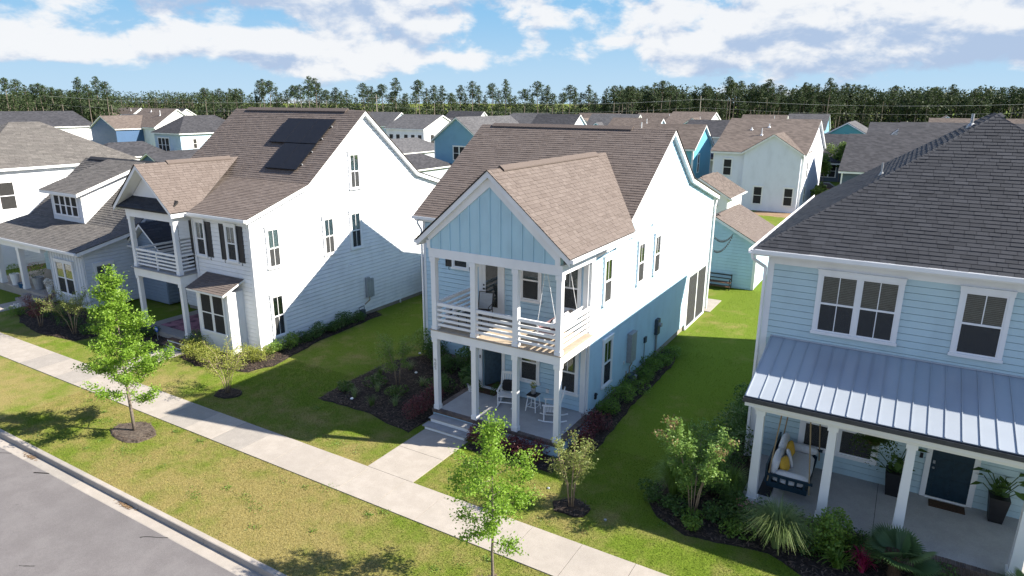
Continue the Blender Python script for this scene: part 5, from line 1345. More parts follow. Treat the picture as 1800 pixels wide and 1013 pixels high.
# porch swing on the upper deck
t = thing('porch_swing', 'white slatted porch swing with striped pillows on the upper deck', 'swing', (-9.7, 19.45, 3.63))
m = MB(); m.box(-10.2, -9.45, 18.65, 20.3, 4.0, 4.06); m.build('seat', WHITE, t)
m = MB(); m.box(-10.2, -9.5, 18.68, 20.27, 4.06, 4.16); m.build('cushion', PINKISH, t)
for k in range(5):
    y_ = 18.65+k*.0; m = MB(); m.beam((-9.42+k*.05, 18.65, 4.16+k*.12), (-9.42+k*.05, 20.3, 4.16+k*.12), .02, .085, up=(.4, 0, 1)); m.build('back_slat', WHITE, t)
for y_ in (18.66, 20.26):
    m = MB(); m.beam((-10.15, y_, 4.32), (-9.35, y_, 4.32), .07, .03); m.beam((-10.1, y_, 4.06), (-10.1, y_, 4.32), .05, .05); m.build('armrest', WHITE, t)
    for (xx, zz) in ((-10.15, 4.1), (-9.4, 4.4)):
        m = MB(); m.tube([(xx, y_, zz), (-9.82, y_+.0, 6.42)], .011, 6); m.build('rope', PVC, t)
for i, (yy, mt) in enumerate(((18.95, CUSHION), (19.3, BLACKFAB), (19.75, CUSHION), (20.05, BLACKFAB))):
    m = MB(); m.pillow((-9.62, yy, 4.36), (0, 1, 0), (.3, 0, .95), (-.95, 0, .3), .4, .38, .14); o = m.build('pillow', mt, t, smooth=True)
    if mt is CUSHION:
        m = MB()
        for k in range(4): m.pillow((-9.68, yy-.14+k*.09, 4.36), (0, 1, 0), (.3, 0, .95), (-.95, 0, .3), .035, .36, .1)
        m.build('stripe', BLACKFAB, o)
# black sling chair and table on the upper deck
t = local_thing('deck_chair', 'black metal sling chair at the left end of the upper deck', 'chair', (-13.0, 19.75, 3.63), math.radians(15))
m = MB(); m.hexa([(-.25, -.25, .4), (.25, -.25, .42), (.25, .22, .38), (-.25, .22, .38), (-.25, -.25, .43), (.25, -.25, .45), (.25, .22, .41), (-.25, .22, .41)]); m.build('seat', BLACKFAB, t)
m = MB(); m.hexa([(-.25, .22, .42), (.25, .22, .42), (.25, .26, .42), (-.25, .26, .42), (-.25, .36, .98), (.25, .36, .98), (.25, .4, .98), (-.25, .4, .98)]); m.build('backrest', GREYBOX, t)
for s in (-1, 1):
    m = MB(); m.tube([(s*.28, -.27, 0), (s*.28, -.25, .62), (s*.28, .2, .62), (s*.28, .3, 0)], .018, 6); m.tube([(s*.27, .2, .4), (s*.27, .4, 1.02)], .018, 6); m.build('leg', BLACK, t)
m = MB(); m.tube([(-.27, .4, 1.02), (.27, .4, 1.02)], .018, 6); m.build('back_frame', BLACK, t)
t = local_thing('deck_table', 'low black slatted table on the upper deck', 'table', (-13.05, 18.95, 3.63))
for k in range(6):
    m = MB(); m.cbox(0, -.25+k*.1, .45, .75, .08, .025); m.build('table_slat', BLACK, t)
for sx in (-1, 1):
    for sy in (-1, 1):
        m = MB(); m.tube([(sx*.33, sy*.25, 0), (sx*.33, sy*.25, .44)], .018, 6); m.build('leg', BLACK, t)

# hanging daybed on the right porch
t = thing('hanging_daybed', 'navy hanging daybed with pale cushions and yellow pillows on rope', 'daybed', (-1.8, 19.6, .45))
X0, X1, Y0, Y1, Z = -2.4, -1.3, 18.5, 20.75, .8
m = MB(); m.box(X0, X1, Y0, Y1, Z, Z+.1); m.build('frame', NAVY, t)
m = MB(); m.pillow(((X0+X1)/2, (Y0+Y1)/2, Z+.2), (1, 0, 0), (0, 1, 0), (0, 0, 1), X1-X0-.02, Y1-Y0-.05, .24); m.build('mattress', CUSHION, t, smooth=True)
for yy in (Y0, Y1-.05):
    m = MB(); m.box(X0, X1+.12, yy, yy+.05, Z+.34, Z+.42); m.box(X0, X1, yy, yy+.05, Z+.1, Z+.16)
    for k in range(5): m.box(X0+.06+k*.23, X0+.13+k*.23, yy+.002, yy+.048, Z+.16, Z+.34)
    m.build('end_rail', NAVY, t)
m = MB(); m.box(X0-.05, X0, Y0, Y1, Z+.1, Z+.7); m.build('backrest', NAVY, t)
for yy in (Y0+.55, Y1-.6):
    m = MB(); m.pillow((X0+.15, yy, Z+.55), (0, 1, 0), (.15, 0, .98), (.98, 0, -.15), 1.0, .62, .24); m.build('back_cushion', CUSHION, t, smooth=True)
for yy in (Y0+.16, Y1-.17):
    m = MB(); m.pillow((-1.75, yy, Z+.4), (1, 0, 0), (0, 1, 0), (0, 0, 1), .95, .24, .24); m.build('bolster', CUSHION, t, smooth=True)
for (px, py, a, mt) in ((-2.02, 19.0, .3, YELLOW), (-1.95, 19.45, -.25, CUSHION), (-2.02, 20.05, .2, YELLOW)):
    m = MB(); m.pillow((px, py, Z+.55), (math.sin(a), math.cos(a), 0), (-.25, .05, .95), (.95, -.2, .25), .46, .46, .15); m.build('pillow', mt, t, smooth=True)
for (px, py) in ((X0+.02, Y0+.02), (X1+.06, Y0+.02), (X0+.02, Y1-.02), (X1+.06, Y1-.02)):
    m = MB(); m.tube([(px, py, Z+.05), (px*.6+(X0+X1)/2*.4, py, 3.5)], .02, 6); m.build('rope', ROPE, t)

def planter(label, x, y, z, seed):
    t = local_thing('planter', label, 'planter', (x, y, z), 0, 'tall black planters by the navy door')
    m = MB(); m.add([(-.16, -.16, 0), (.16, -.16, 0), (.16, .16, 0), (-.16, .16, 0), (-.24, -.24, .75), (.24, -.24, .75), (.24, .24, .75), (-.24, .24, .75)], [(3, 2, 1, 0), (0, 1, 5, 4), (1, 2, 6, 5), (2, 3, 7, 6), (3, 0, 4, 7), (4, 5, 6, 7)]); m.build('pot', BLACK, t)
    R = random.Random(seed)
    for k in range(13):                        # big glossy leaves on stalks
        a = R.uniform(0, 6.28); L = R.uniform(.25, .5); h = R.uniform(.9, 1.5); ln = R.uniform(.3, .42); wd = ln*.62
        p = Vector((math.cos(a)*L, math.sin(a)*L, h)); d = Vector((math.cos(a), math.sin(a), R.uniform(-.5, .5))).normalized(); s = d.cross(Vector((0, 0, 1))).normalized(); u = s.cross(d)
        m = MB(); e = p+d*ln; md = p+d*ln*.45-u*.02
        m.add([p, md+s*wd/2+u*.05, e, md-s*wd/2+u*.05, md], [(0, 4, 1), (1, 4, 2), (2, 4, 3), (3, 4, 0)], R.random()); o = m.build('leaf', LEAF_DARK, t, tone=True)
        m = MB(); m.tube([(0, 0, .72), (p.x*.5, p.y*.5, h*.8), p], .012, 4); m.build('stalk', LEAF_DARK, t)
    bouquet(t, (0, 0, .75), .22, .5, LEAF_DARK, 60, seed, (.14, .26))
planter('tall black planter with big glossy leaves left of the navy door', .78, 20.58, .45, 1)
planter('tall black planter with big glossy leaves right of the navy door', 3.28, 20.58, .45, 8)

# white house porch
t = local_thing('wicker_armchair', 'white wicker armchair on the white house porch', 'chair', (-29.95, 20.6, .3), math.radians(-25))
m = MB(); m.cbox(0, 0, .38, .6, .55, .1); m.build('seat', WICKER, t)
m = MB()
for k in range(9):
    a = math.pi*(k/8); x_ = -.33*math.cos(a); z1 = .62+.45*math.sin(a); m.beam((x_, .27, .4), (x_*1.05, .38, z1), .08, .05, up=(0, 1, 0))
m.build('backrest', WICKER, t)
for s in (-1, 1):
    m = MB(); m.tube([(s*.33, -.3, 0), (s*.33, -.3, .6), (s*.35, .0, .66), (s*.33, .28, .68)], .05, 6); m.build('armrest', WICKER, t)
    m = MB(); m.tube([(s*.28, .25, 0), (s*.28, .25, .4)], .03, 6); m.build('leg', WICKER, t)
t = local_thing('outdoor_sofa', 'black wicker sofa with gold cushion on the white house upper porch', 'sofa', (-30.3, 20.3, 3.46), math.radians(-90))
m = MB(); m.cbox(0, 0, .25, 1.3, .65, .3); m.build('seat', BLACKFAB, t)
m = MB(); m.prism([(-.65, .3, .3), (.65, .3, .3), (.65, .3, .8), (.3, .3, .95), (-.3, .3, .95), (-.65, .3, .8)], (0, .08, 0)); m.build('backrest', BLACKFAB, t)
for s in (-1, 1):
    m = MB(); m.cbox(s*.62, 0, .5, .08, .65, .3); m.build('armrest', BLACKFAB, t)
m = MB(); m.pillow((0, -.02, .46), (1, 0, 0), (0, 1, 0), (0, 0, 1), 1.15, .55, .14); m.build('cushion', YELLOW, t, smooth=True)
m = MB(); m.pillow((.3, .18, .65), (1, 0, 0), (0, .3, .95), (0, -.95, .3), .4, .4, .14); m.build('pillow', CUSHION, t, smooth=True)
t = local_thing('security_sign', 'blue octagonal yard sign on a stake by the white house porch', 'sign', (-31.0, 17.75, 0))
m = MB(); m.tube([(0, 0, 0), (0, 0, .5)], .012, 5); m.build('stake', GREYBOX, t)
SIGNBLUE = mat_simple('sign_blue', (0.015, 0.09, 0.42), 0.4)
m = MB(); m.prism([(.15*math.cos(math.pi/8+k*math.pi/4), -.015, .62+.15*math.sin(math.pi/8+k*math.pi/4)) for k in range(8)], (0, .012, 0)); pl = m.build('plate', SIGNBLUE, t)
m = MB(); m.box(-.09, .09, -.019, -.0165, .63, .665); m.box(-.07, .07, -.019, -.0165, .575, .595); m.build('print', WHITE, pl)

# bungalow porch things
def pot(label, x, y, z, r, h, mat, plant=None, seed=1, name='flower_pot'):
    t = local_thing(name, label, 'pot', (x, y, z)); m = MB(); m.lathe((0, 0, 0), [(r*.7, 0), (r, h*.95), (r*1.08, h), (r*.9, h), (r*.85, h*.9)], 14); m.build('pot', mat, t)
    if plant is not None: bouquet(t, (0, 0, h), r*1.5, r*2.6, plant, 220, seed, (.06, .12))
    return t
p_ = pot('tall pale grey planter with pink flowers on the bungalow porch', -44.55, 18.75, .45, .33, .75, GREYBOX, LEAF_DARK, 3)
bouquet(p_, (0, 0, 1.1), .45, .6, PETALPINK, 120, 5, (.05, .09))
BLUEPOT = mat_simple('blue_glaze', (0.03, 0.10, 0.22), 0.3)
pot('blue glazed pot at the top of the bungalow steps', -45.75, 18.35, .45, .22, .32, BLUEPOT)
pot('white urn with terracotta bowl on the bungalow porch', -46.9, 18.5, .45, .25, .7, WHITE, LEAF_MID, 6, 'urn')
pot('small white planter with flowers beside the bungalow front wall', -42.85, 18.55, .45, .18, .5, PVC, PETAL, 7)
for i, (x_, y_, a, lab) in enumerate(((-43.5, 20.4, 20, 'dark metal porch chair on the bungalow porch near its front window'), (-45.6, 20.7, -15, 'dark metal porch chair on the bungalow porch behind the post'))):
    t = local_thing('porch_chair', lab, 'chair', (x_, y_, .45), math.radians(a), 'dark chairs on the bungalow porch')
    m = MB(); m.cbox(0, 0, .42, .55, .5, .05); m.build('seat', BLACKFAB, t)
    m = MB(); m.hexa([(-.26, .2, .44), (.26, .2, .44), (.26, .25, .44), (-.26, .25, .44), (-.26, .34, 1.0), (.26, .34, 1.0), (.26, .38, 1.0), (-.26, .38, 1.0)]); m.build('backrest', BLACK, t)
    for sx in (-1, 1):
        for sy in (-1, 1):
            m = MB(); m.tube([(sx*.26, sy*.22, 0), (sx*.26, sy*.22, .62 if sy < 0 else .44)], .018, 6); m.build('leg', BLACK, t)
        m = MB(); m.cbox(sx*.27, 0, .63, .05, .5, .025); m.build('armrest', BLACK, t)

# ------------------------------------------------------------------ houses further back
def far_house(label, x0, x1, y0, y1, ze, ridge, wallmat, roofmat, along='x', prof=None, wins=(), ov=.4, vents=(), cross=None, porch=None, group='houses behind'):
    """gabled house; along = direction of the ridge; ridge = (position across, height)"""
    H = thing('house', label, 'house', ((x0+x1)/2, (y0+y1)/2, 0), group)
    rc, zr = ridge
    if prof is None:
        a0, a1 = (y0, y1) if along == 'x' else (x0, x1); prof = [(a0-ov, ze), (rc, zr), (a1+ov, ze)]
    U = -.25
    def pz(v):
        for (a, za), (b, zb) in zip(prof, prof[1:]):
            if v <= b: return za+(zb-za)*(v-a)/(b-a)
        return prof[-1][1]
    b = MB()
    if along == 'x':
        vs = [y0]+[p[0] for p in prof[1:-1]]+[y1]
        b.prism([(x0, y0, -.1), (x0, y1, -.1)]+[(x0, v, pz(v)+U) for v in reversed(vs)], (x1-x0, 0, 0))
    else:
        vs = [x0]+[p[0] for p in prof[1:-1]]+[x1]
        b.prism([(x0, y0, -.1), (x1, y0, -.1)]+[(v, y0, pz(v)+U) for v in reversed(vs)], (0, y1-y0, 0))
    b.build('wall', wallmat, H)
    if along == 'x': r = roof_x(H, prof, x0-.3, x1+.3, None)
    else: r = roof_y(H, prof, y0-.3, y1+.3)
    m = MB(); e = .32
    up = [(v, z+.003) for v, z in prof]; up2 = [(v, z+.015) for v, z in prof]
    if along == 'x': m.prism([(x0-e, v, z) for v, z in up]+[(x0-e, v, z) for v, z in reversed(up2)], (x1-x0+2*e, 0, 0))
    else: m.prism([(v, y0-e, z) for v, z in up]+[(v, y0-e, z) for v, z in reversed(up2)], (0, y1-y0+2*e, 0))
    m.build('shingle_sheet', roofmat, r)
    W = {'f': Wall('y', y0, -1), 'r': Wall('x', x1, 1), 'c': Wall('y', cross[4] if cross else y0, -1)}
    for (side, a, c, z0, z1, units) in wins: window(H, W[side], a, c, z0, z1, units=units, base=.02, detail=False, grid=True)
    for (vx, vy, vh) in vents:
        zz = pz(vy if along == 'x' else vx); m = MB(); m.tube([(vx, vy, zz-.1), (vx, vy, zz+vh)], .07, 6); m.lathe((vx, vy, zz-.1), [(.25, 0), (.2, .1), (.09, .2)], 6); m.build('vent_pipe', PVC, r)
    t = MB()
    if wallmat is not WHITE_SIDE:
        W['f'].box(t, x0, x0+.15, 0, ze-.1, 0, .03); W['f'].box(t, x1-.15, x1+.03, 0, ze-.1, 0, .03); W['r'].box(t, y0, y0+.15, 0, ze-.1, 0, .028); W['r'].box(t, y1-.15, y1, 0, ze-.1, 0, .028); t.build('corner_board', WHITE, H)
    if cross:                                       # cross gable on the near side: (cx, half width, z eave, z top, y front, y back, wall material)
        cx, hw, z0, z1, yf, yb, cm = cross
        g = MB(); g.prism([(cx-hw, yf, -.1), (cx+hw, yf, -.1), (cx+hw, yf, z0-.02), (cx, yf, z1-.24), (cx-hw, yf, z0-.02)], (0, yb-yf-.5, 0)); g.build('gable_wall', cm, H)
        s = (z1-z0)/(hw+.3); rg = roof_y(H, [(cx-hw-.3, z0), (cx, z1), (cx+hw+.3, z0)], yf-.3, yb)
        m = MB(); a_ = [(cx-hw-.3, z0), (cx, z1), (cx+hw+.3, z0)]; m.prism([(v, yf-.32, z+.003) for v, z in a_]+[(v, yf-.32, z+.015) for v, z in reversed(a_)], (0, yb-yf+.3, 0)); m.build('shingle_sheet', roofmat, rg)
    if porch:
        xa, xb, yf, zt = porch
        m = MB(); m.prism([(xa, yf, zt), (xa, y0, zt+.6), (xa, y0, zt+.45), (xa, yf, zt-.2)], (xb-xa, 0, 0)); pr = m.build('porch_roof', roofmat, H)
        m = MB(); m.box(xa+.1, xb-.1, yf+.15, yf+.35, zt-.45, zt-.1); m.build('beam', WHITE, H)
        for k in range(3): post(H, xa+.25+(xb-xa-.5)*k/2, yf+.25, 0, zt-.45, .2, False)
    return H
L_WHITE = mat_lap('white_lap_far', (0.76, 0.775, 0.79)); L_TURQ = mat_lap('turquoise_lap_far', (0.12, 0.38, 0.50)); L_BLUE = mat_lap('blue_lap_far', (0.17, 0.34, 0.48))
L_NAVY = mat_lap('navy_lap_far', (0.05, 0.11, 0.22)); L_GREY = mat_lap('grey_lap_far', (0.46, 0.50, 0.56)); L_PALE = mat_lap('pale_blue_lap_far', (0.40, 0.52, 0.64)); L_TEAL = mat_lap('teal_lap_far', (0.10, 0.36, 0.38))
L_SLATE = mat_lap('slate_lap_far', (0.07, 0.10, 0.14))
# across the alley, right of centre
far_house('white two-storey house with brown roof and back gable beyond the alley', -19.8, -10.2, 78.0, 94.0, 6.3, (86.3, 9.75), COOL_WHITE, BROWN_FAR, 'x',
          prof=[(77.6, 6.3), (81.0, 7.45), (86.3, 9.75), (94.4, 6.2)], wins=(('f', -18.6, -17.7, 3.7, 5.4, 1), ('c', -14.95, -14.05, .8, 2.6, 1), ('c', -11.75, -10.85, .8, 2.6, 1), ('r', 80.5, 81.3, 3.6, 5.2, 1), ('r', 80.5, 81.3, .9, 2.5, 1)),
          vents=((-15.6, 82.3, .75), (-17.0, 83.5, .3), (-15.2, 84.2, .4)), cross=(-13.35, 2.95, 6.3, 8.35, 77.45, 83.2, COOL_WHITE))
far_house('bright turquoise two-storey house with brown roof left of the white one beyond the alley', -33.6, -22.2, 78.2, 86.0, 6.4, (82.0, 9.05), L_TURQ, BROWN_FAR, 'x', wins=(('r', 80.2, 80.8, 3.6, 5.6, 1),), vents=((-29.6, 80.8, .9),))
far_house('grey two-storey house with dark roof and porch between turquoise and white houses', -34.0, -24.0, 112, 122, 6.3, (117, 8.8), L_GREY, DARK_FAR, 'x', wins=(('f', -28.0, -26.8, 3.4, 5.4, 1), ('f', -28.2, -26.6, .6, 2.6, 1)), porch=(-33.5, -24.2, 109.8, 3.0))
far_house('brown-roofed house with blue cross gable close below the pine wood', -50.0, -40.5, 150, 166, 6.4, (158, 9.6), L_WHITE, BROWN_FAR, 'x', cross=(-43.0, 3.0, 6.3, 8.4, 149, 155, L_BLUE), vents=((-42.5, 153, .9),))
tb = far_house('dark teal bungalow with white dormer and porch across the back street', -17.0, -8.8, 113.5, 123, 3.6, (119, 6.9), L_SLATE, DARK_FAR, 'x', wins=(('f', -12.2, -10.2, .7, 2.5, 2),), porch=(-17.2, -8.8, 111.0, 3.2))
m = MB(); m.prism([(-16.6, 114.6, 3.9), (-16.6, 114.6, 5.7), (-16.6, 118.0, 6.2), (-16.6, 117.4, 5.6)], (2.6, 0, 0)); dq = m.build('dormer', WHITE_SIDE, tb)
m = MB(); m.prism([(-16.9, 114.2, 5.7), (-16.9, 118.9, 6.85), (-16.9, 118.9, 6.7), (-16.9, 114.2, 5.55)], (3.2, 0, 0)); m.build('dormer_roof', DARK_FAR, dq)
window(dq, Wall('y', 114.6, -1), -15.9, -14.9, 4.5, 5.3, base=.02, detail=False)
far_house('long dark-roofed house in shade right of the teal bungalow', -6.6, 3.5, 80, 94, 4.6, (87.5, 8.2), L_SLATE, DARK_FAR, 'x')
far_house('dark grey roofed house rising behind the right house roof', -1.8, 12, 84.5, 100, 6.4, (92, 9.5), L_WHITE, DARK_FAR, 'x', vents=((3.2, 88.5, .6),))
far_house('black-roofed house behind the shaded dark roof', -6.0, 4, 103, 118, 6.4, (111, 9.0), L_PALE, DARK_FAR, 'x')
far_house('house with turquoise front gable and grey roof near the wood', -14.0, -6.5, 124, 138, 6.2, (-10.3, 8.6), L_TEAL, GREY_FAR, 'y')
far_house('small turquoise gabled house far right below the wood', 0.5, 8.5, 168, 180, 6.2, (4.5, 9.2), L_TEAL, BROWN_FAR, 'y')
far_house('white gabled house between dark roofs at right', -4.4, -.4, 99.5, 103, 6.4, (-2.4, 8.5), L_WHITE, GREY_FAR, 'y')
# centre
far_house('blue board-and-batten gabled house between the white and middle houses', -60.0, -52.0, 78.6, 93, 6.25, (-56.0, 9.5), L_BLUE, GREY_FAR, 'y', wins=(('f', -56.6, -54.6, 3.6, 5.4, 2),))
far_house('white house with five upper windows and grey-brown roof in the centre background', -93.0, -83.4, 106, 118, 6.4, (112, 9.0), WHITE_SIDE, GREY_FAR, 'x', wins=tuple(('f', -92.2+k*1.75+(.3 if k > 1 else 0), -91.2+k*1.75+(.3 if k > 1 else 0), 3.4, 5.2, 1) for k in range(5))+(('r', 108, 109.2, 3.4, 5.2, 1), ('r', 113, 114.2, 3.4, 5.2, 1)))
hip_house('low charcoal hip-roofed garage behind the white solar house', -61.5, -55.6, 64.5, 77.5, 2.95, ((-58.5, 68.5, 4.75), (-58.5, 73.5, 4.75)), L_GREY, DARK_FAR, group='low garages behind')
hip_house('grey hip-roofed low building left of the blue gabled house', -83.5, -73.5, 84, 101, 3.2, ((-78.4, 90, 5.3), (-78.4, 97.5, 5.3)), L_GREY, GREY_FAR, group='low garages behind')
# left
hip_house('pale blue and white house with dark hip roof and triple window at left', -112.4, -104.4, 68.2, 82, 6.3, ((-108.4, 72.2, 9.1), (-108.4, 78, 9.1)), L_PALE, DARK_FAR, group='houses behind', wins=(('f', -111.0, -108.0, 3.2, 5.4, 3), ('r', 70.8, 71.5, 3.8, 5.3, 1), ('r', 73.5, 74.3, 3.5, 5.3, 1), ('r', 76.0, 76.8, 3.5, 5.3, 1)))
far_house('brown-roofed house with navy cross gable at left', -141, -130, 80, 90, 6.4, (85, 9.95), L_WHITE, BROWN_FAR, 'x', cross=(-138.5, 4.4, 6.2, 8.6, 74.5, 83, L_NAVY), vents=((-132.5, 83, 1.0), (-137, 84, .4)))
far_house('white house with long charcoal roof and shaded gable at far left', -162, -146.4, 61, 77, 6.5, (-154.2, 9.35), WHITE_SIDE, DARK_FAR, 'y')
far_house('small white gabled house with two windows behind the long charcoal roof', -166, -158, 92, 100, 5.8, (-162, 8.4), WHITE_SIDE, DARK_FAR, 'y', wins=(('f', -164.3, -163.5, 3.4, 5.2, 1), ('f', -161, -160.2, 3.4, 5.2, 1)))
far_house('white gable-end house with dark roof at left below the trees', -186, -176, 112, 124, 5.6, (118, 9.4), WHITE_SIDE, DARK_FAR, 'x')
far_house('dark-roofed bungalow with porch beyond the left garden', -168, -158, 103, 112, 3.6, (108, 7.0), L_SLATE, DARK_FAR, 'x', porch=(-168, -158, 101, 3.0))
hip_house('charcoal hip-roofed garage left of the white house roof', -113.5, -105.8, 56, 67.5, 3.0, ((-109.6, 59.5, 5.1), (-109.6, 65, 5.1)), L_GREY, DARK_FAR, group='low garages behind')
gable_garage('charcoal-roofed garage with navy gable beside the white house roof', -89.5, -82.5, 51.5, 60.5, 2.95, 4.95, L_NAVY, DARK_FAR, False, group='low garages behind')
far_house('dark-roofed house with white rake between left hip roof and white house', -128, -116, 108, 118, 6.0, (113, 8.9), L_GREY, DARK_FAR, 'x')
# distant row under the wood; ridge lines parallel to the street
rowspec = [(-128, 140, 10, 'brown'), (-112, 128, 9, 'grey'), (-98, 142, 10, 'dark'), (-84, 150, 10, 'grey'), (-72, 128, 9, 'grey'), (-62, 122, 9, 'dark'), (-72, 165, 11, 'brown'), (-56, 166, 11, 'brown'), (-54, 132, 10, 'grey'), (-44, 118, 9, 'brown'), (-30, 160, 9, 'brown'), (-22, 168, 8, 'grey'), (6, 160, 9, 'brown'), (16, 150, 10, 'brown'), (18, 110, 11, 'dark'), (26, 165, 10, 'brown'), (34, 140, 11, 'brown'), (-150, 150, 12, 'brown'), (-175, 152, 11, 'dark'), (-200, 150, 11, 'grey'), (-220, 128, 11, 'brown')]
WORDS = {'brown': BROWN_FAR, 'grey': GREY_FAR, 'dark': DARK_FAR}
colw = [('white', L_WHITE), ('pale blue', L_PALE), ('white', L_WHITE), ('blue', L_BLUE)]
order = sorted(range(len(rowspec)), key=lambda k: math.atan2(rowspec[k][0], rowspec[k][1]))
ORD = ['first', 'second', 'third', 'fourth', 'fifth', 'sixth', 'seventh', 'eighth', 'ninth', 'tenth', 'eleventh', 'twelfth', 'thirteenth', 'fourteenth', 'fifteenth', 'sixteenth', 'seventeenth', 'eighteenth', 'nineteenth', 'twentieth', 'twenty-first']
for i, (cx, cy, w_, rf) in enumerate(rowspec):
    cn, cm = colw[i % 4]
    far_house('distant %s house with %s roof, %s from left in far row' % (cn, {'brown': 'brown', 'grey': 'grey', 'dark': 'charcoal'}[rf], ORD[order.index(i)]),
              cx-w_/2, cx+w_/2, cy-4.5, cy+4.5, 6.0, (cy, 8.9+.4*((i*7) % 3)/2), cm, WORDS[rf], 'x', wins=(('f', cx-2.5, cx-1.6, 3.5, 5.1, 1), ('f', cx+1.2, cx+2.1, 3.5, 5.1, 1), ('r', cy-1, cy, 3.5, 5.1, 1)), vents=((cx+w_*.25, cy-1.5, .8),) if rf == 'brown' else (),
              cross=(cx-w_*.2, 2.2, 5.9, 7.7, cy-5.2, cy-1, [L_PALE, L_NAVY, L_TEAL][i % 3]) if i % 2 == 0 else None, group='far row of houses')
# parked cars in the back street, utility poles
def car(label, loc, rz, col):
    t = local_thing('parked_car', label, 'car', loc, rz, 'cars in the back street')
    paint = mat_simple('car_paint_'+label.split()[0], col, .25, .2, .03, 2, 0, .6)
    m = MB(); m.prism([(-2.2, -.88, .3), (2.2, -.88, .3), (2.25, -.88, .72), (1.25, -.88, .9), (.75, -.88, .92), (-1.6, -.88, .95), (-2.2, -.88, .9)], (0, 1.76, 0)); m.build('body', paint, t)
    m = MB(); m.hexa([(-1.75, -.8, .93), (1.2, -.8, .9), (1.2, .8, .9), (-1.75, .8, .93), (-1.15, -.66, 1.45), (.35, -.66, 1.45), (.35, .66, 1.45), (-1.15, .66, 1.45)]); m.build('cabin', BLACK, t)
    m = MB(); m.cbox(-.4, 0, 1.46, 1.5, 1.3, .04); m.build('roof', paint, t)
    for sx in (-1.4, 1.4):
        for sy in (-.9, .9):
            m = MB(); m.tube([(sx, sy-.1, .33), (sx, sy+.1, .33)], .33, 14); w_ = m.build('wheel', BLACK, t)
            m = MB(); m.tube([(sx, sy-.11, .33), (sx, sy+.11, .33)], .2, 10); m.build('rim', GREYBOX, w_)
    for sy in (-.6, .6):
        m = MB(); m.cbox(2.22, sy, .66, .06, .35, .12); m.build('headlight', PVC, t)
car('dark blue car parked in the back street by the white house', (-9.6, 97.2, 0), 0.1, (0.02, 0.03, 0.06))
car('black car parked in the back street by the turquoise house', (-24.0, 99.5, 0), 0.0, (0.01, 0.012, 0.02))
WOODPOLE = mat_simple('pole_wood', (0.36, 0.32, 0.27), 0.9)
poles = []
for i, (px, py, lab) in enumerate(((-128.5, 143, 'tall pale utility pole before the pines left of the middle house'), (-53, 190, 'tall pale utility pole before the pines right of the middle house'), (40, 236, 'tall pale utility pole before the pines far right'))):
    t = local_thing('utility_pole', lab, 'utility pole', (px, py, 0), math.radians(-5), 'utility poles before the wood')
    m = MB(); m.tube([(0, 0, 0), (0, 0, 13.4)], .15, 8, .1); m.build('pole', WOODPOLE, t)
    m = MB(); m.cbox(0, 0, 12.4, 1.6, .1, .1); m.build('cross_arm', WOODPOLE, t)
    for sx in (-.75, 0, .75):
        m = MB(); m.lathe((sx, 0, 12.47), [(.05, 0), (.07, .08), (.03, .2)], 6); m.build('insulator', GREYBOX, t)
    poles.append(Vector((px, py, 12.6)))
for k, (dx, dz) in enumerate(((-.75, 0), (.75, 0), (0, -2.2))):
    t = thing('power_line', ['left overhead wire of the line before the pines', 'right overhead wire of the line before the pines', 'lowest overhead wire of the line before the pines'][k], 'power line', poles[0], group='overhead wires')
    m = MB(); ex = [poles[0]+(poles[0]-poles[1])]+poles+[poles[2]+(poles[2]-poles[1])*1.5]
    for a, b in zip(ex, ex[1:]):
        pts = [a.lerp(b, i/10)+Vector((dx, 0, dz-1.6*4*(i/10)*(1-i/10))) for i in range(11)]; m.tube(pts, .014, 4)
    m.build('wire', GREYBOX, t)

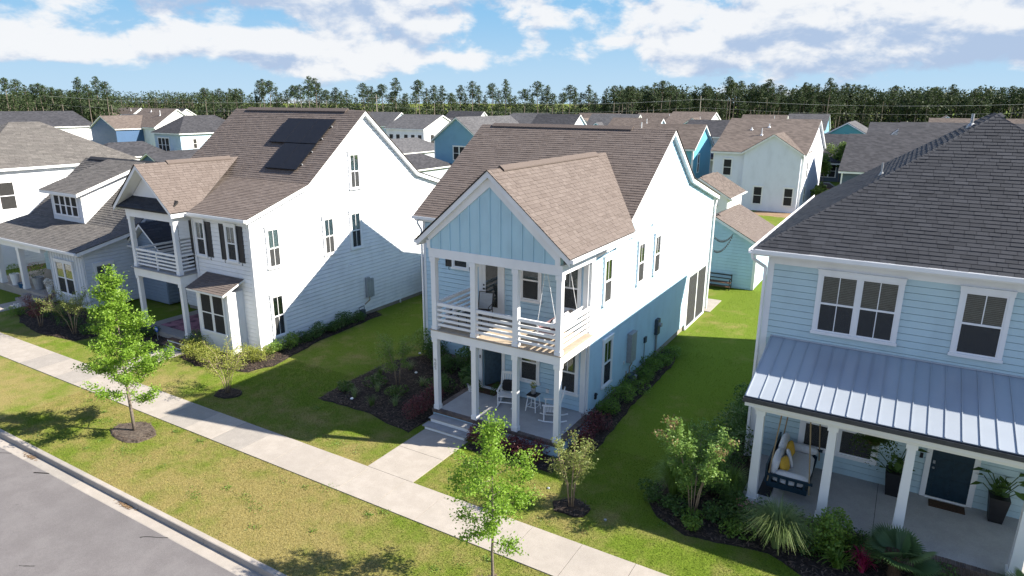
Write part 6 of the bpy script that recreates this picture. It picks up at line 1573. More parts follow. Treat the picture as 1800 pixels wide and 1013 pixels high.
# ------------------------------------------------------------------ plants
def skeleton_tree(name, label, cat, base, H, clear, rad, seed, n_leaf, leaf, leafmat, barkmat, nb=26, r0=.06, up=(.35, .75), group=None, spread=.17, tipmat=None, gaps=.0):
    """single-stem tree: trunk, limbs, twigs and leaves along the twigs; rad(t) crown radius over the height fraction"""
    R = random.Random(seed); N = np.random.default_rng(seed)
    t = thing(name, label, cat, base, group); B = Vector(base)
    tr = MB(); tp = []
    for i in range(9):
        f = i/8; tp.append(B+Vector((R.uniform(-.04, .04)*f*H*.3, R.uniform(-.04, .04)*f*H*.3, H*.97*f)))
    tr.tube(tp, r0, 8, r0*.15); tr.build('trunk', barkmat, t, smooth=True)
    limb = MB(); segs = []
    for k in range(nb):
        f = clear+(1-clear)*((k+.5)/nb)**.9*.97; a = k*2.4+R.uniform(-.5, .5)
        if R.random() < gaps: continue
        L = rad(f)*R.uniform(.7, 1.2); z = H*f; p0 = tp[min(8, int(f*8))].lerp(tp[min(8, int(f*8)+1)], f*8-int(f*8))
        el = R.uniform(*up); d = Vector((math.cos(a), math.sin(a), 0))
        p1 = p0+d*L*.5+Vector((0, 0, L*.5*el)); p2 = p0+d*L+Vector((0, 0, L*el*R.uniform(.7, 1.3)))
        limb.tube([p0, p1, p2], r0*.33*(1-f*.5), 5, r0*.08); segs.append((p0.lerp(p1, .5), p1, .6)); segs.append((p1, p2, 1.0))
        for j in range(3):
            q = p0.lerp(p2, R.uniform(.35, .95)); dd = Vector((R.uniform(-1, 1), R.uniform(-1, 1), R.uniform(-.2, .9))).normalized(); e = q+dd*L*R.uniform(.25, .5)
            limb.tube([q, e], r0*.12, 4, r0*.04); segs.append((q, e, 1.0))
    segs.append((tp[6], tp[8]+Vector((0, 0, H*.03)), 1.2))
    limb.build('limbs', barkmat, t)
    wts = np.array([(b-a).length*w for a, b, w in segs]); wts /= wts.sum()
    def fn(Rn, n):
        idx = Rn.choice(len(segs), n, p=wts); u = Rn.uniform(0, 1.05, n)
        A = np.array([list(s[0]) for s in segs])[idx]; E = np.array([list(s[1]) for s in segs])[idx]
        return A+(E-A)*u[:, None]+Rn.normal(size=(n, 3))*spread*np.array([1, 1, .8])
    V, F, T = leafset(n_leaf, fn, seed+5, leaf, .6)
    if tipmat is not None:
        zc = V.reshape(-1, 4, 3).mean(1)[:, 2]-base[2]; rr = np.linalg.norm(V.reshape(-1, 4, 3).mean(1)[:, :2]-np.array(base[:2]), axis=1)
        sc = zc/H+.35*rr/max(.1, rad(.5)); tip = (sc > np.quantile(sc, .8)) & (N.random(len(sc)) < .65)
        V4 = V.reshape(-1, 4, 3); T4 = T.reshape(-1, 4)
        for sel, mt, nm in ((~tip, leafmat, 'foliage'), (tip, tipmat, 'new_growth')):
            v = V4[sel].reshape(-1, 3); np_mesh(nm, v, np.arange(len(v)).reshape(-1, 4), T4[sel].ravel(), mt, t)
    else: np_mesh('foliage', V, F, T, leafmat, t)
    return t
skeleton_tree('street_tree', 'full young green street tree at left, growing from a mulch ring by the kerb', 'tree', (-22.73, 11.68, 0), 6.05, .2, lambda f: .24+1.28*max(0, 1-(f-.15)/.85)**.9, 3, 20000, (.06, .1), LEAF_OAK, BARK, 40, .06, (.25, .7), 'young street trees', .095)
skeleton_tree('street_tree', 'thinner young green street tree at bottom centre, overlapping the sidewalk', 'tree', (-7.34, 11.48, 0), 4.72, .3, lambda f: (.32+1.05*max(0, 1-abs(f-.5)/.35)) if f < .8 else .28, 8, 9500, (.05, .085), LEAF_OAK, BARK, 30, .042, (.05, .5), 'young street trees', .095, gaps=.1)

def crape(label, base, H, W, seed, n_leaf, leafmat, stems=5, leaf=(.04, .075), tipmat=None, top=.45, name='crape_myrtle', cat='tree', group='crape myrtles'):
    R = random.Random(seed); N = np.random.default_rng(seed); t = thing(name, label, cat, base, group); B = Vector(base); segs = []
    for k in range(stems):
        a = k*6.283/stems+R.uniform(-.4, .4); r = W*.5*R.uniform(.35, .75); hh = H*R.uniform(.72, .9)
        p = [B+Vector((math.cos(a)*.06, math.sin(a)*.06, 0)), B+Vector((math.cos(a)*r*.3, math.sin(a)*r*.3, hh*.4)), B+Vector((math.cos(a)*r*.7, math.sin(a)*r*.7, hh*.72)), B+Vector((math.cos(a)*r, math.sin(a)*r, hh))]
        m = MB(); m.tube(p, .02, 5, .007); m.build('stem', BARKPALE, t, smooth=True)
        tw = MB()
        for j in range(6):
            u = R.uniform(top, 1.0); q = p[1].lerp(p[3], (u-.4)/.6 if u > .4 else 0); d = Vector((math.cos(a)+R.uniform(-1.1, 1.1), math.sin(a)+R.uniform(-1.1, 1.1), R.uniform(.2, 1.3))).normalized()
            e = q+d*W*R.uniform(.16, .34); tw.tube([q, e], .008, 4, .003); segs.append((q, e))
        segs.append((p[2], p[3]+Vector((0, 0, H*.1)))); tw.build('twigs', BARKPALE, t)
    A = np.array([list(s[0]) for s in segs]); E = np.array([list(s[1]) for s in segs])
    def fn(Rn, n):
        i = Rn.integers(0, len(segs), n); u = Rn.uniform(.1, 1.1, n); return A[i]+(E[i]-A[i])*u[:, None]+Rn.normal(size=(n, 3))*.075*np.array([1, 1, .9])
    V, F, T = leafset(int(n_leaf*1.5), fn, seed+3, leaf, .62)
    if tipmat is None: np_mesh('foliage', V, F, T, leafmat, t)
    else:
        V4 = V.reshape(-1, 4, 3); T4 = T.reshape(-1, 4); c = V4.mean(1); sc = (c[:, 2]-base[2])/H+.5*np.linalg.norm(c[:, :2]-np.array(base[:2]), axis=1)/(W/2)
        tip = (sc > np.quantile(sc, .94)) & (N.random(len(sc)) < .5)
        for sel, mt, nm in ((~tip, leafmat, 'foliage'), (tip, tipmat, 'new_growth')):
            v = V4[sel].reshape(-1, 3); np_mesh(nm, v, np.arange(len(v)).reshape(-1, 4), T4[sel].ravel(), mt, t)
    return t
crape('small crape myrtle with pale stems in front of the blue house porch', (-7.27, 15.65, 0), 2.35, 1.5, 11, 1900, LEAF_CRAPE, 6)
crape('tall crape myrtle with reddish leaf tips in the right mulch bed', (-4.05, 16.97, 0), 3.15, 2.1, 12, 6000, LEAF_CRAPE2, 7, (.055, .095), LEAF_TIP)
crape('sparse yellowish crape myrtle on the white house lawn', (-22.7, 15.55, 0), 2.25, 2.5, 13, 1500, LEAF_YEL, 6)
crape('crape myrtle standing in shade in the blue house mulch bed', (-17.14, 19.56, 0), 2.5, 1.9, 14, 2600, LEAF_MID, 5)
crape('spreading yellow-green crape myrtle beside the bungalow corner', (-35.5, 16.1, 0), 2.3, 2.7, 15, 2400, LEAF_CRAPE, 6)
crape('dark maroon-leaved small tree before the bungalow', (-38.2, 15.8, 0), 1.9, 1.5, 16, 1500, LEAF_RED, 4)

def shrub(name, label, base, r, h, mat, n, seed, leaf=(.05, .09), group=None, cat='shrub', lobes=5):
    t = thing(name, label, cat, base, group); R = np.random.default_rng(seed)
    C = np.array([[R.normal()*r*.42, R.normal()*r*.42, h*(.38+.3*R.random())] for _ in range(lobes)]); S = np.array([R.uniform(.5, .75) for _ in range(lobes)])
    def fn(Rn, n):
        i = Rn.integers(0, lobes, n); p = Rn.normal(size=(n, 3)); p /= np.linalg.norm(p, axis=1, keepdims=True); p *= Rn.uniform(.72, 1.08, (n, 1))
        p = C[i]+p*np.stack([r*S[i], r*S[i], h*S[i]*.75], 1); p[:, 2] = np.abs(p[:, 2])*.97+.02; return p+np.array(base)
    V, F, T = leafset(int(n*1.7), fn, seed+1, leaf, .66); np_mesh('foliage', V, F, T, mat, t)
    m = MB()
    for k in range(5): a = k*1.26; m.tube([(base[0], base[1], base[2]), (base[0]+math.cos(a)*r*.5, base[1]+math.sin(a)*r*.5, base[2]+h*.7)], .012, 4, .004)
    m.build('stems', BARK, t)
    return t
ORDW = ['first', 'second', 'third', 'fourth', 'fifth', 'sixth', 'seventh', 'eighth', 'ninth']
for i, (x_, y_, h) in enumerate(((-8.72, 21.9, .6), (-8.68, 23.0, .72), (-8.7, 24.1, .62), (-8.68, 25.4, .6), (-8.72, 26.6, .7), (-8.7, 27.7, .55), (-8.72, 28.8, .5))):
    shrub('boxwood_shrub', 'rounded green shrub, %s from the street along the blue house side wall' % ORDW[i], (x_, y_, 0.04), .5, h, LEAF_MID, 620, 20+i, (.05, .085), 'shrubs along the blue house side wall')
for i, (x_, y_) in enumerate(((-11.7, 17.3), (-11.15, 17.5), (-10.55, 17.38), (-9.95, 17.5), (-9.4, 17.4))):
    shrub('loropetalum_shrub', 'maroon shrub before the blue house porch, %s from the steps' % ORDW[i], (x_, y_, .04), .42, .62, LEAF_RED, 620, 30+i, (.045, .08), 'maroon shrubs')
for (x_, y_, lab) in ((-14.75, 17.8, 'maroon shrub left of the porch steps'), (-14.85, 18.9, 'maroon shrub beside the left porch edge, behind the step shrub'), (-8.45, 20.3, 'dark maroon shrub at the right rear porch corner'), (-8.55, 19.2, 'dark maroon shrub along the right porch edge')):
    shrub('loropetalum_shrub', lab, (x_, y_, .04), .5, .75, LEAF_RED, 700, int(abs(x_*10+y_)), (.045, .08), 'maroon shrubs')
for (x_, y_, r, h, lab) in ((-15.6, 22.5, .75, 1.15, 'large dark green shrub behind the left porch posts'), (-14.8, 21.4, .5, .8, 'green shrub against the left porch edge by the fern'), (-17.4, 22.7, .6, 1.0, 'green shrub below the shuttered window of the blue house'), (-18.5, 23.4, .75, 1.2, 'yellow-green shrub at the left rear corner of the blue house bed')):
    shrub('evergreen_shrub', lab, (x_, y_, .04), r, h, LEAF_MID if x_ < -18 else LEAF_DARK, 1000, int(-x_*7), (.06, .11), 'shrubs left of the blue house')
for i, (x_, y_, r, h) in enumerate(((-28.0, 17.75, .55, .75), (-27.1, 17.45, .6, .7), (-26.2, 17.5, .6, .75), (-25.3, 17.9, .65, .8), (-24.5, 18.5, .55, .7))):
    shrub('abelia_shrub', 'yellow-green shrub round the white house front corner, %s from the porch' % ORDW[i], (x_, y_, .04), r, h, LEAF_YEL, 850, 60+i, (.04, .075), 'yellow-green shrubs by the white house', lobes=7)
for i, y_ in enumerate((19.6, 20.5, 21.4, 22.3, 23.2, 24.1, 25.0)):
    shrub('boxwood_shrub', 'green shrub along the white house side wall, %s from the street' % ORDW[i], (-24.65+.1*math.sin(i*2), y_, .04), .5, .55+.15*((i*3) % 2), LEAF_MID if i < 2 else LEAF_DARK, 620, 70+i, (.05, .09), 'shrubs along the white house side wall')
shrub('evergreen_shrub', 'dark upright shrub beside the white house steps', (-28.55, 18.0, .04), .38, .85, LEAF_DARK, 600, 81, (.04, .08), 'shrubs by the white house porch')
for i, (x_, y_) in enumerate(((-33.0, 17.7), (-32.3, 17.75), (-31.7, 17.9))): shrub('evergreen_shrub', 'dark low shrub under the white house porch edge, %s from the left' % ORDW[i], (x_, y_, .04), .42, .5, LEAF_DARK, 450, 82+i, (.05, .09), 'shrubs by the white house porch')
for i, (x_, y_, h) in enumerate(((-41.8, 17.2, .5), (-40.9, 16.9, .55), (-39.8, 16.7, .5), (-38.9, 16.9, .6), (-36.6, 16.6, .6), (-34.9, 16.5, .5))):
    shrub('evergreen_shrub', 'low dark shrub in the bungalow bed, %s from the left' % ORDW[i], (x_, y_, .04), .5, h, LEAF_DARK, 420, 90+i, (.05, .09), 'shrubs by the bungalow')
rs = shrub('rose_shrub', 'rose bush with pale blooms by the bungalow walk', (-41.4, 16.1, .04), .45, .55, LEAF_MID, 450, 99, (.05, .08), None); bouquet(rs, (-41.4, 16.1, .42), .3, .3, PETAL, 40, 98, (.1, .15))
for i, (x_, y_, r, h) in enumerate(((-4.0, 18.7, .6, 1.2), (-3.95, 19.9, .7, 1.5), (-3.95, 21.2, .7, 1.55), (-3.95, 22.5, .65, 1.4), (-4.0, 23.9, .6, 1.2), (-4.0, 25.2, .55, 1.0))):
    shrub('evergreen_shrub', 'tall dark shrub along the right house left wall, %s from the street' % ORDW[i], (x_, y_, .04), r, h, LEAF_DARK, 1300, 100+i, (.06, .1), 'dark shrubs along the right house', lobes=7)
s_ = shrub('evergreen_shrub', 'round bright green shrub before the second right porch post', (-.55, 17.35, .04), .6, 1.15, LEAF_MID, 1500, 110, (.06, .1), 'shrubs before the right porch', lobes=7)
s_ = shrub('evergreen_shrub', 'dark shrub between the green shrub and the fan palm', (.35, 17.4, .04), .5, .7, LEAF_DARK, 700, 111, (.05, .09), 'shrubs before the right porch')
s_ = shrub('azalea_shrub', 'dark shrub with pink flowers at the right porch corner', (-2.7, 17.45, .04), .5, .75, LEAF_DARK, 900, 112, (.05, .08), 'shrubs before the right porch'); bouquet(s_, (-2.7, 17.4, .62), .3, .2, PETALPINK, 45, 113, (.05, .08))
shrub('evergreen_shrub', 'low dark shrub behind the striped ornamental grass', (-1.75, 17.5, .04), .55, .7, LEAF_DARK, 800, 114, (.05, .09), 'shrubs before the right porch')
shrub('evergreen_shrub', 'low dark shrub under the tall crape myrtle', (-4.5, 17.1, .04), .4, .4, LEAF_DARK, 400, 115, (.05, .09), 'shrubs before the right porch')

for i, (x_, y_, r, h, dk) in enumerate(((-5.2, 17.3, .4, .45, 1), (-4.9, 18.7, .5, .8, 1), (-4.35, 17.9, .45, .6, 0), (-3.9, 16.6, .35, .35, 0), (-3.5, 17.2, .4, .45, 1), (-3.1, 18.0, .5, .8, 1), (-2.7, 16.9, .4, .4, 0), (-1.0, 17.0, .45, .6, 1), (1.9, 17.2, .5, .6, 1))):
    shrub('filler_shrub', 'low leafy filler shrub in the right house bed, %s from the left' % ORDW[i], (x_, y_, .04), r, h, LEAF_DARK if dk else LEAF_MID, 500, 140+i, (.05, .09), 'filler shrubs in the right bed')
for i, (x_, y_, r, h) in enumerate(((-18.8, 18.2, .4, .4), (-18.2, 19.2, .4, .45), (-16.6, 18.9, .4, .4), (-15.6, 20.3, .5, .6), (-16.5, 21.9, .5, .7), (-15.0, 22.6, .55, 1.0))):
    shrub('filler_shrub', 'low filler shrub in the blue house left bed, %s from the street' % ORDW[i], (x_, y_, .04), r, h, LEAF_FERN if i < 3 else LEAF_DARK, 320 if i < 3 else 600, 160+i, (.05, .1), 'filler shrubs in the blue house bed')

def blades(name, label, base, r, h, n, mat, seed, w=.012, cat='grass clump', group=None, stiff=.6):
    """arching grass clump"""
    t = thing(name, label, cat, base, group); R = np.random.default_rng(seed); V = []; F = []; T = []
    for k in range(n):
        a = R.uniform(0, 6.283); L = R.uniform(.55, 1.1); ca, sa = math.cos(a), math.sin(a); out = r*L*R.uniform(.3, 1.0); hh = h*L*R.uniform(.75, 1.1); tn = R.random(); b0 = R.uniform(0, .1)
        prev = None
        for i in range(5):
            u = i/4; x_ = b0+out*u**1.5; z_ = hh*(1-(1-u)**1.9)-(.35+stiff*.1)*hh*u**3.2*(out/r); ww = w*(1-u*.85)
            p = (base[0]+ca*x_-sa*ww, base[1]+sa*x_+ca*ww, base[2]+max(.01, z_)); q = (base[0]+ca*x_+sa*ww, base[1]+sa*x_-ca*ww, base[2]+max(.01, z_))
            V += [p, q]; T += [tn, tn]
            if i: b = len(V); F.append((b-4, b-3, b-1, b-2))
    np_mesh('blades', np.array(V), np.array(F), T, mat, t); return t
blades('ornamental_grass', 'large striped ornamental grass mound at the right porch corner bed', (-1.75, 16.8, .03), 1.15, 1.35, 1700, LEAF_GRASS, 1, .008, group='ornamental grasses')
blades('ornamental_grass', 'tall dark green grass clump left of the tall crape myrtle', (-4.85, 17.7, .03), .95, 1.3, 700, LEAF_MID, 2, .010, group='ornamental grasses')
blades('ornamental_grass', 'tall dark green grass clump right of the tall crape myrtle', (-3.35, 18.3, .03), .85, 1.3, 600, LEAF_MID, 3, .010, group='ornamental grasses')
blades('ornamental_grass', 'small spiky plant at the foot of the tall crape myrtle', (-3.2, 17.35, .03), .35, .4, 60, LEAF_GRASS, 4, .016, group='ornamental grasses')
blades('lily_plant', 'leafy green strap plant in front of the green shrub', (-.25, 16.75, .03), .65, .6, 90, LEAF_MID, 5, .028)
blades('cordyline_plant', 'magenta strap-leaved plant beside the fan palm', (.3, 16.95, .03), .45, .7, 70, LEAF_MAG, 6, .03, cat='plant')
for i, (x_, y_) in enumerate(((-18.0, 17.9), (-16.9, 17.7), (-16.1, 18.15), (-18.7, 20.2), (-16.4, 20.2), (-15.2, 19.4), (-17.6, 18.8), (-15.9, 21.1), (-17.9, 21.3))):
    blades('grass_tuft', 'thin wispy grass tuft in the blue house bed, %s counted from the street' % ORDW[sorted(range(9), key=lambda k: (17.9, 17.7, 18.15, 20.2, 20.2001, 19.4, 18.8, 21.1, 21.3)[k]).index(i)], (x_, y_, .03), .42, .5, 85, LEAF_FERN if i % 2 else LEAF_GRASS, 40+i, .006, group='wispy grass tufts')

def fan_palm(label, base, seed, n=11, stem=.45, L0=.8):
    t = thing('fan_palm', label, 'palm', base, 'fan palms'); R = random.Random(seed); B = Vector(base)
    m = MB(); m.lathe(base, [(.13, 0), (.15, stem*.4), (.11, stem), (.05, stem+.1)], 9)
    for k in range(18): a = k*2.4; z = stem*(k/18); m.tube([B+Vector((math.cos(a)*.1, math.sin(a)*.1, z)), B+Vector((math.cos(a)*.2, math.sin(a)*.2, z+.14))], .02, 4, .006)
    m.build('trunk', MAT_BROWN, t)
    for k in range(n):
        a = k*2.4+R.uniform(-.2, .2); el = R.uniform(.1, 1.4); d = Vector((math.cos(a)*math.cos(el), math.sin(a)*math.cos(el), math.sin(el))); L = L0*R.uniform(.35, .6)
        p0 = B+Vector((0, 0, stem)); p1 = p0+d*L
        st = MB(); st.tube([p0, p0.lerp(p1, .5)+Vector((0, 0, .04)), p1], .014, 4, .008); f = st.build('frond_stalk', LEAF_PALM, t)
        s = d.cross(Vector((0, 0, 1))).normalized(); u = s.cross(d).normalized(); V = []; F = []; T = []; tn = R.random()
        ns = 26; fl = L0*R.uniform(.95, 1.15)
        for j in range(ns):
            ph = -1.4+2.8*j/(ns-1); dr = (d*math.cos(ph)+s*math.sin(ph)).normalized(); ln = fl*(.72+.28*math.cos(ph*.8)); e = p1+dr*ln-Vector((0, 0, ln*ln*.28))+u*.02
            md = p1+dr*ln*.55-Vector((0, 0, ln*ln*.05)); side = dr.cross(u).normalized()*.026; b = len(V)
            V += [p1, md-side+u*.015, e, md+side-u*.01]; F.append((b, b+1, b+2, b+3)); T += [min(1, max(0, tn+R.uniform(-.15, .15)))]*4
        np_mesh('leaf_fan', np.array([list(v) for v in V]), np.array(F), T, LEAF_PALM, f)
fan_palm('fan palm with spiky round fronds at the front of the right bed', (1.0, 16.95, .03), 2, 15, .6, .66)
fan_palm('fan palm partly in view at the bottom right corner', (3.75, 16.9, .03), 5, 9, .45, .7)

# small things on the lawn: utility caps, solar path lights
for (x_, y_, lab) in ((-6.15, 15.6, 'small pale cap set in the lawn right of the small crape myrtle'), (-8.3, 16.2, 'small pale marker near the right porch bed')):
    m = MB(); m.lathe((x_, y_, 0), [(.045, 0), (.045, .03), (.03, .04)], 10); tag(m.build('lawn_cap', GREYBOX), lab, 'cap', 'pale caps in the lawn')
for i, (x_, y_) in enumerate(((-17.6, 17.35), (-17.1, 20.7), (-18.4, 22.6))):
    t = local_thing('path_light', 'small pale solar path light in the blue house bed, %s from the street' % ORDW[i], 'path light', (x_, y_, .03), 0, 'path lights in the bed')
    m = MB(); m.tube([(0, 0, 0), (0, 0, .26)], .012, 5); m.build('stake', BLACK, t); m = MB(); m.lathe((0, 0, .25), [(.04, 0), (.07, .03), (.05, .06)], 8); m.build('lamp_head', PVC, t)

# ------------------------------------------------------------------ turf: grass blades over the lawns in view
def in_poly(px, py, ring):
    r = np.zeros(len(px), bool); n = len(ring); j = n-1
    for i in range(n):
        xi, yi = ring[i]; xj, yj = ring[j]
        c = ((yi > py) != (yj > py)) & (px < (xj-xi)*(py-yi)/(yj-yi+1e-12)+xi); r ^= c; j = i
    return r
def turf():
    R = np.random.default_rng(5); X = []; Y = []
    for (x0, x1, y0, y1, den) in ((-28, 1, 9.32, 12.74, 1700), (-45, -28, 9.32, 12.74, 350), (-24, -2, 14.25, 19.5, 1300), (-40, -24, 14.25, 18.5, 450), (-25, -18, 19.5, 31, 300), (-9.2, -3.3, 19.5, 30, 450), (-9.2, -3.3, 30, 43, 200), (-2, 3, 14.25, 16.8, 1500), (-20, -14, 19.5, 24, 250)):
        n = int((x1-x0)*(y1-y0)*den); X.append(R.uniform(x0, x1, n)); Y.append(R.uniform(y0, y1, n))
    X = np.concatenate(X); Y = np.concatenate(Y); keep = np.ones(len(X), bool)
    for b in BEDS: keep &= ~in_poly(X, Y, b)
    for (a, b, c, d) in ((-13.97, -12.06, 14, 17.4), (-29.77, -28.33, 14, 17.6), (-44.7, -42.9, 14, 17.7), (-14.2, -8.8, 17.2, 37), (-35, -25.1, 18.1, 34), (-18.55, -9.1, 23.2, 37), (-3.4, 8, 17.7, 35), (-9.95, -8.5, 36.9, 41.6), (-13.2, -7.6, 42.9, 50), (-36, -33, 19, 40), (-29.3, -25, 19, 34)):
        keep &= ~((X > a) & (X < b) & (Y > c) & (Y < d))
    X = X[keep]; Y = Y[keep]; n = len(X)
    a = R.uniform(0, 6.283, n); L = R.uniform(.018, .042, n); lean = R.uniform(.3, 1.1, n)*L; w = R.uniform(.004, .009, n)
    ca, sa = np.cos(a), np.sin(a); b = R.uniform(0, 6.283, n); z0 = np.full(n, -.003)
    P0 = np.stack([X-ca*w, Y-sa*w, z0], 1); P1 = np.stack([X+ca*w, Y+sa*w, z0], 1); P2 = np.stack([X+np.cos(b)*lean, Y+np.sin(b)*lean, L], 1)
    V = np.stack([P0, P1, P2], 1).reshape(-1, 3); F = np.arange(3*n).reshape(n, 3); T = np.repeat(R.uniform(0, 1, n), 3)
    o = np_mesh('lawn_grass', V, F, T, BLADE, None, 'stuff'); o['label'] = 'short patchy green and straw-coloured lawn grass'; o['category'] = 'grass'
turf()
def weeds():
    R = np.random.default_rng(21); C = []
    for k in range(60):
        x_ = R.uniform(-27, -4); y_ = R.uniform(9.6, 12.6) if k < 42 else R.uniform(14.5, 16.6)
        if any(in_poly(np.array([x_]), np.array([y_]), b)[0] for b in BEDS) or -14.2 < x_ < -11.9 and y_ > 14: continue
        n = R.integers(25, 90); s_ = R.uniform(.05, .16); C.append(np.stack([x_+R.normal(size=n)*s_*1.4, y_+R.normal(size=n)*s_, R.uniform(.02, .055, n)], 1))
    c = np.concatenate(C); V, F, T = leafset(len(c), lambda Rn, n: c, 3, (.03, .055), .6)
    o = np_mesh('lawn_weeds', V, F, T, LEAF_MID, None, 'stuff'); o['label'] = 'dark green weed patches dotted over the verge'; o['category'] = 'weeds'
weeds()
def chips():
    """loose mulch chips on the beds"""
    R = np.random.default_rng(9); X = []; Y = []
    for b in BEDS:
        xs = [p[0] for p in b]; ys = [p[1] for p in b]; n = int((max(xs)-min(xs))*(max(ys)-min(ys))*130)
        x_ = R.uniform(min(xs), max(xs), n); y_ = R.uniform(min(ys), max(ys), n); k = in_poly(x_, y_, b); X.append(x_[k]); Y.append(y_[k])
    X = np.concatenate(X); Y = np.concatenate(Y); n = len(X)
    a = R.uniform(0, 6.283, n); L = R.uniform(.03, .07, n); w = R.uniform(.008, .018, n); z = R.uniform(.055, .085, n); t = R.uniform(-.02, .02, n); ca, sa = np.cos(a), np.sin(a)
    V = np.stack([np.stack([X-ca*L-sa*w, Y-sa*L+ca*w, z-t], 1), np.stack([X-ca*L+sa*w, Y-sa*L-ca*w, z-t], 1), np.stack([X+ca*L+sa*w, Y+sa*L-ca*w, z+t], 1), np.stack([X+ca*L-sa*w, Y+sa*L+ca*w, z+t], 1)], 1).reshape(-1, 3)
    o = np_mesh('mulch_chips', V, np.arange(4*n).reshape(n, 4), np.repeat(R.uniform(0, 1, n), 4), MULCH_CHIP, None, 'stuff'); o['label'] = 'loose dark bark chips scattered over the beds'; o['category'] = 'mulch'
MULCH_CHIP = mat_leaf('mulch_chip', (0.02, 0.014, 0.011), (0.14, 0.10, 0.075), 0.0, .9)
chips()

# ------------------------------------------------------------------ pine wood and far trees
def pine_proto(H, seed, crown0=.5, wide=2.3, n=900):
    """returns (trunk mesh, crown mesh) of a loblolly pine of height H"""
    R = random.Random(seed); N = np.random.default_rng(seed)
    m = MB(); m.tube([(0, 0, -.3), (R.uniform(-.2, .2), R.uniform(-.2, .2), H*.5), (R.uniform(-.3, .3), R.uniform(-.3, .3), H*.97)], .21, 6, .05)
    C = []
    nb = 26
    for k in range(nb):
        f = crown0+(1-crown0)*(k+.5)/nb; a = k*2.4+R.uniform(-.6, .6); env = math.sin(math.pi*min(1, max(.08, (f-crown0)/(1-crown0)*.8+.2)))**.7
        L = wide*env*R.uniform(.45, 1.15); z = H*f; e = (math.cos(a)*L, math.sin(a)*L, z+L*R.uniform(.1, .45))
        m.tube([(0, 0, z), e], .045, 4, .015); C.append((e, .35+.55*env*R.uniform(.6, 1.2))); C.append(((e[0]*.55, e[1]*.55, (z+e[2])/2), .45*env+.2))
    C.append(((0, 0, H*.98), .55))
    for k in range(4): f = R.uniform(.25, crown0); a = R.uniform(0, 6.28); m.tube([(0, 0, H*f), (math.cos(a)*.9, math.sin(a)*.9, H*f+.2)], .03, 4, .01)
    ctr = np.array([c[0] for c in C]); rad = np.array([c[1] for c in C]); p = rad**2/np.sum(rad**2)
    def fn(Rn, n):
        i = Rn.choice(len(C), n, p=p); q = Rn.normal(size=(n, 3)); q /= np.linalg.norm(q, axis=1, keepdims=True); q *= Rn.uniform(.3, 1, (n, 1)); return ctr[i]+q*rad[i][:, None]*np.array([1, 1, .7])
    V, F, T = leafset(n, fn, seed+1, (.26, .5), .55, .1)
    return m, (V, F, T)
protos = []
for k, (H, c0, w) in enumerate(((16.6, .62, 1.45), (17.4, .68, 1.3), (15.6, .56, 1.5), (17.0, .74, 1.7), (17.8, .72, 1.3), (15.0, .54, 1.4), (16.8, .78, 1.8))):
    t = thing('pine_tree', 'x', 'tree', (0, 0, 0), 'pines along the edge of the wood'); m, (V, F, T) = pine_proto(H, 200+k, c0, w)
    tr = m.build('trunk', PINEBARK, t); cr = np_mesh('crown', V, F, T, PINE, t); protos.append(t)
R = random.Random(44)
DEPTH = 205.0
fx, fy = f_.x/math.hypot(f_.x, f_.y), f_.y/math.hypot(f_.x, f_.y)
spots = []
# the wood's edge runs across the view: stands of pines with gaps, the right-hand stand denser
def edge(px, d):
    """ground point in a given viewing direction (fraction of half width) at depth d from the street corner"""
    tx = px*900/1170.0/math.cos(PITCH); dx = fx+fy*tx; dy = fy-fx*tx
    return dx*d, dy*d
stands = [(-1.02, -.73, 26, 205, .0), (-.56, .0, 52, 205, .1), (.0, .19, 16, 205, .1), (.19, .62, 96, 208, .0), (.62, 1.06, 96, 222, .0)]
for (a, b, n, d, gap) in stands:
    for k in range(n):
        px = a+(b-a)*(k+R.uniform(.0, .9))/n
        x_, y_ = edge(px, d+R.uniform(-9, 14)); spots.append((px, x_, y_, R.uniform(.82, 1.08)*(1.0 if d < 210 else .95)))
spots.sort()
lab_n = {}
used = 0
def numword(n):
    ones = ['', 'first', 'second', 'third', 'fourth', 'fifth', 'sixth', 'seventh', 'eighth', 'ninth', 'tenth', 'eleventh', 'twelfth', 'thirteenth', 'fourteenth', 'fifteenth', 'sixteenth', 'seventeenth', 'eighteenth', 'nineteenth']
    tens = ['', '', 'twenty', 'thirty', 'forty', 'fifty', 'sixty', 'seventy', 'eighty', 'ninety']; tth = ['', '', 'twentieth', 'thirtieth', 'fortieth', 'fiftieth', 'sixtieth', 'seventieth', 'eightieth', 'ninetieth']
    if n < 20: return ones[n]
    if n < 100: return tth[n//10] if n % 10 == 0 else tens[n//10]+'-'+ones[n % 10]
    h = ['', 'one', 'two', 'three'][n//100]; r = n % 100
    return h+'-hundredth' if r == 0 else h+'-hundred-'+numword(r)
for i, (px, x_, y_, s) in enumerate(spots):
    k = R.randrange(len(protos)); src = protos[k]
    o = src if not src.get('used') else copy_tree(src)
    src['used'] = 1
    if 'used' in o and o is not src: del o['used']
    o.location = (x_, y_, 0); o.rotation_euler = (0, 0, R.uniform(0, 6.28)); o.scale = (s*R.uniform(.9, 1.15), s*R.uniform(.9, 1.15), s)
    o['label'] = 'tall pine, %s from the left along the front of the wood' % numword(i+1)
for t in protos:
    if 'used' in t: del t['used']
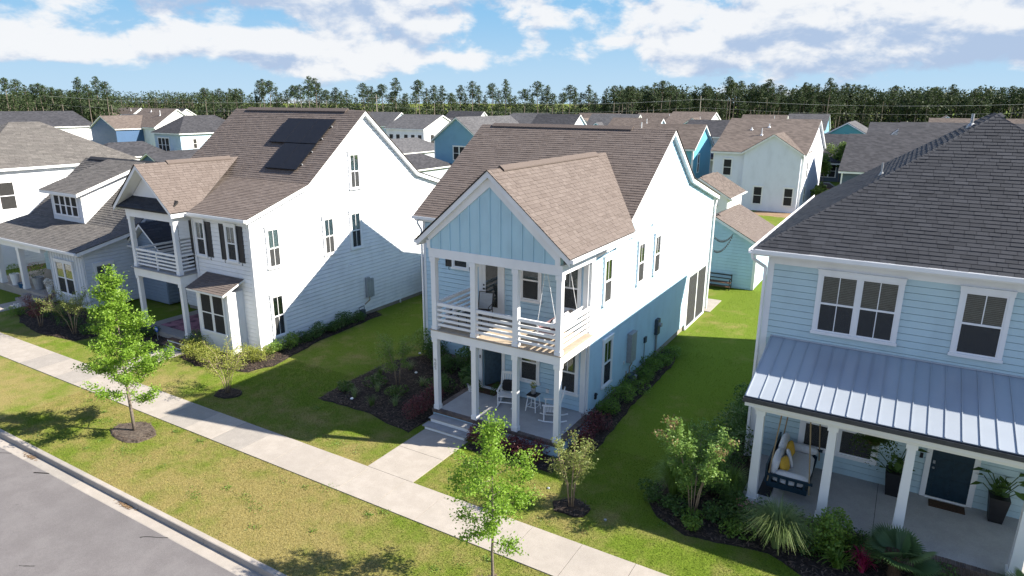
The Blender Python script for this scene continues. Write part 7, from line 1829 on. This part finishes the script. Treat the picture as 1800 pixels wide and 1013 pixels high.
# the wood behind: reads as one mass
def wood():
    Rn = np.random.default_rng(77); Vs = []; Ts = []; TV = MB()
    def clump(cx, cy, z0, z1, r, n, size):
        c = np.stack([cx+Rn.normal(size=n)*r*.5, cy+Rn.normal(size=n)*r*.5, z0+(z1-z0)*Rn.beta(1.6, 1.3, n)], 1)
        d = Rn.normal(size=(n, 3)); d /= np.linalg.norm(d, axis=1, keepdims=True); q = Rn.normal(size=(n, 3)); s = np.cross(d, q); s /= np.linalg.norm(s, axis=1, keepdims=True)
        L = Rn.uniform(size[0], size[1], (n, 1)); Vs.append(np.stack([c-d*L*.5, c+s*L*.28, c+d*L*.5, c-s*L*.28], 1).reshape(-1, 3)); Ts.append(np.repeat(Rn.uniform(0, 1, n)*.8+Rn.uniform(0, .2), 4))
    # a nearer belt all along, then the far wood showing where the near stands stop
    for (a, b, d0, d1, n, h, dens) in ((-1.05, -.72, 208, 240, 110, 12.2, 1.0), (-.57, .2, 212, 250, 260, 10.6, 1.0), (.18, 1.08, 212, 255, 420, 15.6, 1.0), (-1.05, -.5, 325, 380, 520, 14.8, .7), (-.5, 1.08, 330, 380, 300, 14.6, .5)):
        for k in range(n):
            px = Rn.uniform(a, b); d = Rn.uniform(d0, d1); x_, y_ = edge(px, d); hh = h*Rn.uniform(.82, 1.12)
            clump(x_, y_, hh*.3, hh, 3.0, int(120*dens), (.5, 1.1))
            if Rn.random() < .75: TV.tube([(x_, y_, 0), (x_+.2, y_, hh*.8)], .2, 4, .1)
    for (a, b, n) in ((-1.05, -.72, 160), (-.57, .2, 420), (.18, 1.08, 460), (-.78, -.5, 260)):      # undergrowth along the edge
        for k in range(n):
            px = Rn.uniform(a, b); d = Rn.uniform(212, 236) if not -.72 < px < -.57 else Rn.uniform(322, 332); x_, y_ = edge(px, d); clump(x_, y_, .2, Rn.uniform(4, 8.5), 3.2, 80, (.5, 1.1))
    V = np.concatenate(Vs); T = np.concatenate(Ts)
    o = np_mesh('pine_wood', V, np.arange(len(V)).reshape(-1, 4), T, FOREST, None, 'stuff'); o['label'] = 'dense dark pine wood along the horizon behind the houses'; o['category'] = 'wood'
    t = TV.build('wood_trunks', PINEBARK, o); t['kind'] = 'stuff'
wood()
# leafy green trees and undergrowth seen between the houses
def leafy(label, x_, y_, H, W, seed, mat=BROAD, n=1500, leaf=(.22, .42), group='young trees behind the houses'):
    t = thing('young_tree', label, 'tree', (x_, y_, 0), group); m = MB(); m.tube([(x_, y_, 0), (x_, y_, H*.75)], .07, 6, .03); m.build('trunk', BARK, t)
    Rr = np.random.default_rng(seed); C = np.array([[Rr.normal()*W*.22, Rr.normal()*W*.22, H*(.35+.5*Rr.random())] for _ in range(9)])
    def fn(Rn, n):
        i = Rn.integers(0, 9, n); q = Rn.normal(size=(n, 3)); q /= np.linalg.norm(q, axis=1, keepdims=True); q *= Rn.uniform(.5, 1.05, (n, 1)); return C[i]+q*W*.26+np.array([x_, y_, 0])
    V, F, T = leafset(n, fn, seed, leaf, .6); np_mesh('crown', V, F, T, mat, t)
leafy('bright green young tree in front of the dark teal bungalow', -11.3, 108.5, 4.6, 2.6, 1)
leafy('taller green young tree right of the bright one by the teal bungalow', -9.6, 112.5, 7.0, 3.2, 2)
leafy('green young tree by the small white house at left', -152, 86, 6.0, 4.0, 3); leafy('yellow-green young tree right of the small white house at left', -143, 85, 5.0, 4.5, 4)
leafy('low green shrubby tree beside the back fence of the white house', -8.4, 84, 2.6, 2.4, 5)
leafy('small green tree behind the turquoise house fence', -23.3, 96, 3.0, 2.5, 6)
leafy('bright green tree at the edge of the wood behind teal gable', -12, 165, 8, 5, 7); leafy('green tree left of the far turquoise gable', -20, 172, 9, 6, 8)
leafy('pale green tree before the wood at centre left', -125, 160, 7, 6, 9); leafy('pale green tree before the wood near the utility pole', -100, 165, 8, 6, 10)
t = thing('fence', 'brown wooden privacy fence behind the white house beyond the alley', 'fence', (-9, 86, 0), 'wooden fences')
for k in range(24):
    m = MB(); m.box(-9.9+k*.15, -9.9+k*.15+.14, 88.0, 88.03, 0, 1.8); m.build('fence_board', WOODWARM, t)
t = thing('fence', 'white picket fence beside the turquoise house', 'fence', (-22, 76, 0), 'wooden fences')
for k in range(12):
    m = MB(); m.box(-24.2+k*.2, -24.2+k*.2+.1, 92.0, 92.03, 0, 1.1); m.build('picket', WHITE, t)
m = MB(); m.box(-24.2, -21.8, 92.03, 92.07, .3, .38); m.box(-24.2, -21.8, 92.03, 92.07, .8, .88); m.build('fence_rail', WHITE, t)
